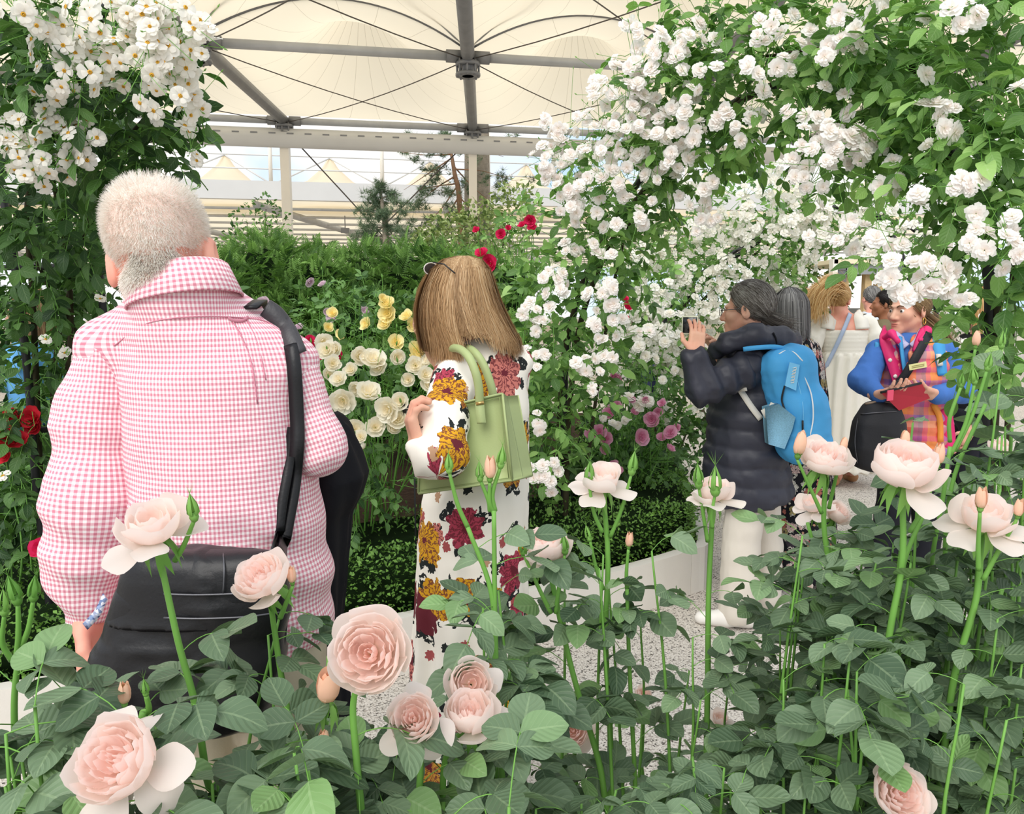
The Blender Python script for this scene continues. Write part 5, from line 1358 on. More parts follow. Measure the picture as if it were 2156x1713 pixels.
def face_parts(h, parent, brow=True):
    for q in (-1, 1):
        V, F = surfnet(s_ell([0,0,0],[.0108]*3), [-.014]*3, [.014]*3, .003)
        e = mk('eye', h.w(V+[q*.031,.0862,-.003]), F, M_EYE, parent)
        V, F = surfnet(s_ell([0,0,0],[.0062,.003,.0062]), [-.008]*3, [.008]*3, .002); mk('iris', h.w(V+[q*.031+(-.001),.0952,-.003]), F, M_IRIS, e)
        if brow:
            l = [[q*.014,.104,.017],[q*.03,.104,.024],[q*.046,.092,.019]]; mk('eyebrow', *(lambda t: (h.w(t[0]), t[1]))(tube(catmull(l,4), [.003,.0035,.0015], 6)), M_BROW, parent)
    V, F = surfnet(s_union([s_ell([0,.0975,-.0665],[.021,.0115,.0045]), s_ell([0,.097,-.0755],[.018,.0115,.005])], .001), [-.03,.07,-.09], [.03,.12,-.05], .003)
    mk('lips', h.w(V), F, M_LIP, parent)
def hand_fn(w, d, nrm, side=1, curl=.5, sc=1.0, spread=.1, wrist_from=None, thumb=.6):
    w = np.asarray(w, float); d = unit(d); nrm = unit(np.asarray(nrm, float)-d*np.dot(nrm, d)); s = np.cross(d, nrm)*side
    R = np.stack([s, d, nrm], 1)
    fs = [s_box(w+d*.045*sc, np.array([.039,.048,.0145])*sc, .013*sc, R)]
    fing = []
    for k, (off, L, b) in enumerate(((.029,.072,.088),(.010,.082,.092),(-.010,.076,.09),(-.029,.06,.082))):
        p = w+d*b*sc+s*off*sc; a = 0; dd = unit(d+s*spread*(off/.03))
        r = .0092*sc
        for j, fr in enumerate((.45,.3,.25)):
            a += (curl if np.isscalar(curl) else curl[k])*(.75 if j == 0 else 1.0)
            v = unit(dd*math.cos(a)+nrm*math.sin(a)); q = p+v*L*fr*sc
            fing.append(s_cone(p, q, r, r*.92)); p, r = q, r*.92
    b = w+d*.018*sc+s*.032*sc; m = b+unit(d*.7+s*.7+nrm*thumb*.4)*.042*sc; e = m+unit(d*.95+s*.1+nrm*thumb)*.034*sc
    th = [s_cone(b, m, .0125*sc, .0105*sc), s_cone(m, e, .0105*sc, .0085*sc)]
    if wrist_from is not None: fs.append(s_cone(np.asarray(wrist_from, float), w+d*.012*sc, .031*sc, .026*sc))
    palm = s_union(fs, .02*sc); tf = s_union(th, .004)
    def f(p):
        x = palm(p)
        for g in fing: x = smin(x, g(p), .0045)
        return smin(x, tf(p), .008)
    pts = [w-.04, w+.04, w+d*.19*sc-.03, w+d*.19*sc+.03]
    if wrist_from is not None: pts += [np.asarray(wrist_from)-.03, np.asarray(wrist_from)+.03]
    pts += [w+d*.1*sc+nrm*.1*sc, e, m]
    return f, bounds(pts, .02)
def build_person(base, label, skin, coarse, fine, group=None, hc=.014, hf=.004):
    """coarse: (fn, lo, hi); fine: list of (fn, lo, hi, h)"""
    parts = [surfnet(coarse[0], coarse[1], coarse[2], hc)] + [surfnet(f, lo, hi, h or hf) for f, lo, hi, h in fine]
    V, F = join(*[(v, f) for v, f in parts if len(v)])
    return mk_top('person', V, F, skin, base, label, 'person', group)
def garment(name, fn, lo, hi, h, mat, parent, wr=(), uvf=None, folds=None, col=None):
    V, F = surfnet(fn, lo, hi, h)
    N = vnormals(V, F)
    uv = uvf(V) if uvf else None
    for (amp, fx, fy, fz, sd) in wr:
        q = V*[fx, fy, fz]; nz = 1-np.abs(vnoise(q, 1.0, sd))*2
        V = V + N*(amp*nz)[:,None]
    if folds is not None: V = V + N*folds(V)[:,None]
    o = mk(name, V, F, mat, parent, uv=uv)
    return o
def cyl_uv(cx, cy, r):
    return lambda V: np.stack([np.arctan2(V[:,0]-cx, -(V[:,1]-cy))*r, V[:,2]], 1)
def axis_uv(a, b, r):
    a, b = np.asarray(a, float), np.asarray(b, float); d = unit(b-a); x = unit(np.cross(d, [0,1,0])); y = np.cross(d, x)
    return lambda V: np.stack([np.arctan2((V-a)@x, (V-a)@y)*r, (V-a)@d], 1)
def strands(name, paths, width, mat, parent, tint, rootfade=None):
    """paths (n,k,3); thin ribbons facing outward"""
    n, k, _ = paths.shape
    t = np.gradient(paths, axis=1); c = paths.mean((0,1)); out = paths-c
    sd = unit(np.cross(t, out)+1e-9)
    w = width*np.linspace(1, .35, k)[None,:,None]*np.ones((n,1,1))
    V = np.stack([paths-sd*w, paths+sd*w], 2).reshape(-1,3)
    i = (np.arange(n)*k*2)[:,None]+(np.arange(k-1)*2)[None,:]
    F = np.stack([i, i+1, i+3, i+2], -1).reshape(-1,4)
    tt = np.repeat(tint, k*2); rf = np.zeros((n,k)) if rootfade is None else rootfade
    o = mk(name, V, F, mat, parent, col=np.stack([tt, np.repeat(rf.reshape(-1), 2), tt*0], 1)); o['kind'] = 'stuff'
    return o
def strap(name, pts, fn, w, mat, parent, off=.004, thick=.003, n=8, across=None, top=None):
    p = catmull(pts, n)
    if fn is not None: p = onto(fn, p, off)
    g = sdf_grad(fn, p) if fn is not None else np.tile([0,-1.0,0], (len(p),1))
    t = unit(np.gradient(p, axis=0)); a = unit(np.cross(t, g)) if across is None else np.tile(across, (len(p),1))
    V, F = ribbon(p, a, w, thick)
    return mk(name, V, F, mat, parent) if parent is not None else (V, F, p)
def leg_shoe(px, Y, yaw, mat, parent, L=.27):
    x = P(px, 900, Y)[0]; R = rot(yaw); b = np.array([x, Y, 0.0])
    f = s_union([s_cone(b+R@[0,-.05,.05], b+R@[0,.05,.045], .045, .042), s_cone(b+R@[0,.05,.04], b+R@[0,.16,.03], .042, .03)], .02)
    f2 = lambda p: np.maximum(f(p), .002-p[:,2])
    V, F = surfnet(f2, b-.22+[0,0,.2], b+.22, .012); return mk('shoe', V, F, mat, parent)
def scalp_roots(h, n, rg, hairline):
    """points on the cranium where hairline(local) is True"""
    d = unit(rg.normal(0,1,(n*4,3))); p = np.array([0,-.016,.035])+d*[.076,.098,.090]
    p = p[hairline(p)][:n]; nr = unit((p-[0,-.016,.035])/np.array([.076,.098,.09])**2)
    return p, nr
def default_hairline(p):
    x, y, z = np.abs(p[:,0]), p[:,1], p[:,2]
    face = (y > .045) & (z < .085) & (y-.045 > (z-.05)*.6)
    ear = (x > .05) & (z < .012) & (y > -.035)
    return ~face & ~ear & (z > -.062)
def hair_cap(h, mat, parent, infl=.006, low=-.06, name='hair', tint=.4, hz=.008):
    f0 = s_ell([0,-.018,.037],[.075+infl,.096+infl,.09+infl])
    def f(p):
        q = h.loc(p)
        d = f0(q)
        cut = np.maximum(np.minimum(q[:,1]-.050, .060-q[:,2]+ (q[:,1]-.050)*0.4) , low-q[:,2])
        cut = np.maximum(cut, np.minimum(np.minimum(.016-q[:,2], q[:,1]+.034), np.abs(q[:,0])-.03))
        return np.maximum(d, cut)*h.s
    V, F = surfnet(f, *h.box(), hz, False)
    return mk(name, V, F, mat, parent, col=np.stack([np.full(len(V), tint)]*2+[np.zeros(len(V))], 1)*[1,0,1])
# ------------------------------------------------------------------ man in the pink gingham shirt
def gingham():
    t = NT('pink_gingham'); u = t.xyz(t.uv()); per = .0092
    sx = t.math('LESS_THAN', t.math('FRACT', t.math('DIVIDE', u[0], per)), .5); sy = t.math('LESS_THAN', t.math('FRACT', t.math('DIVIDE', u[1], per)), .5)
    f = t.math('MULTIPLY', t.math('ADD', sx, sy), .5)
    col = t.ramp(f, [(0.0, srgb(250, 243, 242)), (.5, srgb(236, 190, 198)), (1.0, srgb(214, 134, 152))])
    n = t.noise(t.obj(), 14, 5)
    return t.end(t.bsdf(col, .8, .1, n, .35, .012))
M_GING = gingham()
M_LEATHER = plain('black_leather', srgb(20, 20, 23), .40, .4, .15, 8, .12, 180)
M_LEATHER2 = plain('strap_leather', srgb(58, 57, 60), .45, .45, .12, 10, .2, 160)
M_KHAKI = plain('khaki_cotton', srgb(196, 184, 162), .85, .1, .06, 6, .15, 200)
M_BLACKC = plain('black_cloth', srgb(26, 26, 30), .85, .15, .15, 6, .2, 90)
M_BROWNSHOE = plain('brown_shoe', srgb(84, 58, 40), .5, .4, .1, 10)
mY = 1.46
mb = np.array([P(470, 900, mY)[0], mY, 0.0])
hd = Head(P(342, 545, 1.42), 10, 22, -10, 1.06)
neck = P(398, 650, 1.46)
torso_rows = [(655,320,520,1.46,.085),(700,285,585,1.46,.12),(780,272,632,1.465,.14),(900,272,650,1.47,.148),(1050,285,668,1.47,.155),(1200,295,692,1.47,.16),(1345,300,694,1.47,.16)]
sh = [C((390,655,1.46),(226,733,1.46),64,62), C((400,650,1.46),(608,765,1.46),64,60)]
shirt_fn = s_union([LO(torso_rows, .02), s_cone(P(380,626,1.405), P(400,668,1.44), .083, .09)]+sh, .05)
slL = s_union([C((232,735,1.46),(203,870,1.45),60,72), C((203,870,1.45),(196,1050,1.42),72,86), C((196,1050,1.42),(180,1180,1.41),86,72), C((180,1180,1.41),(188,1300,1.40),72,42)], .05)
slR = s_union([C((606,772,1.46),(668,940,1.45),60,52), C((668,940,1.45),(640,925,1.78),50,40)], .04)
body_core = s_union([LO([(r[0], r[1]+14, r[2]-14, r[3], r[4]-.02) for r in torso_rows], .03), C((390,655,1.46),(222,735,1.46),46,46), C((390,655,1.46),(606,768,1.46),46,44), C((222,738,1.46),(193,1050,1.42),44,38), C((193,1050,1.42),(185,1300,1.40),36,28), C((606,772,1.46),(668,940,1.45),44,36), C((668,940,1.45),(640,925,1.78),36,28),
     C((410,1400,1.47),(420,1700,1.47),80,60), C((590,1400,1.47),(600,1700,1.47),80,60), CZ((420,1700,1.47), .05, 1.47, 430, .055, .035), CZ((600,1700,1.47), .05, 1.47, 598, .055, .035)], .04)
hL, bL = hand_fn(P(186,1300,1.40), P(192,1420,1.38)-P(186,1300,1.40), (1,.2,0), 1, .35, 1.05, .05, P(180,1240,1.40))
hR, bR = hand_fn(P(632,922,1.84), (-.3,.8,.1), (-.3,-.1,-1), 1, .7, 1.05, .05, P(640,925,1.76))
man = build_person(mb, 'man with short white hair in a pink gingham shirt and khaki trousers, seen from behind', M_SKIN_R,
    (body_core, *bounds([P(60,560,1.2), P(760,1720,1.9), mb+[-.3,-.2,0], mb+[.3,.2,.2]], .02)),
    [(hd.fn(neck, .062), *bounds([hd.c-.17, hd.c+.17, neck], .02), .0045), (hL, *bL, .005), (hR, *bR, .005)])
cx, cy = P(470, 900, mY)[0], mY
shirt = garment('shirt', s_cut(shirt_fn, (0,0,-1), -P(480,1338,1.47)[2]), *px_bounds([(130,600,1.2),(760,1380,1.75)], .02), .0065, M_GING, man,
    wr=[(.003, 5, 5, 9, 1), (.002, 14, 14, 22, 2)], uvf=cyl_uv(cx, cy, .19),
    folds=lambda V: .0045*np.sin(V[:,2]*62+V[:,0]*26+2*vnoise(V,5,4))*np.clip((P(0,1000,1.3)[2]-V[:,2])*5, 0, 1)*np.clip((V[:,0]-cx+.03)*7, 0, 1))
for nm, fn, pb, ax in (('sleeve', slL, [(60,640,1.25),(320,1345,1.65)], ((222,738,1.46),(185,1250,1.41))), ('sleeve', slR, [(520,690,1.25),(760,1040,2.0)], ((606,772,1.46),(668,950,1.45)))):
    f2 = fn
    if ax[0][0] == 222: f2 = s_cut(fn, P(186,1330,1.39)-P(184,1200,1.41), (P(186,1308,1.40))@unit(P(186,1330,1.39)-P(184,1200,1.41)))
    else: f2 = s_cut(fn, (0,1,0), 1.72)
    garment(nm, f2, *px_bounds(pb, .04), .006, M_GING, shirt, wr=[(.003, 9, 9, 14, 5), (.002, 18, 18, 30, 6)], uvf=axis_uv(P(*ax[0]), P(*ax[1]), .075),
        folds=(lambda V: .0035*np.sin(V[:,2]*85+V[:,0]*30+2.5*vnoise(V,6,8))*np.clip((P(0,1020,1.4)[2]-V[:,2])*7, 0, 1)) if ax[0][0] == 222 else None)
# collar
ct, rl = P(386, 606, 1.405), rot(8, 10, -9)
th = np.linspace(-2.75, 2.75, 41)-math.pi/2
def cring(r1, r2, z): return np.stack([r1*np.cos(th), r2*np.sin(th), np.full(41, z)], 1)
rings = [cring(.074,.068,-.02), cring(.070,.066,.030), cring(.0725,.0685,.0345), cring(.078,.074,.030), cring(.094,.09,-.024), cring(.0915,.0875,-.026), cring(.076,.072,.02)]
V = ct + 1.06*np.concatenate(rings)@rl.T
uvc = np.concatenate([np.stack([th*.085, r[:,2]], 1) for r in rings])
mk('collar', V, grid_faces(7, 41), M_GING, shirt, uv=uvc)
M_SEAM = plain('shirt_seam', srgb(208, 140, 156), .8, .1, .1, 50)
def seam(name, pts, r=.0011, mat=M_SEAM, fn=shirt_fn, par=None, off=.0035):
    return mk(name, *tube(hline(fn, pts, 1.4, off), r, 5), mat, par or shirt)
seam('yoke_seam', [(240,728),(290,690),(340,673),(420,666),(500,668),(560,676),(600,705)])
seam('pleat', [(488,672),(510,712),(530,765),(542,850)], .0016)
seam('pleat', [(520,672),(545,730),(560,800)], .0012)
mk('hanger_loop', *ribbon(hline(shirt_fn, [(480,668),(492,674),(512,674),(522,668)], 1.4, .006), [0,0,1], .003, .002), M_SEAM, shirt)
# cuff lining with the blue print
tl = NT('blue_print'); vv = tl.n('ShaderNodeTexVoronoi'); tl.l(tl.obj(), vv.inputs['Vector']); vv.inputs['Scale'].default_value = 160
M_PRINT = tl.end(tl.bsdf(tl.ramp(tl.xyz(vv.outputs['Color'])[0], [(0,srgb(60,80,130)),(.4,srgb(150,170,205)),(.7,srgb(235,236,240)),(1,srgb(120,130,170))]), .7, .2))
a, b = P(213,1262,1.375), P(176,1322,1.375)
p = catmull([P(222,1255,1.34), P(205,1290,1.33), P(180,1318,1.34)], 6); mk('cuff_lining', *ribbon(p, unit(P(222,1275,1.34)-P(212,1262,1.34)), .007, .003), M_PRINT, shirt)
# trousers
tr_fn = s_union([LO([(1290,310,685,1.47,.15),(1400,322,680,1.47,.155),(1470,330,676,1.47,.15)], .04), C((418,1460,1.47),(425,1700,1.47),96,84), C((588,1460,1.47),(604,1700,1.47),92,80), CZ((425,1700,1.47), .06, 1.47, 430, .075, .062), CZ((604,1700,1.47), .06, 1.47, 600, .072, .062)], .03)
garment('trousers', tr_fn, *bounds([P(260,1270,1.2), P(760,1720,1.7), mb+[-.3,-.2,.03], mb+[.35,.2,.2]], .02), .009, M_KHAKI, man, wr=[(.005, 9, 9, 7, 3), (.003, 20, 20, 14, 9)])
leg_shoe(430, 1.44, 8, M_BROWNSHOE, man); leg_shoe(600, 1.44, -10, M_BROWNSHOE, man)
# hair: short white crop, thin at the crown
M_WHAIR = hairmat('white_hair', srgb(226, 218, 206), srgb(246, 242, 234), srgb(254, 253, 250), srgb(228, 206, 188))
rg = np.random.default_rng(3)
hfn = hd.fn(neck, .062, False)
p, nr = scalp_roots(hd, 26000, rg, lambda q: default_hairline(q))
# nape: extra roots on the back of the neck
q = np.stack([rg.uniform(-.07,.07,9000), rg.uniform(-.13,-.02,9000), rg.uniform(-.075,-.04,9000)], 1)
q = q[(np.abs(q[:,0])/.07)**2 + ((q[:,2]+.04)/.068)**2 < 1]
qw = onto(hfn, hd.w(q), 0.0); qn = sdf_grad(hfn, qw)@hd.R; ql = hd.loc(qw)
ok = (ql[:,1] < -.01) & (qn[:,1] < .15) & (ql[:,2] > -.082)
p, nr = np.concatenate([p, ql[ok]]), np.concatenate([nr, qn[ok]])
bald = np.exp(-(((p[:,0]-.014)/.034)**2+((p[:,1]+.055)/.045)**2))*(p[:,2] > .06)
keep = rg.uniform(0,1,len(p)) > bald*.9
p, nr = p[keep], nr[keep]
wt = np.clip((p[:,2:3]-.02)/.07, 0, 1); wt = wt*wt*(3-2*wt)
L = (.008+.008*wt[:,0])*rg.uniform(.6,1.2,len(p))
dirn = unit(nr*.75 + np.array([0,.15,.0])*wt + np.array([0,-.12,-.5])*(1-wt) + rg.normal(0,.22,p.shape))
k = 3; t = np.linspace(0,1,k)[None,:,None]
path = p[:,None,:]+dirn[:,None,:]*L[:,None,None]*t+np.array([0,0,-.25])*(L[:,None,None]*t**2)*(1-wt)[:,None,:]
hp = hd.w(path.reshape(-1,3)).reshape(path.shape)
hair_cap(hd, plain('scalp', srgb(242,216,204), .7, .2, .06, 30), man, .001, -.07, 'scalp')
strands('hair', hp, .00045, M_WHAIR, man, rg.uniform(0,1,len(p)))

# ------------------------------------------------------------------ his black shoulder bag and the coat over his arm
bgY = 1.215
bag_rows = [(1160,282,596,bgY,.040),(1210,266,602,bgY,.048),(1290,240,602,bgY,.052),(1370,205,596,bgY,.056),(1430,196,580,bgY,.058),(1490,230,564,bgY,.055),(1528,300,535,bgY,.045)]
bag_fn = LO(bag_rows, .03, 2.8)
bag = empty('shoulder_bag', P(400,1528,bgY), 'black leather shoulder bag hanging behind the man in pink gingham', 'bag')
garment('bag_body', bag_fn, *px_bounds([(150,1120,1.1),(650,1560,1.33)], .03), .006, M_LEATHER, bag, wr=[(.006, 7, 7, 11, 3), (.0015, 30, 30, 40, 4)],
    folds=lambda V: .005*np.sin((V[:,2]-P(0,1340,1.2)[2])*48+V[:,0]*3)*np.clip(1-np.abs(V[:,2]-P(0,1340,1.2)[2])*9, 0, 1))
f3 = lambda p: np.maximum(np.abs(bag_fn(p)+.001)-.004, np.maximum(P(0,1300,bgY)[2]-p[:,2], p[:,1]-bgY))
garment('flap', f3, *px_bounds([(230,1130,1.1),(640,1320,1.3)], .02), .005, M_LEATHER, bag, wr=[(.002, 14, 14, 20, 5)])
def onbag(name, pts, r, mat, off=.009): return mk(name, *tube(hline(bag_fn, pts, 1.2, off), r, 6), mat, bag)
M_ZIP = plain('zip', srgb(96, 96, 100), .35, .5, .1, 20, metallic=.6)
onbag('zip', [(345,1250,1.15),(420,1252,1.15),(520,1248,1.15),(585,1240,1.15)], .0018, M_ZIP); onbag('zip', [(345,1300,1.15),(420,1302,1.15),(520,1298,1.15),(590,1288,1.15)], .0018, M_ZIP)
onbag('stitching', [(470,1165,1.16),(472,1200,1.15),(470,1248,1.15)], .0013, M_ZIP)
onbag('piping', [(596,1170,1.17),(604,1260,1.17),(596,1370,1.17),(578,1450,1.17),(548,1512,1.17),(500,1530,1.17)], .003, M_LEATHER2, .003)
union_sb = s_union([shirt_fn, slR], .02)
mk('shoulder_pad', *facing_ribbon(hline(shirt_fn, [(556,652),(578,668),(602,702),(622,748)], 1.4, .012), .0215, .007), M_LEATHER2, bag)
s2 = hline(union_sb, [(612,725),(619,770),(624,850),(626,930),(618,1020),(606,1090),(597,1140)], 1.4, .011)
mk('strap', *facing_ribbon(np.concatenate([s2, [P(592,1178,1.19)]]), .0125, .005), M_LEATHER, bag)
s3 = hline(union_sb, [(618,900),(606,980),(594,1050),(584,1130)], 1.4, .007)
mk('strap', *facing_ribbon(np.concatenate([s3, [P(574,1178,1.19)]]), .0105, .004), M_LEATHER, bag)
s4 = onto(shirt_fn, catmull([P(546,634,1.40), P(552,628,1.48), P(558,660,1.56), P(566,760,1.62)], 6), .006)
mk('strap', *ribbon(s4, [1,0,0], .015, .005), M_LEATHER, bag)

coat_fn = LO([(868,690,712,1.66,.05),(905,672,738,1.65,.085),(950,660,758,1.64,.10),(1000,650,772,1.62,.105),(1040,655,760,1.62,.10),(1080,655,738,1.62,.09),(1200,650,729,1.62,.08),(1330,648,718,1.62,.075),(1450,648,735,1.62,.075),(1565,655,745,1.62,.07)], .03)
coat = mk_top('folded_coat', *(lambda V, F: (V + vnormals(V,F)*(.006*vnoise(V*[8,8,3],1.0,3)+.004*np.sin(np.arctan2(V[:,0]-P(690,900,1.62)[0], V[:,1]-1.62)*7))[:,None], F))(*surfnet(coat_fn, *px_bounds([(620,840,1.45),(800,1600,1.8)], .03), .009)), M_BLACKC, P(690,1565,1.62), 'black coat hanging folded over the gingham-shirt man\'s forearm', 'coat')
# ------------------------------------------------------------------ woman in the long floral dress
def floral(name, ground, petals, leafc, scale, dens=.55):
    t = NT(name); uv = t.uv()
    def layer(sc, R, off, keep):
        mp = t.n('ShaderNodeMapping'); t.l(uv, mp.inputs['Vector']); mp.inputs['Location'].default_value = (off, off*1.7, 0)
        wob = t.n('ShaderNodeTexNoise'); t.l(mp.outputs[0], wob.inputs['Vector']); wob.inputs['Scale'].default_value = sc*4; wob.inputs['Detail'].default_value = 5
        wv = t.n('ShaderNodeVectorMath', operation='MULTIPLY_ADD'); t.l(wob.outputs['Color'], wv.inputs[0]); wv.inputs[1].default_value = (.34/sc,)*3; t.l(mp.outputs[0], wv.inputs[2])
        v = t.n('ShaderNodeTexVoronoi', voronoi_dimensions='2D'); t.l(wv.outputs[0], v.inputs['Vector']); v.inputs['Scale'].default_value = sc; v.inputs['Randomness'].default_value = .8
        dv = t.n('ShaderNodeVectorMath', operation='SUBTRACT'); t.l(wv.outputs[0], dv.inputs[0]); t.l(v.outputs['Position'], dv.inputs[1])
        d = t.xyz(dv.outputs[0]); an = t.math('ARCTAN2', d[1], d[0]); c = t.xyz(v.outputs['Color'])
        lobes = t.math('ADD', .78, t.math('MULTIPLY', t.math('ABSOLUTE', t.math('SINE', t.math('ADD', t.math('MULTIPLY', an, 4.0), t.math('MULTIPLY', c[2], 6.0)))), .3))
        rad = t.math('DIVIDE', v.outputs['Distance'], t.math('MULTIPLY', lobes, R))
        has = t.math('LESS_THAN', c[0], keep)
        return rad, an, c, t.math('MULTIPLY', t.math('LESS_THAN', rad, 1.0), has), has, v.outputs['Distance']
    rad, an, c, m, has, dist = layer(scale, .40, 0.0, dens)
    pet = t.ramp(c[1], petals, 'CONSTANT')
    streak = t.math('GREATER_THAN', t.math('SINE', t.math('ADD', t.math('MULTIPLY', an, 15.0), t.math('MULTIPLY', t.noise(uv, scale*14, 3), 16.0))), .25)
    pet = t.mix(t.math('MULTIPLY', streak, .85), pet, petals[-1][1])
    pet = t.mix(t.math('LESS_THAN', rad, .22), pet, petals[-1][1])
    ring = t.math('MULTIPLY', t.math('MULTIPLY', t.math('GREATER_THAN', rad, .85), t.math('LESS_THAN', rad, 1.42)), t.math('MULTIPLY', has, t.math('GREATER_THAN', t.math('SINE', t.math('MULTIPLY', an, 3.0)), .25)))
    lf = t.math('MULTIPLY', ring, t.math('GREATER_THAN', t.noise(uv, scale*9, 3), .44))
    col = t.mix(lf, ground, leafc); col = t.mix(m, col, pet)
    r3, a3, c3, m3, h3, d3 = layer(scale*1.45, .30, 8.3, dens*.55)
    p3 = t.ramp(c3[1], [(0, petals[2][1]), (.35, petals[1][1]), (.7, petals[0][1])], 'CONSTANT')
    p3 = t.mix(t.math('GREATER_THAN', t.noise(uv, scale*22, 2), .55), p3, petals[-1][1])
    col = t.mix(t.math('MULTIPLY', m3, t.math('SUBTRACT', 1.0, m)), col, p3)
    r2, a2, c2, m2, h2, d2 = layer(scale*2.6, .26, 3.7, .30)
    col = t.mix(t.math('MULTIPLY', m2, t.math('SUBTRACT', 1.0, m)), col, t.ramp(c2[1], [(0, leafc), (.35, srgb(168,84,84)), (.7, srgb(190,150,120))], 'CONSTANT'))
    return t.end(t.bsdf(col, .75, .15))
M_FLORAL = floral('floral_cloth', srgb(248, 242, 230), [(0, srgb(214,158,38)), (.34, srgb(202,122,112)), (.62, srgb(170,64,84)), (.8, srgb(204,150,60)), (.95, srgb(104,40,50))], srgb(40, 44, 44), 7.0, .55)
fY = 2.15
fb_ = np.array([P(985,900,fY)[0], fY, 0.0])
hw = Head(P(968,648,2.14), 48, 26, 4, .94)
f_neck = P(1018, 705, 2.16)
dress_rows = [(694,992,1052,2.16,.05),(718,965,1084,2.16,.08),(755,950,1104,2.16,.10),(850,948,1116,2.16,.115),(950,925,1112,2.16,.125),(1050,892,1110,2.15,.145),(1150,881,1107,2.15,.15),(1300,874,1104,2.15,.155),(1450,867,1098,2.15,.16),(1600,862,1096,2.15,.165),(1668,860,1096,2.15,.165)]
dr_fn = s_union([LO(dress_rows, .012), C((1020,735,2.15),(960,775,2.10),26,34), C((1020,735,2.16),(1090,765,2.16),26,30)], .03)
slv = s_union([C((962,782,2.08),(937,885,1.92),42,46), C((937,885,1.92),(932,955,1.85),46,48), C((932,955,1.85),(888,962,1.84),46,42)], .03)
fcore = s_union([LO([(r[0], r[1]+9, r[2]-9, r[3], r[4]-.02) for r in dress_rows[:7]], .03), C((962,782,2.08),(937,885,1.92),24,22), C((937,885,1.92),(926,955,1.85),22,20), C((926,955,1.85),(880,945,1.86),20,16), C((1088,770,2.16),(1060,900,2.3),24,22), C((1060,900,2.3),(935,775,2.28),20,17),
     s_cone(P(945,1100,2.15), [P(945,900,2.15)[0], 2.15, .08], .08, .04), s_cone(P(1045,1100,2.15), [P(1045,900,2.15)[0], 2.15, .08], .08, .04)], .03)
h1, b1 = hand_fn(P(882,948,1.86), (-.25,.05,1.0), (.9,.3,.35), 1, .75, .92, .05, P(908,957,1.85))
h2_, b2 = hand_fn(P(925,755,2.26), P(893,700,2.24)-P(925,755,2.26), (.5,.6,.3), -1, .25, .92, .12, P(940,785,2.28))
lady = build_person(fb_, 'woman with long honey-brown hair in a cream floral print dress, turned away', M_SKIN,
    (fcore, *bounds([P(840,660,1.75), P(1140,1700,2.45), fb_+[-.2,-.2,.02], fb_+[.2,.2,.1]], .03)), [(hw.fn(f_neck, .05), *bounds([hw.c-.16, hw.c+.16, f_neck], .02), .005), (h1, *b1, .0045), (h2_, *b2, .0045)])
fcx = P(1000,900,fY)[0]
dress = garment('dress', dr_fn, *px_bounds([(840,670,1.95),(1140,1700,2.36)], .02), .008, M_FLORAL, lady, wr=[(.004, 8, 8, 6, 2), (.002, 22, 22, 18, 3)], uvf=cyl_uv(fcx, fY, .16),
    folds=lambda V: (.012*np.sin(np.arctan2(V[:,0]-fcx, V[:,1]-fY)*9+1.0)+.006*np.sin(np.arctan2(V[:,0]-fcx, V[:,1]-fY)*17))*np.clip((P(0,1000,fY)[2]-V[:,2])*1.6, 0, 1))
garment('sleeve', s_cut(slv, (-1,0,-.25), -(P(868,960,1.84)@unit([1,0,.25]))), *px_bounds([(830,700,1.74),(1040,1020,2.2)], .03), .006, M_FLORAL, dress, wr=[(.006, 10, 10, 12, 5), (.0035, 24, 24, 24, 6)], uvf=axis_uv(P(962,782,2.08), P(930,958,1.85), .06))
slr = s_union([C((1088,768,2.16),(1062,895,2.29),32,30), C((1062,895,2.29),(960,800,2.29),28,24)], .03)
garment('sleeve', slr, *px_bounds([(920,700,2.1),(1130,960,2.4)], .03), .009, M_FLORAL, dress, wr=[(.004, 10, 10, 12, 5)], uvf=axis_uv(P(1088,768,2.16), P(1062,895,2.29), .06))
M_WSHOE = plain('white_shoe', srgb(232, 228, 222), .5, .3, .04, 10)
leg_shoe(945, 2.12, 30, M_WSHOE, lady); leg_shoe(1045, 2.08, 30, M_WSHOE, lady)
# hair curtain
M_HONEY = hairmat('honey_hair', srgb(140, 108, 74), srgb(196, 160, 116), srgb(232, 206, 164))
hrows = np.array([(537,976,10,.02),(545,974,42,.06),(565,968,62,.09),(610,964,78,.10),(650,967,90,.108),(690,978,100,.112),(720,990,106,.115),(752,996,106,.115)], float)
def hair_at(a, v):
    """a angle (0 = right, growing towards the viewer), v pixel row"""
    cx_, rx, ry = [np.interp(v, hrows[:,0], hrows[:,k]) for k in (1,2,3)]
    px = cx_+rx*np.cos(a); Y = 2.13 - ry*np.sin(a)
    d = np.stack([(px-W_PX/2)/F_PX, np.full_like(px, _cp)+((H_PX/2-v)/F_PX)*_sp, -_sp+((H_PX/2-v)/F_PX)*_cp], -1)
    return np.array([0,0,CAM_Z]) + d*(Y/d[...,1])[...,None]
rg = np.random.default_rng(11)
def end_row(a):
    c = np.cos(a)
    e = np.where(c < -.15, 752-16*np.abs(c+.55), np.where(c < .55, 694+(c+.15)*16, 738-30*np.abs(c-.85)))
    return np.where(np.sin(a) < .05, np.minimum(e, 690), e)
na, nv = 64, 22
A = np.linspace(-.9, math.pi+.9, na); Vr = np.linspace(0, 1, nv)
ga, gv = np.meshgrid(A, Vr, indexing='ij'); er = end_row(ga)
rows_ = 538+(er-6-538)*gv
base_pts = hair_at(ga, rows_)
base_pts[...,:2] = np.array([P(970,600,2.13)[0], 2.13]) + (base_pts[...,:2]-np.array([P(970,600,2.13)[0], 2.13]))*.96
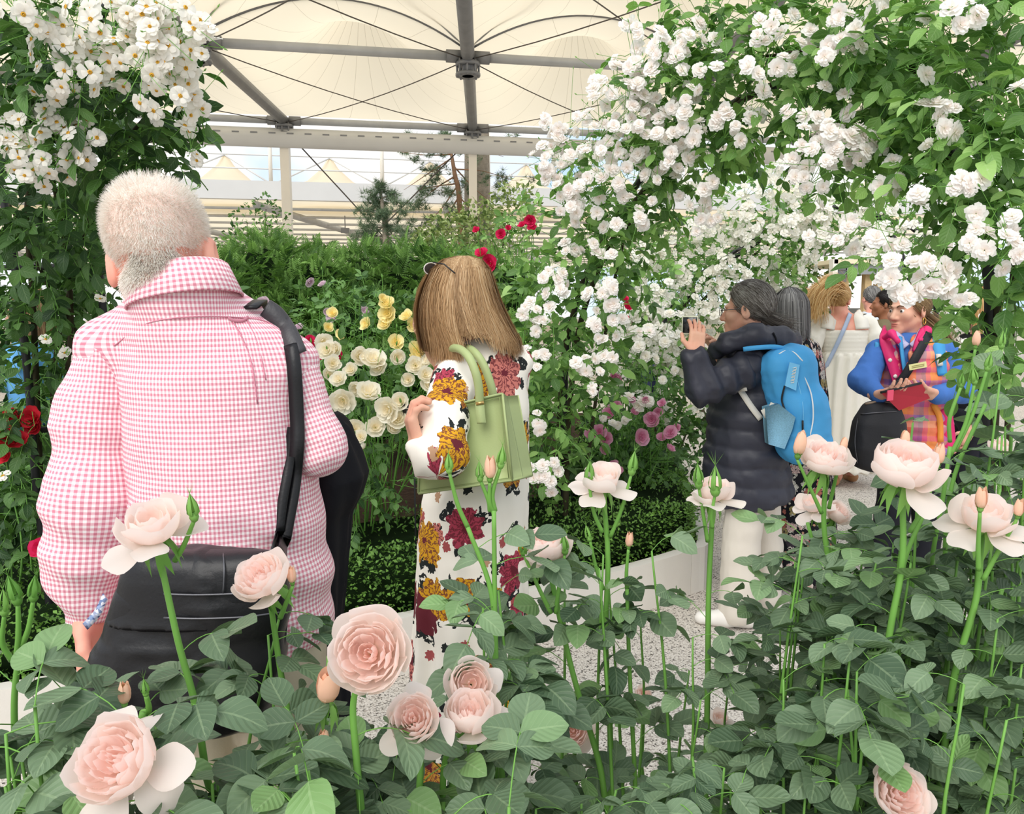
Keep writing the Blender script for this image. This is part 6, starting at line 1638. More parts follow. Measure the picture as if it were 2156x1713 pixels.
mk('hair', base_pts.reshape(-1,3), grid_faces(na, nv), M_HONEY, lady, col=np.stack([np.full(na*nv,.12), np.zeros(na*nv), np.zeros(na*nv)],1))
n = 8500; k = 8
a0 = rg.uniform(-.9, math.pi+.9, n); t = np.linspace(0,1,k)[None,:]
er = end_row(a0)+rg.normal(0,9,n)
st_ = 538+rg.uniform(0,1,n)**2*60
rows_ = st_[:,None]+(er-st_)[:,None]*t
wv = .05*np.sin(t*5+a0[:,None]*9)*t + rg.normal(0,.05,n)[:,None]*t
pth = hair_at(a0[:,None]+wv, rows_)
jit = rg.normal(0,.0035,(n,1,3))+rg.normal(0,.0012,(n,k,3)); pth = pth+jit*np.minimum(1,t*3)[...,None]
strands('hair', pth, .0011, M_HONEY, lady, np.clip(.5+.35*vnoise(np.stack([a0*7, a0*0, a0*0],1),1.0,2)+rg.normal(0,.18,n), 0, 1))
# sunglasses pushed up on her head
gl = empty('sunglasses', P(905,560,2.05), 'sunglasses pushed up on the head of the woman in the floral dress', 'sunglasses')
th = np.linspace(0, 6.283, 17)
rim = P(908,566,2.11)+np.stack([.018*np.cos(th), .012*np.cos(th), .016*np.sin(th)],1); mk('rim', *tube(rim, .0016, 6), plain('pale_rim', srgb(206,200,194), .3, .5, .03, 5), gl)
V = np.concatenate([[P(908,566,2.11)], rim[:-1]]); mk('lens', V, np.array([[0,1+i,1+(i+1)%16] for i in range(16)]), plain('dark_lens', srgb(38,36,38), .2, .6, .03, 5), gl)
mk('temple', *tube([P(912,552,2.06), P(935,556,2.04), P(958,575,2.02)], .0018, 6), M_IRON, gl)

# ------------------------------------------------------------------ sage green tote
M_SAGE = plain('sage_leather', srgb(166, 180, 124), .5, .35, .05, 5, .08, 220)
M_SAGE_D = plain('sage_stitch', srgb(130, 146, 92), .6, .2, .05, 20)
tote = empty('tote_bag', P(985,1036,1.99), 'sage green leather tote with two handles on the floral-dress woman\'s arm', 'handbag')
A_, B_, C_, D_ = P(886,868,1.95), P(1058,828,1.90), P(1078,1010,1.87), P(881,1038,1.90)       # front panel tl tr br bl
E_, F2_, G_, H_ = P(905,852,2.0), P(1090,832,1.985), P(1120,1000,1.985), P(900,1025,2.0)         # back panel
def panel(name, q, th_, par, sag=0.0, n=9):
    u, v = np.meshgrid(np.linspace(0,1,n), np.linspace(0,1,n), indexing='ij')
    Pn = (q[0]*((1-u)*(1-v))[...,None]+q[1]*(u*(1-v))[...,None]+q[2]*(u*v)[...,None]+q[3]*((1-u)*v)[...,None])
    nr = unit(np.cross(q[1]-q[0], q[3]-q[0])); Pn = Pn+nr*(sag*np.sin(np.pi*u)*np.sin(np.pi*v))[...,None]
    V = np.concatenate([Pn.reshape(-1,3), (Pn-nr*th_).reshape(-1,3)]); F0 = grid_faces(n,n); m = n*n
    bd = [i*n for i in range(n)]+[(n-1)*n+j for j in range(1,n)]+[i*n+n-1 for i in range(n-2,-1,-1)]+[j for j in range(n-2,0,-1)]
    Fs = np.array([[bd[i], bd[(i+1)%len(bd)], bd[(i+1)%len(bd)]+m, bd[i]+m] for i in range(len(bd))])
    return mk(name, V, np.concatenate([F0, F0[:, ::-1]+m, Fs]), M_SAGE, par)
panel('front_panel', (A_,B_,C_,D_), -.004, tote, .012); panel('back_panel', (E_,F2_,G_,H_), .004, tote, -.006)
mid = lambda a, b, f=.5: a+(b-a)*f
gt, gb2 = mid(B_,F2_)+[-.012,0,-.004], mid(C_,G_)+[-.002,0,.002]
panel('gusset', (B_,gt,gb2,C_), .003, tote, .0); panel('gusset', (gt,F2_,G_,gb2), .003, tote, .0); panel('gusset', (E_,A_,D_,H_), .003, tote, .01); panel('base', (D_,C_,G_,H_), .004, tote, 0)
for q in ((B_,C_), (C_,D_), (A_,B_), (F2_,G_), (C_,G_), (D_,A_)): mk('edge_piping', *tube([q[0]+[0,-.002,0], q[1]+[0,-.002,0]], .0032, 6), M_SAGE, tote)
ins = [mid(A_,C_,.035)+[0,-.006,0], mid(B_,D_,.035)+[0,-.006,0], mid(C_,A_,.035)+[0,-.006,0], mid(D_,B_,.035)+[0,-.006,0]]
for i in (0,1,2): mk('stitching', *tube([ins[i], ins[i+1]], .0009, 5), M_SAGE_D, tote)
for pts in ([(1010,852,1.895),(1008,815,1.89),(1000,780,1.89),(986,750,1.91),(966,734,1.97),(948,738,2.05),(938,775,2.1),(920,850,1.97)], [(1040,838,1.97),(1032,805,1.97),(1018,768,1.98),(1000,742,2.0),(982,733,2.06),(965,745,2.13),(940,800,2.15),(925,848,2.10)]):
    mk('handle', *tube(catmull([P(*q) for q in pts], 8), .0105, 12), M_SAGE, tote)
tb = [P(1010,850,1.888), P(1012,872,1.882), P(1014,892,1.880)]; mk('handle_tab', *ribbon(catmull(tb,4), [1,0,0], [.011]*9 , .006), M_SAGE, tote)
mk('handle_ring', *tube([P(1002,850,1.885), P(1019,847,1.885)], .0045, 8), plain('brass', srgb(190,160,100), .3, .5, .05, 9, metallic=.8), tote)
# ------------------------------------------------------------------ woman in the navy quilted coat taking a picture
def hair_flow(h, n, rg, mat, parent, gather_pt, k=7, width=.0011, hairline=default_hairline, tint=.5, lift=.006, tail=None, spread=.12, end_frac=1.0):
    """strands combed from the hairline over the skull to a gathering point (local coords), then an optional tail polyline"""
    p, nr = scalp_roots(h, n, rg, hairline); m = len(p)
    g = np.asarray(gather_pt, float); c = np.array([0,-.016,.035]); r = np.array([.076,.098,.09])+lift
    t = np.linspace(0, end_frac, k)[None,:,None]
    q = p[:,None,:]*(1-t)+g*t
    d = (q-c)/r; ln = np.linalg.norm(d, axis=-1, keepdims=True)
    q = c+d/np.maximum(ln,1e-6)*r*np.maximum(1.0, np.minimum(ln, 1.05)) + nr[:,None,:]*.001
    q = q+rg.normal(0,.0015,(m,1,3))+rg.normal(0,.0006,q.shape)
    w = h.w(q.reshape(-1,3)).reshape(q.shape)
    strands('hair', w, width, mat, parent, np.clip(tint+.3*vnoise(p*40,1.0,5)+rg.normal(0,.2,m), 0, 1))
def tail_hair(pts, n, rg, mat, parent, r0, r1, width=.0012, k=9, tint=.5, wild=.3):
    c = catmull(pts, 4); u = np.linspace(0,1,k); idx = u*(len(c)-1)
    cc = np.stack([np.interp(idx, np.arange(len(c)), c[:,j]) for j in range(3)], 1)
    o = rg.normal(0,.5,(n,1,3)); rr = (r0+(r1-r0)*u)[None,:,None]
    q = cc[None]+o*rr+rg.normal(0,wild,(n,1,3))*rr*(u**2)[None,:,None]
    strands('hair', q, width, mat, parent, np.clip(tint+rg.normal(0,.25,n),0,1))
def blob_mesh(name, fn, lo, hi, h, mat, parent, **kw):
    V, F = surfnet(fn, lo, hi, h); return mk(name, V, F, mat, parent, **kw)
M_NAVY = plain('navy_nylon', srgb(48, 49, 60), .5, .4, .12, 5, .15, 70)
M_CREAMT = plain('cream_trouser', srgb(216, 208, 196), .85, .1, .04, 6, .1, 200)
M_BLUEBP = plain('sky_blue_nylon', srgb(72, 158, 214), .6, .3, .06, 6, .1, 160)
M_BLUEBP_L = plain('light_blue_nylon', srgb(116, 188, 230), .6, .3, .05, 6)
M_MESHP = plain('mesh_pocket', srgb(132, 180, 206), .8, .1, .18, 240, .4, 420)
M_GHAIR = hairmat('grey_brown_hair', srgb(70, 62, 56), srgb(120, 112, 104), srgb(200, 195, 188))
nY = 3.6
nb_ = np.array([P(1580,900,nY)[0], nY, 0.0])
hn = Head(P(1575,652,3.6), 62, 2, 0, 1.0)
nneck = P(1590,715,3.62)
crows = [(712,1545,1630,3.62,.09),(745,1522,1655,3.62,.16),(800,1505,1660,3.62,.19),(880,1494,1652,3.62,.20),(960,1486,1654,3.62,.21),(1052,1480,1664,3.62,.22)]
coat_n = s_union([LO(crows, .03), C((1585,745,3.62),(1572,775,3.45),34,38)], .05)
coat_cut = s_cut(coat_n, (.20,0,-1), P(1570,1052,3.62)@unit([.20,0,-1]))
nsl = s_union([C((1576,775,3.46),(1478,815,3.36),38,34), C((1478,815,3.36),(1461,756,3.34),33,25)], .04)
nsr = s_union([C((1545,765,3.80),(1520,770,3.78),34,28), C((1520,770,3.78),(1506,742,3.70),24,18)], .04)
ncore = s_union([LO([(r[0], r[1]+12, r[2]-12, r[3], r[4]-.04) for r in crows], .03), C((1576,775,3.46),(1478,815,3.36),22,18), C((1478,815,3.36),(1463,748,3.34),17,14), C((1545,765,3.80),(1520,770,3.78),20,16), C((1520,770,3.78),(1507,735,3.68),14,12),
    C((1575,1040,3.55),(1563,1160,3.52),30,24), s_cone(P(1563,1160,3.52), [P(1572,900,3.5)[0],3.5,.06], .05, .035), C((1605,1040,3.7),(1612,1150,3.72),30,24), s_cone(P(1612,1150,3.72), [P(1625,900,3.72)[0],3.72,.06], .05, .035)], .04)
n1, nb1 = hand_fn(P(1464,742,3.34), P(1470,690,3.36)-P(1464,742,3.34), (-.2,1,0), 1, .35, .95, .1, P(1462,762,3.34), .5)
n2, nb2 = hand_fn(P(1507,733,3.66), P(1480,680,3.50)-P(1507,733,3.66), (-.6,-.5,0), -1, .3, .95, .12, P(1512,752,3.70), .5)
navy = build_person(nb_, 'grey-haired woman with glasses in a long navy quilted coat holding up a phone', M_SKIN,
    (ncore, *bounds([P(1430,700,3.2), P(1700,1060,3.95), nb_+[-.3,-.3,.02], nb_+[.3,.3,.1]], .03)), [(hn.fn(nneck, .05), *bounds([hn.c-.16, hn.c+.16, nneck], .02), .005), (n1, *nb1, .0045), (n2, *nb2, .0045)])
def quilt(z0, per, amp): return lambda V: amp*(np.abs(np.sin((V[:,2]-z0+.012*vnoise(V,9,3))*math.pi/per))**.6-.55)
ncoat = garment('coat', coat_cut, *px_bounds([(1440,690,3.3),(1700,1090,3.9)], .05), .010, M_NAVY, navy, wr=[(.007, 9, 9, 13, 2), (.003, 24, 24, 30, 3)], folds=quilt(.6, .085, .012))
garment('sleeve', nsl, *px_bounds([(1410,700,3.2),(1650,880,3.6)], .03), .009, M_NAVY, ncoat, wr=[(.006, 12, 12, 15, 4), (.003, 26, 26, 30, 5)], folds=lambda V: .008*np.sin(V[:,0]*70+V[:,2]*25))
garment('sleeve', nsr, *px_bounds([(1470,710,3.6),(1600,820,3.95)], .03), .010, M_NAVY, ncoat, wr=[(.006, 12, 12, 15, 4)])
hood = s_union([C((1508,738,3.50),(1530,722,3.45),13,17), C((1530,722,3.45),(1590,706,3.42),17,22), C((1590,706,3.42),(1645,716,3.48),22,24), C((1645,716,3.48),(1660,718,3.60),24,22), C((1660,718,3.60),(1600,700,3.78),20,16), C((1508,738,3.50),(1540,715,3.74),12,14)], .03)
garment('hood', hood, *px_bounds([(1480,670,3.35),(1700,770,3.85)], .04), .009, M_NAVY, ncoat, wr=[(.006, 14, 14, 20, 7), (.003, 30, 30, 36, 3)])
mk('hood_seam', *tube(hline(hood, [(1628,700),(1634,715),(1636,738)], 3.6, .006), .004, 6), M_BLACKC, ncoat)
ntr = s_union([C((1570,1030,3.56),(1560,1160,3.53),42,38), s_cone(P(1560,1160,3.53), [P(1568,900,3.52)[0],3.52,.075], .082, .088), C((1600,1030,3.70),(1612,1150,3.72),40,34), s_cone(P(1612,1150,3.72), [P(1622,900,3.72)[0],3.72,.075], .075, .08)], .025)
garment('trousers', ntr, *bounds([P(1500,1010,3.35), P(1680,1010,3.9), nb_+[-.25,-.25,.05], nb_+[.3,.3,.1]], .02), .010, M_CREAMT, navy, wr=[(.005, 10, 10, 5, 4), (.002, 28, 28, 12, 5)])
leg_shoe(1566, 3.50, 75, M_WSHOE, navy); leg_shoe(1622, 3.72, 60, M_WSHOE, navy)
rg = np.random.default_rng(5)
hair_cap(hn, M_GHAIR, navy, .007, -.055, 'hair', .25)
hair_flow(hn, 5000, rg, M_GHAIR, navy, [0,-.10,-.045], tint=.62, lift=.012)
tail_hair([P(1608,668,3.58), P(1622,676,3.56), P(1640,684,3.55), P(1655,688,3.55)], 900, rg, M_GHAIR, navy, .03, .045, tint=.38)
blob_mesh('hair_bun', s_union([s_ell(P(1612,672,3.57),[.04,.04,.035]), s_ell(P(1632,682,3.56),[.05,.045,.032])], .03), *px_bounds([(1580,640,3.45),(1670,710,3.68)], .02), .009, M_GHAIR, navy, col=None)
spec = empty('eyeglasses', hn.w([0,.11,0]), 'thin-rimmed glasses worn by the woman in the navy coat', 'glasses')
M_RIM = plain('glasses_rim', srgb(86, 84, 86), .3, .5, .05, 9, metallic=.4)
th = np.linspace(0, 6.283, 15)
for q in (-1, 1):
    mk('rim', *tube(hn.w(np.stack([q*.032+.024*np.cos(th), np.full(15,.118)-.10*np.abs(q*.032+.024*np.cos(th))**1.5, -.006+.019*np.sin(th)], 1)), .0016, 5), M_RIM, spec)
    mk('temple', *tube(hn.w([[q*.056,.110,0],[q*.074,.06,.004],[q*.081,.0,.006]]), .002, 5), M_RIM, spec)
phone = empty('phone', P(1449,683,3.37), 'dark phone in a pale case held up by the woman in the navy coat', 'phone')
pc, pR = P(1450,684,3.40), rot(-25)
V, F = rbox((-.030,-.006,-.040), (.040,.006,.040), .004); mk('case', pc+V@pR.T, F, plain('pale_case', srgb(222, 222, 196), .4, .4, .03, 9), phone)
V, F = rbox((-.024,-.009,-.034), (.037,-.0055,.034), .0015, 1); mk('screen', pc+V@pR.T, F, plain('dark_glass', srgb(28, 27, 30), .15, .6, .1, 6), phone)
# ---- her backpack
bpk = empty('backpack', P(1670,965,3.45), 'sky blue backpack with mesh pocket and hanging tag on the navy coat', 'backpack')
Rb = rot(18, 0, -16)
bc = P(1674,850,3.40)
bp_fn = s_union([s_box(bc, [.112,.085,.252], .07, Rb), s_box(bc+Rb@np.array([.0,-.05,-.09]), [.095,.07,.14], .06, Rb)], .05)
garment('pack_body', bp_fn, bc-[.25,.25,.33], bc+[.25,.25,.33], .010, M_BLUEBP, bpk, wr=[(.008, 9, 9, 9, 2), (.003, 26, 26, 26, 3)])
def onpack(name, pts, r, mat, off=.008): return mk(name, *tube(hline(bp_fn, pts, 3.3, off), r, 6), mat, bpk)
M_ZIPW = plain('white_zip', srgb(226, 228, 228), .5, .3, .03, 9)
onpack('zip', [(1692,790),(1708,830),(1712,880),(1702,930)], .003, M_ZIPW); onpack('zip', [(1640,745),(1655,738),(1672,742),(1690,760)], .003, M_ZIPW); onpack('zip', [(1652,812),(1646,840),(1652,862)], .004, M_IRON)
onpack('seam', [(1676,792),(1690,850),(1690,920)], .002, M_BLUEBP_L)
mk('zip_pull', *tube(hit(bp_fn, [(1690,885),(1690,905)], 3.3, .014), .004, 6), M_IRON, bpk)
q = hit(bp_fn, [(1612,858),(1640,850),(1675,878),(1668,905),(1652,945),(1618,935)], 3.3, .026)
ctr = q.mean(0)
V = np.concatenate([[ctr+[0,-.012,0]], q, q+[0,.05,0]]); F3 = np.array([[0,1+i,1+(i+1)%6] for i in range(6)]); F4 = np.array([[1+i,7+i,7+(i+1)%6,1+(i+1)%6] for i in range(6)])
mk('mesh_pocket', V, [F3[:, ::-1], F4], M_MESHP, bpk)
tg = hit(bp_fn, [(1663,762),(1684,768),(1676,822),(1653,812)], 3.3, .022)
o = mk('tag', np.concatenate([tg, tg+[0,.006,0]]), np.concatenate([[[0,1,2,3]], [[7,6,5,4]], [[i,(i+1)%4,4+(i+1)%4,4+i] for i in range(4)]]), M_BLUEBP_L, bpk, smooth=False)
for i in range(5):
    a = tg[0]*.45+tg[1]*.55+[0,-.003,0]; b = tg[3]*.45+tg[2]*.55+[0,-.003,0]; c0 = a+(b-a)*(.2+.13*i)
    mk('lettering', *tube([c0+[-.009,0,.002], c0+[.006,0,.006], c0+[.006,0,-.003], c0+[-.007,0,-.006]], .0016, 4), M_WHITE_POST, o)
mk('strap', *facing_ribbon(catmull([P(1660,735,3.38), P(1630,730,3.36), P(1590,732,3.36), P(1565,735,3.38)], 5), .010, .006), M_BLUEBP, bpk)
M_GSTR = plain('grey_strap', srgb(216, 212, 202), .7, .2, .05, 9)
p = hline(coat_n, [(1556,816),(1566,832),(1582,856),(1602,882)], 3.6, .02); mk('side_strap', *facing_ribbon(p, .013, .004), M_GSTR, bpk)
p = hline(coat_n, [(1556,818),(1572,816)], 3.6, .03, 3); mk('strap_end', *facing_ribbon(p, .014, .005), M_GSTR, bpk)
p = hit(bp_fn, [(1606,872),(1625,862),(1632,850)], 3.3, .01); mk('side_strap', *facing_ribbon(p, .02, .004), M_GSTR, bpk)

# ------------------------------------------------------------------ woman in the black floral dress behind her
M_BFLOR = floral('black_floral', srgb(28, 28, 34), [(0, srgb(226,196,188)), (.3, srgb(200,120,104)), (.5, srgb(230,226,214)), (.75, srgb(186,170,110)), (.97, srgb(60,52,60))], srgb(196, 192, 180), 17.0, .8)
dY = 4.15
db = np.array([P(1680,900,dY)[0], dY, 0.0])
hdk = Head(P(1657,662,dY), 30, 5, 0, .98)
drow = [(700,1650,1690,dY,.06),(725,1632,1716,dY,.11),(770,1625,1728,dY,.14),(850,1630,1738,dY,.15),(950,1620,1744,dY,.18),(1050,1604,1750,dY,.22),(1200,1596,1752,dY,.24)]
dk_fn = s_union([LO(drow, .02), C((1700,735,dY),(1722,840,dY-.05),22,18), C((1640,735,dY),(1625,830,dY-.05),22,18)], .04)
dk_core = s_union([LO([(r[0], r[1]+10, r[2]-10, r[3], r[4]-.03) for r in drow[:5]], .02), s_cone(P(1655,1000,dY), [P(1655,900,dY)[0], dY, .06], .07, .04), s_cone(P(1710,1000,dY), [P(1710,900,dY)[0], dY, .06], .07, .04)], .04)
dk = build_person(db, 'woman with shoulder-length grey hair in a long black floral dress behind the blue backpack', M_SKIN, (dk_core, *bounds([P(1600,690,dY-.3), P(1760,1010,dY+.3), db+[-.2,-.2,.02], db+[.2,.2,.1]], .02)), [(hdk.fn(P(1668,712,dY), .05), *bounds([hdk.c-.16, hdk.c+.16], .03), .007)])
garment('dress', dk_fn, *px_bounds([(1570,680,dY-.3),(1780,1215,dY+.3)], .03), .012, M_BFLOR, dk, wr=[(.006, 8, 8, 6, 2)], uvf=cyl_uv(P(1675,900,dY)[0], dY, .2), folds=lambda V: .014*np.sin(np.arctan2(V[:,0]-db[0], V[:,1]-dY)*11)*np.clip((.8-V[:,2])*1.5, 0, 1))
leg_shoe(1640, dY-.1, 30, M_IRON, dk); leg_shoe(1700, dY-.1, 10, M_IRON, dk)
M_GREYH = hairmat('grey_hair', srgb(78, 76, 76), srgb(134, 132, 130), srgb(204, 202, 198))
hair_cap(hdk, M_GREYH, dk, .012, -.09, 'hair', .3)
a0 = rg.uniform(0, 6.28, 2600); k = 8; t = np.linspace(0,1,k)[None,:]
ln = rg.uniform(.10,.20,2600)[:,None]
ph = np.clip(t*2.1, 0, 1)*1.45
rr = np.array([.088,.105]); q = np.stack([np.cos(a0)[:,None]*np.sin(ph)*.09, -.016+np.sin(a0)[:,None]*np.sin(ph)*.108, .035+np.cos(ph)*.105-np.clip(t-.48,0,1)*ln*1.9], -1)
ok = ~((q[:,-1,1] > .045))
q = (q+rg.normal(0,.003,(2600,1,3)))[ok]
strands('hair', hdk.w(q.reshape(-1,3)).reshape(q.shape), .0018, M_GREYH, dk, np.clip(rg.normal(.5,.28,len(q)),0,1))

# ------------------------------------------------------------------ woman in the white dress
M_WDRESS = plain('white_cotton', srgb(236, 231, 220), .85, .1, .03, 6, .12, 160)
wY = 6.4
wb = np.array([P(1785,900,wY)[0], wY, 0.0])
hwd = Head(P(1766,632,wY), -28, 8, 0, 1.02)
wcore_rows = [(672,1742,1808,wY,.07),(690,1722,1832,wY,.10),(720,1734,1822,wY,.11),(760,1740,1818,wY,.11),(850,1745,1822,wY,.13)]
wcore = s_union([LO(wcore_rows, .03), C((1772,665,wY),(1728,688,wY),14,13), C((1772,665,wY),(1826,688,wY),14,13), C((1728,690,wY),(1712,740,wY),12,10), C((1712,740,wY),(1735,770,wY+.2),10,8), C((1826,690,wY),(1838,740,wY),12,10), C((1838,740,wY),(1815,770,wY+.2),10,8), hwd.fn(P(1776,676,wY), .05, True),
    s_cone(P(1765,850,wY), P(1758,1000,wY), .085, .055), s_cone(P(1758,1000,wY), [P(1756,900,wY)[0], wY, .05], .05, .035), s_cone(P(1800,850,wY), P(1795,980,wY), .085, .055), s_cone(P(1795,980,wY), [P(1796,900,wY+.15)[0], wY+.15, .05], .05, .035)], .03)
wd = build_person(wb, 'woman with a blonde ponytail in a long white smocked dress, seen from behind', M_SKIN_R, (wcore, *bounds([P(1680,580,wY-.3), P(1870,1000,wY+.4), wb+[-.2,-.3,.02], wb+[.3,.3,.1]], .02)), [], hc=.011)
wrows = [(694,1722,1832,wY,.115),(715,1728,1828,wY,.125),(742,1734,1822,wY,.125),(748,1728,1828,wY,.14),(850,1728,1832,wY,.2),(940,1732,1836,wY,.24),(985,1728,1840,wY,.25)]
wdr = garment('dress', LO(wrows, .01), *px_bounds([(1700,680,wY-.35),(1860,995,wY+.35)], .03), .014, M_WDRESS, wd, folds=lambda V: np.where(V[:,2] > P(0,744,wY)[2], .004*np.sin(V[:,2]*190), .014*np.sin(np.arctan2(V[:,0]-wb[0], V[:,1]-wY)*16)))
for (a, b, c) in (((1730,680,wY),(1708,715,wY-.02),(1712,748,wY)), ((1826,680,wY),(1842,712,wY-.02),(1838,745,wY))):
    f = s_union([C(a, b, 17, 21), C(b, c, 21, 15)], .04); garment('sleeve', f, *px_bounds([(min(a[0],b[0],c[0])-25,655,wY-.15),(max(a[0],b[0],c[0])+25,775,wY+.15)], .03), .013, M_WDRESS, wdr, wr=[(.008, 14,14,14,3)])
    p = hline(wcore, [(a[0]+(12 if a[0] < 1780 else -10), 692), (a[0]+(16 if a[0] < 1780 else -14), 672), (a[0]+(18 if a[0]<1780 else -16), 664)], wY, .02); mk('shoulder_strap', *facing_ribbon(p, .055, .02), M_WDRESS, wdr)
mk('hem_frill', *tube([np.array([P(1784,950,wY)[0]+.222*math.cos(x), wY+.262*math.sin(x), P(1784,948,wY)[2]]) for x in np.linspace(0,6.283,33)], .006, 5), M_WDRESS, wdr)
xb = empty('crossbody_strap', P(1736,778,wY-.2), 'thin pale blue crossbody bag strap on the white dress', 'bag strap')
mk('strap', *facing_ribbon(hline(s_union([wcore, LO(wrows,.01)], .01), [(1790,660),(1778,690),(1762,725),(1736,778)], wY, .02), .016, .006), plain('pale_blue', srgb(172, 188, 214), .6, .3, .03, 8), xb)
M_BLONDE = hairmat('blonde_hair', srgb(184, 140, 88), srgb(226, 188, 128), srgb(246, 222, 172))
hair_cap(hwd, M_BLONDE, wd, .008, -.05, 'hair', .3, .011)
hair_flow(hwd, 2200, rg, M_BLONDE, wd, [-.02,-.10,.05], width=.002, tint=.5, lift=.013)
tail_hair([P(1768,606,wY-.1), P(1748,596,wY-.14), P(1728,610,wY-.14), P(1716,632,wY-.12), P(1712,650,wY-.1)], 1600, rg, M_BLONDE, wd, .05, .10, .0022, tint=.6, wild=.25)
leg_shoe(1757, wY, 0, plain('tan_sandal', srgb(176,130,90), .6, .3, .05, 9), wd); leg_shoe(1796, wY+.15, 0, bpy.data.materials['tan_sandal'], wd)
# ------------------------------------------------------------------ woman in the quilted waistcoat
def plaid():
    t = NT('plaid_quilt'); u = t.xyz(t.uv())
    def band(x, per, stops): return t.ramp(t.math('FRACT', t.math('DIVIDE', x, per)), stops, 'CONSTANT')
    a = band(u[0], .16, [(0, srgb(240,120,50)), (.22, srgb(236,80,60)), (.42, srgb(140,80,160)), (.6, srgb(60,70,150)), (.75, srgb(226,60,120)), (.92, srgb(244,140,50))])
    b = band(u[1], .17, [(0, srgb(238,120,92)), (.25, srgb(250,186,150)), (.45, srgb(170,120,176)), (.62, srgb(236,150,70)), (.85, srgb(222,84,130))])
    col = t.mix(.5, a, b)
    n = t.noise(t.obj(), 22, 3)
    return t.end(t.bsdf(t.mix(t.math('MULTIPLY', n, .08), col, srgb(250,236,230)), .5, .35, n, .3, .01))
M_PLAID = plaid()
M_MAG = plain('magenta_nylon', srgb(222, 44, 112), .5, .35, .08, 10, .2, 90)
M_BLUEW = plain('blue_wool', srgb(72, 116, 186), .85, .15, .08, 12, .25, 260)
M_LAV = plain('lavender_check', srgb(190, 186, 216), .8, .15, .12, 160)
M_BLACKT = plain('black_trouser', srgb(34, 35, 42), .8, .2, .1, 6, .1, 120)
M_BLACKB = plain('black_nylon', srgb(34, 34, 38), .6, .35, .15, 8, .2, 120)
vY = 4.0
vb = np.array([P(1920,900,vY)[0], vY, 0.0])
hv = Head(P(1913,652,vY), 116, 2, 0, 1.0)
vneck = P(1918,712,vY)
srows = [(700,1882,1952,vY,.07),(716,1862,1976,vY,.10),(745,1852,1988,vY,.125),(800,1852,1988,vY,.135),(880,1856,1990,vY,.14),(940,1860,1992,vY,.14)]
sw_fn = s_union([LO(srows, .02), C((1920,722,vY),(1858,735,vY),20,22), C((1920,722,vY),(1985,738,vY),20,24)], .04)
sl1 = s_union([C((1852,740,vY),(1818,800,3.90),26,26), C((1818,800,3.90),(1850,832,3.72),25,17)], .04)
sl2 = s_union([C((1988,744,vY),(2026,822,3.92),27,25), C((2026,822,3.92),(1968,832,3.70),24,18)], .04)
vcore = s_union([LO([(r[0], r[1]+9, r[2]-9, r[3], r[4]-.03) for r in srows], .02), C((1858,740,vY),(1820,800,3.90),15,14), C((1820,800,3.90),(1850,832,3.72),13,11), C((1985,744,vY),(2022,822,3.92),16,14), C((2022,822,3.92),(1968,832,3.70),13,11),
    C((1890,940,vY),(1878,1080,vY),28,22), s_cone(P(1878,1080,vY), [P(1870,900,vY)[0], vY, .06], .05, .035), C((1955,940,vY),(1955,1080,vY),28,22), s_cone(P(1955,1080,vY), [P(1958,900,vY)[0], vY, .06], .05, .035)], .03)
v1, vb1 = hand_fn(P(1852,832,3.71), P(1886,822,3.62)-P(1852,832,3.71), (.1,.6,1.0), -1, .4, .98, .1, P(1840,830,3.75), .7)
v2, vb2 = hand_fn(P(1962,831,3.69), P(1925,818,3.62)-P(1962,831,3.69), (-.1,.6,.9), 1, .4, .98, .1, P(1975,832,3.72), .7)
vest_p = build_person(vb, 'woman in a blue jumper and bright quilted plaid waistcoat holding a red folder', M_SKIN,
    (vcore, *bounds([P(1790,690,3.6), P(2060,1090,4.2), vb+[-.25,-.2,.02], vb+[.25,.2,.1]], .02)), [(hv.fn(vneck, .05), *bounds([hv.c-.16, hv.c+.16, vneck], .02), .005), (v1, *vb1, .0045), (v2, *vb2, .0045)])
face_parts(hv, vest_p)
jump = garment('jumper', sw_fn, *px_bounds([(1820,690,3.8),(2020,955,4.2)], .03), .011, M_BLUEW, vest_p, wr=[(.003, 14, 14, 14, 2)])
garment('sleeve', sl1, *px_bounds([(1780,700,3.6),(1890,870,4.12)], .02), .010, M_BLUEW, jump, wr=[(.005, 14, 14, 18, 3), (.002, 30,30,30,5)])
garment('sleeve', sl2, *px_bounds([(1940,700,3.6),(2060,870,4.12)], .02), .010, M_BLUEW, jump, wr=[(.005, 14, 14, 18, 4), (.002, 30,30,30,5)])
vrows = [(702,1874,1962,vY,.085),(718,1856,1978,vY,.12),(750,1846,1988,vY,.15),(800,1844,1990,vY,.165),(880,1850,1996,vY,.17),(948,1858,2004,vY,.175)]
vst0 = LO(vrows, .02)
# front opening: wedge between two planes seen from the front
wp = [P(1886,700,3.8), P(1932,700,3.8), P(1912,812,3.8)]
def wedge(p):
    x, z = p[:,0]*3.84/np.maximum(p[:,1], .1), p[:,2]
    t = np.clip((wp[0][2]-z)/(wp[0][2]-wp[2][2]), -.3, 1.0)
    l = wp[0][0]+(wp[2][0]-wp[0][0])*t; r = wp[1][0]+(wp[2][0]-wp[1][0])*t
    return np.maximum(np.maximum(np.maximum(l-x, x-r), p[:,1]-vY), wp[2][2]-z)
vst = lambda p: np.maximum(vst0(p), -wedge(p))
vest = garment('waistcoat', vst, *px_bounds([(1820,690,3.75),(2030,965,4.25)], .02), .010, M_PLAID, vest_p, uvf=cyl_uv(P(1920,900,vY)[0], vY, .2), folds=quilt(.62, .06, .011), wr=[(.003, 18, 18, 22, 3)])
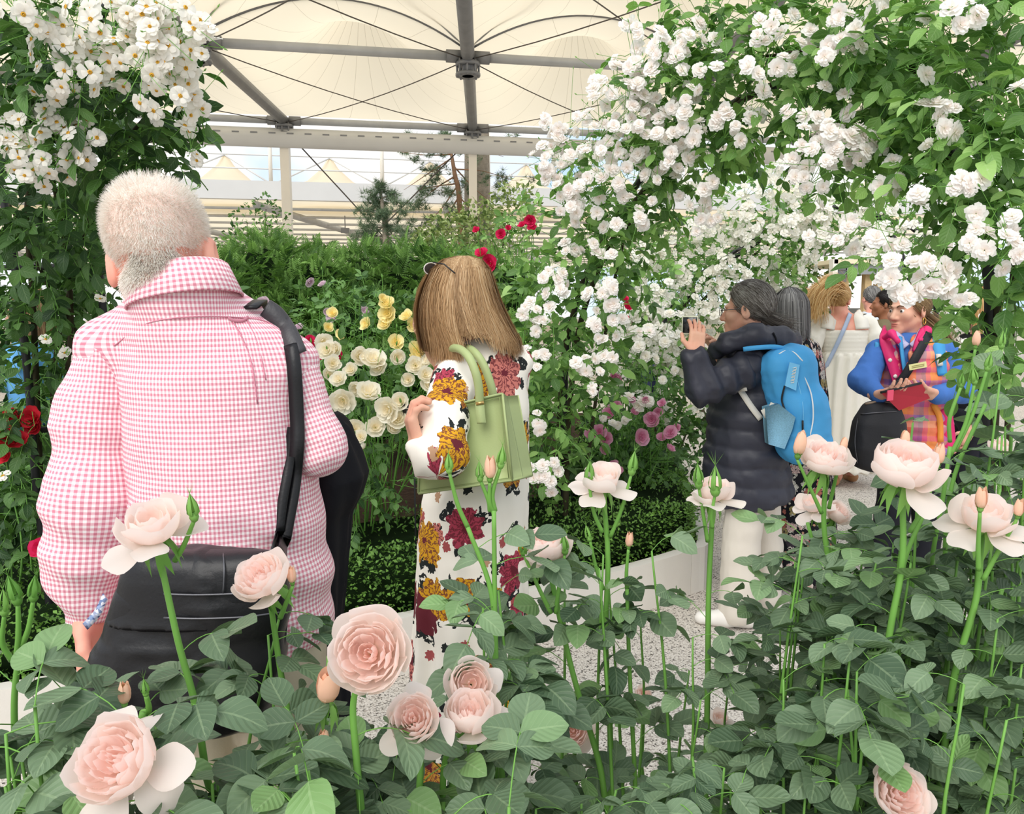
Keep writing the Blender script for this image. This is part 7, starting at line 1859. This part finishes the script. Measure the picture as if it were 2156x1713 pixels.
# magenta collar and facings
p = hline(vst0, [(1868,704),(1874,735),(1884,775),(1900,838)], 4.0, .012); mk('facing', *facing_ribbon(p, np.linspace(.050,.022,len(p)), .012), M_MAG, vest)
p = hline(vst0, [(1948,704),(1938,722),(1928,742)], 4.0, .014); mk('collar', *facing_ribbon(p, np.linspace(.040,.018,len(p)), .014), M_MAG, vest)
col_fn = s_union([C((1860,712,3.95),(1876,702,3.90),6,7), C((1876,702,3.90),(1890,718,3.85),7,5), C((1966,708,3.97),(1950,696,3.94),6,8), C((1950,696,3.94),(1938,716,3.86),8,5), C((1864,704,4.05),(1920,692,4.10),7,8), C((1920,692,4.10),(1966,704,4.02),8,7)], .02)
garment('collar', col_fn, *px_bounds([(1840,670,3.75),(1985,740,4.15)], .03), .009, M_MAG, vest, wr=[(.003, 20,20,20,2)])
for px, py in ((1854,726),(1866,758),(1877,792)):
    c = hit(vst0, [(px+8, py)], 4.0, .030)[0]; V, F = surfnet(s_ell([0,0,0],[.011,.006,.011]), [-.015]*3, [.015]*3, .005); mk('press_stud', c+V, F, M_WHITE_POST, vest)
p = hline(vst0, [(1965,850),(1978,880),(1980,930)], 4.0, .012); mk('pocket_trim', *facing_ribbon(p, .014, .008), plain('orange_trim', srgb(240,150,60), .5, .3, .06, 9), vest)
p = hline(vst0, [(1990,860),(1996,900),(2000,945)], 4.0, .012); mk('side_panel', *facing_ribbon(p, .03, .008), M_MAG, vest)
# shirt collar, lanyard, name badge
for a in ([(1893,700),(1898,720),(1908,730)], [(1940,698),(1932,718),(1920,730)]):
    p = hline(sw_fn, a, 4.0, .022); mk('shirt_collar', *facing_ribbon(p, .020, .006), M_LAV, jump)
lan = hline(s_union([sw_fn, vst0], .001), [(1896,708),(1899,740),(1904,775),(1908,800)], 4.0, .020)
ly = empty('lanyard', lan[-1], 'thin blue lanyard down the front of the quilted waistcoat woman', 'lanyard'); mk('cord', *facing_ribbon(lan, .009, .003), M_BLUEBP, ly)
bd = hit(vst0, [(1932,770)], 4.0, .022)[0]
badge = empty('name_badge', bd, 'pale yellow name badge pinned on the quilted waistcoat', 'badge')
V, F = obox(bd, np.array([.042,0,.008]), [0,.003,0], np.array([-.003,0,.014])); mk('plate', V, F, plain('badge_yellow', srgb(232, 226, 160), .5, .3, .04, 20), badge, smooth=False)
for i in (-1, 1):
    V, F = obox(bd+[0,-.004,.004*i], np.array([.030,0,.0057]), [0,.001,0], [0,0,.0014]); mk('lettering', V, F, plain('badge_ink', srgb(150,142,84), .6, .2, .05, 9), badge, smooth=False)
# trousers
vt = s_union([LO([(930,1862,1990,vY,.13),(980,1862,1992,vY,.13)], .03), C((1890,960,vY),(1878,1080,vY),36,32), s_cone(P(1878,1080,vY), [P(1868,900,vY)[0], vY, .06], .075, .07), C((1958,960,vY),(1956,1080,vY),36,32), s_cone(P(1956,1080,vY), [P(1958,900,vY)[0], vY, .06], .075, .07)], .03)
garment('trousers', vt, *bounds([P(1830,920,3.75), P(2020,920,4.25), vb+[-.3,-.2,.04], vb+[.3,.2,.1]], .02), .012, M_BLACKT, vest_p, wr=[(.006, 10,10,8,3)])
leg_shoe(1868, 3.95, 150, M_IRON, vest_p); leg_shoe(1958, 3.95, 170, M_IRON, vest_p)
# hair and earring
M_BRH = hairmat('light_brown_hair', srgb(104, 80, 56), srgb(156, 126, 88), srgb(206, 178, 128))
hair_cap(hv, M_BRH, vest_p, .008, -.05, 'hair', .3)
hair_flow(hv, 3600, rg, M_BRH, vest_p, [0,-.115,-.03], width=.0013, tint=.5, lift=.013)
tail_hair([hv.w([0,-.11,-.03]), P(1975,690,4.02), P(1995,725,4.03), P(2012,765,4.03)], 900, rg, M_BRH, vest_p, .028, .04, .0014, tint=.5)
th = np.linspace(0, 6.283, 17); er = hv.w([-.088,-.004,-.055]); mk('earring', *tube(er+np.stack([.013*np.cos(th)*.8, .006*np.cos(th), .016*np.sin(th)],1), .0022, 6), plain('gold', srgb(226,180,90), .25, .5, .05, 9, metallic=.9), vest_p)
# red folder, pink clip
fo = empty('folder', P(1905,862,3.62), 'red folder with a dark edge held in both hands above the black bag', 'folder')
q = np.array([P(1854,826,3.60), P(1940,806,3.60), P(1958,838,3.66), P(1893,864,3.66)])
nrm = unit(np.cross(q[1]-q[0], q[3]-q[0]))
mk('cover', np.concatenate([q, q+nrm*.008]), np.concatenate([[[0,1,2,3]], [[7,6,5,4]], [[i,(i+1)%4,4+(i+1)%4,4+i] for i in range(4)]]), plain('red_card', srgb(190, 44, 64), .5, .35, .06, 8), fo, smooth=False)
mk('edge', *tube([q[0], q[1]], .006, 6), M_IRON, fo)
V, F = obox(P(1874,832,3.59), [.014,0,.002], [0,.004,0], [0,0,.024]); mk('clip', V, F, plain('pink_clip', srgb(240,90,120), .5, .3, .04, 9), fo, smooth=False)
# black crossbody bag
cb = empty('crossbody_bag', P(1845,985,3.72), 'black crossbody bag on the hip of the woman in the plaid waistcoat', 'bag')
cb_fn = LO([(846,1822,1888,3.72,.05),(890,1800,1904,3.72,.08),(940,1788,1906,3.72,.09),(975,1796,1896,3.72,.08),(990,1815,1880,3.72,.06)], .03, 2.6)
garment('bag_body', cb_fn, *px_bounds([(1770,830,3.55),(1925,1005,3.85)], .02), .010, M_BLACKB, cb, wr=[(.006, 10,10,12,3)])
mk('zip', *tube(hline(cb_fn, [(1812,872),(1850,868),(1888,866)], 3.7, .008), .003, 5), M_ZIP, cb); mk('pocket_seam', *tube(hline(cb_fn, [(1806,880),(1800,930),(1806,975)], 3.7, .008), .0025, 5), M_ZIP, cb)
mk('trim', *tube(hline(cb_fn, [(1822,850),(1850,846),(1885,850)], 3.7, .006), .006, 6), plain('bag_trim', srgb(150,130,110), .6, .3, .05, 9), cb)
both = s_union([vst0, col_fn], .001)
p = np.concatenate([hline(both, [(1958,700),(1945,722),(1925,758),(1905,790),(1892,806)], 4.0, .03), [P(1884,830,3.70), P(1880,855,3.70)]])
mk('strap', *facing_ribbon(p, .021, .005), M_BLACKB, cb)
mk('buckle', *tube(hit(both, [(1886,800),(1902,804),(1898,815),(1884,811),(1886,800)], 4.0, .045), .0035, 6), M_ZIP, cb)
# sky blue backpack worn on her back, its straps over the shoulders
bk2 = empty('backpack', P(1960,900,4.25), 'sky blue backpack strapped on the woman in the plaid waistcoat', 'backpack')
c2 = P(1940,790,4.30); garment('pack_body', s_box(c2, [.15,.09,.22], .07), c2-.3, c2+.3, .014, M_BLUEBP, bk2, wr=[(.008,9,9,9,3)])
allv = s_union([vst0, sw_fn], .005)
p = hline(allv, [(1972,700),(1976,725),(1980,755),(1984,790)], 4.0, .018); mk('strap', *facing_ribbon(p, np.linspace(.034,.022,len(p)), .010), M_BLUEBP, bk2)
p = hline(allv, [(1850,722),(1848,745),(1846,765)], 4.0, .016); mk('strap', *facing_ribbon(p, .018, .010), M_BLUEBP, bk2)
p = hline(allv, [(1976,745),(1980,770)], 4.0, .032); mk('strap_patch', *facing_ribbon(p, .013, .004), M_GSTR, bk2)

# ------------------------------------------------------------------ visitors further back
def simple_person(label, hpx, hpy, Y, yaw, top, pants, hairm, skin=M_SKIN, hair='short', pitch=0, arm=None, build=1.0, face=False, sc=1.0, sl=True):
    c = P(hpx, hpy, Y); h = Head(c, yaw, pitch, 0, sc); R = rot(yaw); o = np.array([c[0], Y, 0.0])
    H = c[2]+.12
    def L(x, y, z): return o + R@np.array([x*build, y, 0]) + [0,0,z]
    zs, zh, zk = H-.32, H*.52, H*.28
    shl = [(-.17, zs), (.17, zs)]
    tor = s_union([s_cone(L(-.10,0,zs-.03), L(.10,0,zs-.03), .085, .085), s_cone(L(0,0,zs-.1), L(0,0,zh), .135*build, .13*build), s_cone(L(-.05,0,zs-.2), L(.05,0,zs-.2), .11, .11)], .06)
    arms, hands = [], []
    for q in (-1, 1):
        s = L(q*.18, 0, zs-.02)
        if arm and arm[0] == q: e, w = L(q*.24, .12, zs-.26), np.asarray(arm[1])
        else: e, w = L(q*.235, -.02, zs-.30), L(q*.23, .08, zs-.54)
        arms.append((s, e, w)); hands.append(hand_fn(w, (w-e), R@np.array([-q*1.0,.3,0.0]), q, .4, .95))
    legs = [(L(q*.09,0,zh), L(q*.095,.01,zk), L(q*.095,-.01,.07)) for q in (-1,1)]
    core = s_union([lambda p: tor(p)+.02] + [s_cone(s, e, .042, .036) for s, e, w in arms]+[s_cone(e, w, .034, .026) for s, e, w in arms]+[s_cone(a, b, .07, .05) for a, b, d in legs]+[s_cone(b, d, .048, .035) for a, b, d in legs]+[h.fn(L(0,-.01,zs+.03), .05)]+[hh[0] for hh in hands], .012)
    lo, hi = bounds([c-.17, c+.17, L(-.3,-.2,.03), L(.3,.2,.03), L(-.3,.3,zs-.7), L(.3,-.2,zs)]+[w for _,_,w in arms], .06)
    per = build_person(o, label, skin, (core, lo, hi), [], hc=.013)
    if face: face_parts(h, per)
    tf = s_union([tor]+[s_cone(s, e, .060, .055) for s, e, w in arms]+([s_cone(e, e+(w-e)*.85, .052, .042) for s, e, w in arms] if sl else []), .04)
    tf2 = lambda p: np.maximum(tf(p), np.maximum((zh-.06)-p[:,2], np.where(np.linalg.norm(p[:,:2]-c[:2], axis=1) < .06, p[:,2]-(zs+.05), -1)))
    g = garment('top', tf2, lo-.03, hi+.03, .018, top, per, wr=[(.006, 10,10,10,3)])
    pf = s_union([s_cone(L(-.05,0,zh), L(.05,0,zh), .135*build, .135*build)]+[s_cone(a, b, .095, .075) for a, b, d in legs]+[s_cone(b, d, .073, .065) for a, b, d in legs], .03)
    garment('trousers', lambda p: np.maximum(pf(p), p[:,2]-zh-.02), *bounds([L(-.3,-.25,.03), L(.3,.25,zh+.1)], .03), .02, pants, per)
    for q in (-1, 1):
        b = L(q*.095, 0, 0); f = s_cone(b+R@[0,-.05,.045], b+R@[0,.14,.035], .045, .036); V, F = surfnet(lambda p: np.maximum(f(p), .002-p[:,2]), b-.22+[0,0,.2], b+.22, .016); mk('shoe', V, F, M_IRON, per)
    hair_cap(h, hairm, per, .007 if hair == 'short' else .012, -.05 if hair == 'short' else -.09, 'hair', .4, .012)
    if hair == 'short': hair_flow(h, 900, rg, hairm, per, [0,-.11,-.04], width=.0022, lift=.010)
    else:
        m = 1500; a0 = rg.uniform(0, 6.28, m); t = np.linspace(0,1,8)[None,:]; ph = np.clip(t*2.1, 0, 1)*1.45; ln = rg.uniform(.12,.26,m)[:,None]
        q = np.stack([np.cos(a0)[:,None]*np.sin(ph)*.09, -.016+np.sin(a0)[:,None]*np.sin(ph)*.108, .035+np.cos(ph)*.105-np.clip(t-.48,0,1)*ln*1.9], -1)
        q = (q+rg.normal(0,.004,(m,1,3)))[~(q[:,-1,1] > .05)]
        strands('hair', h.w(q.reshape(-1,3)).reshape(q.shape), .0025, hairm, per, np.clip(rg.normal(.5,.28,len(q)),0,1))
    return per, h, o, tf
M_GREENJ = plain('grey_green_cloth', srgb(120, 128, 116), .8, .15, .08, 6)
M_LTBLUE = plain('light_blue_shirt', srgb(196, 208, 226), .8, .15, .04, 8)
M_BROWNT = plain('brown_tee', srgb(78, 68, 58), .85, .1, .08, 8)
M_KHAKIJ = plain('olive_jacket', srgb(112, 102, 78), .8, .15, .08, 8)
M_JEAN = plain('dark_jeans', srgb(52, 60, 82), .85, .15, .1, 8)
M_DARKH = hairmat('black_hair', srgb(20, 18, 18), srgb(44, 38, 36))
simple_person('blonde woman with sunglasses on her head touching her mouth beyond the white dress', 1698, 640, 7.6, 160, M_GREENJ, M_JEAN, M_BLONDE, M_SKIN, 'long', 0, (1, P(1702,668,7.45)), face=True)
pr, h_, o_, tf_ = simple_person('man with thin grey hair in a light blue shirt before the kiosk', 1834, 628, 8.4, 5, M_LTBLUE, M_JEAN, M_GREYH, M_SKIN_R, 'short')
simple_person('dark-haired person in an olive jacket beside the man in light blue', 1862, 640, 7.4, 70, M_KHAKIJ, M_BLACKT, M_DARKH, M_SKIN_D, 'short')
simple_person('long-haired blonde woman in a black jacket under the right leg of the arch', 2062, 652, 5.0, 78, M_BLACKC, M_BLACKT, M_BLONDE, M_SKIN, 'long')
pr, h_, o_, tf_ = simple_person('man in a dark brown printed T-shirt among the far white roses', 1377, 626, 8.0, 20, M_BROWNT, M_JEAN, M_DARKH, M_SKIN_R, 'short', sl=False)
for i in range(2):
    mk('print', *facing_ribbon(hline(tf_, [(1362+i*4,652+i*8),(1377,651+i*8),(1392-i*4,652+i*8)], 8.0, .01), .010-.003*i, .003), M_WHITE_POST, pr)
simple_person('visitor in a bright blue top behind the black trellis', 62, 660, 4.4, 100, plain('bright_blue_top', srgb(106, 168, 222), .8, .15, .05, 8), M_BLACKT, M_BRH, M_SKIN, 'long')
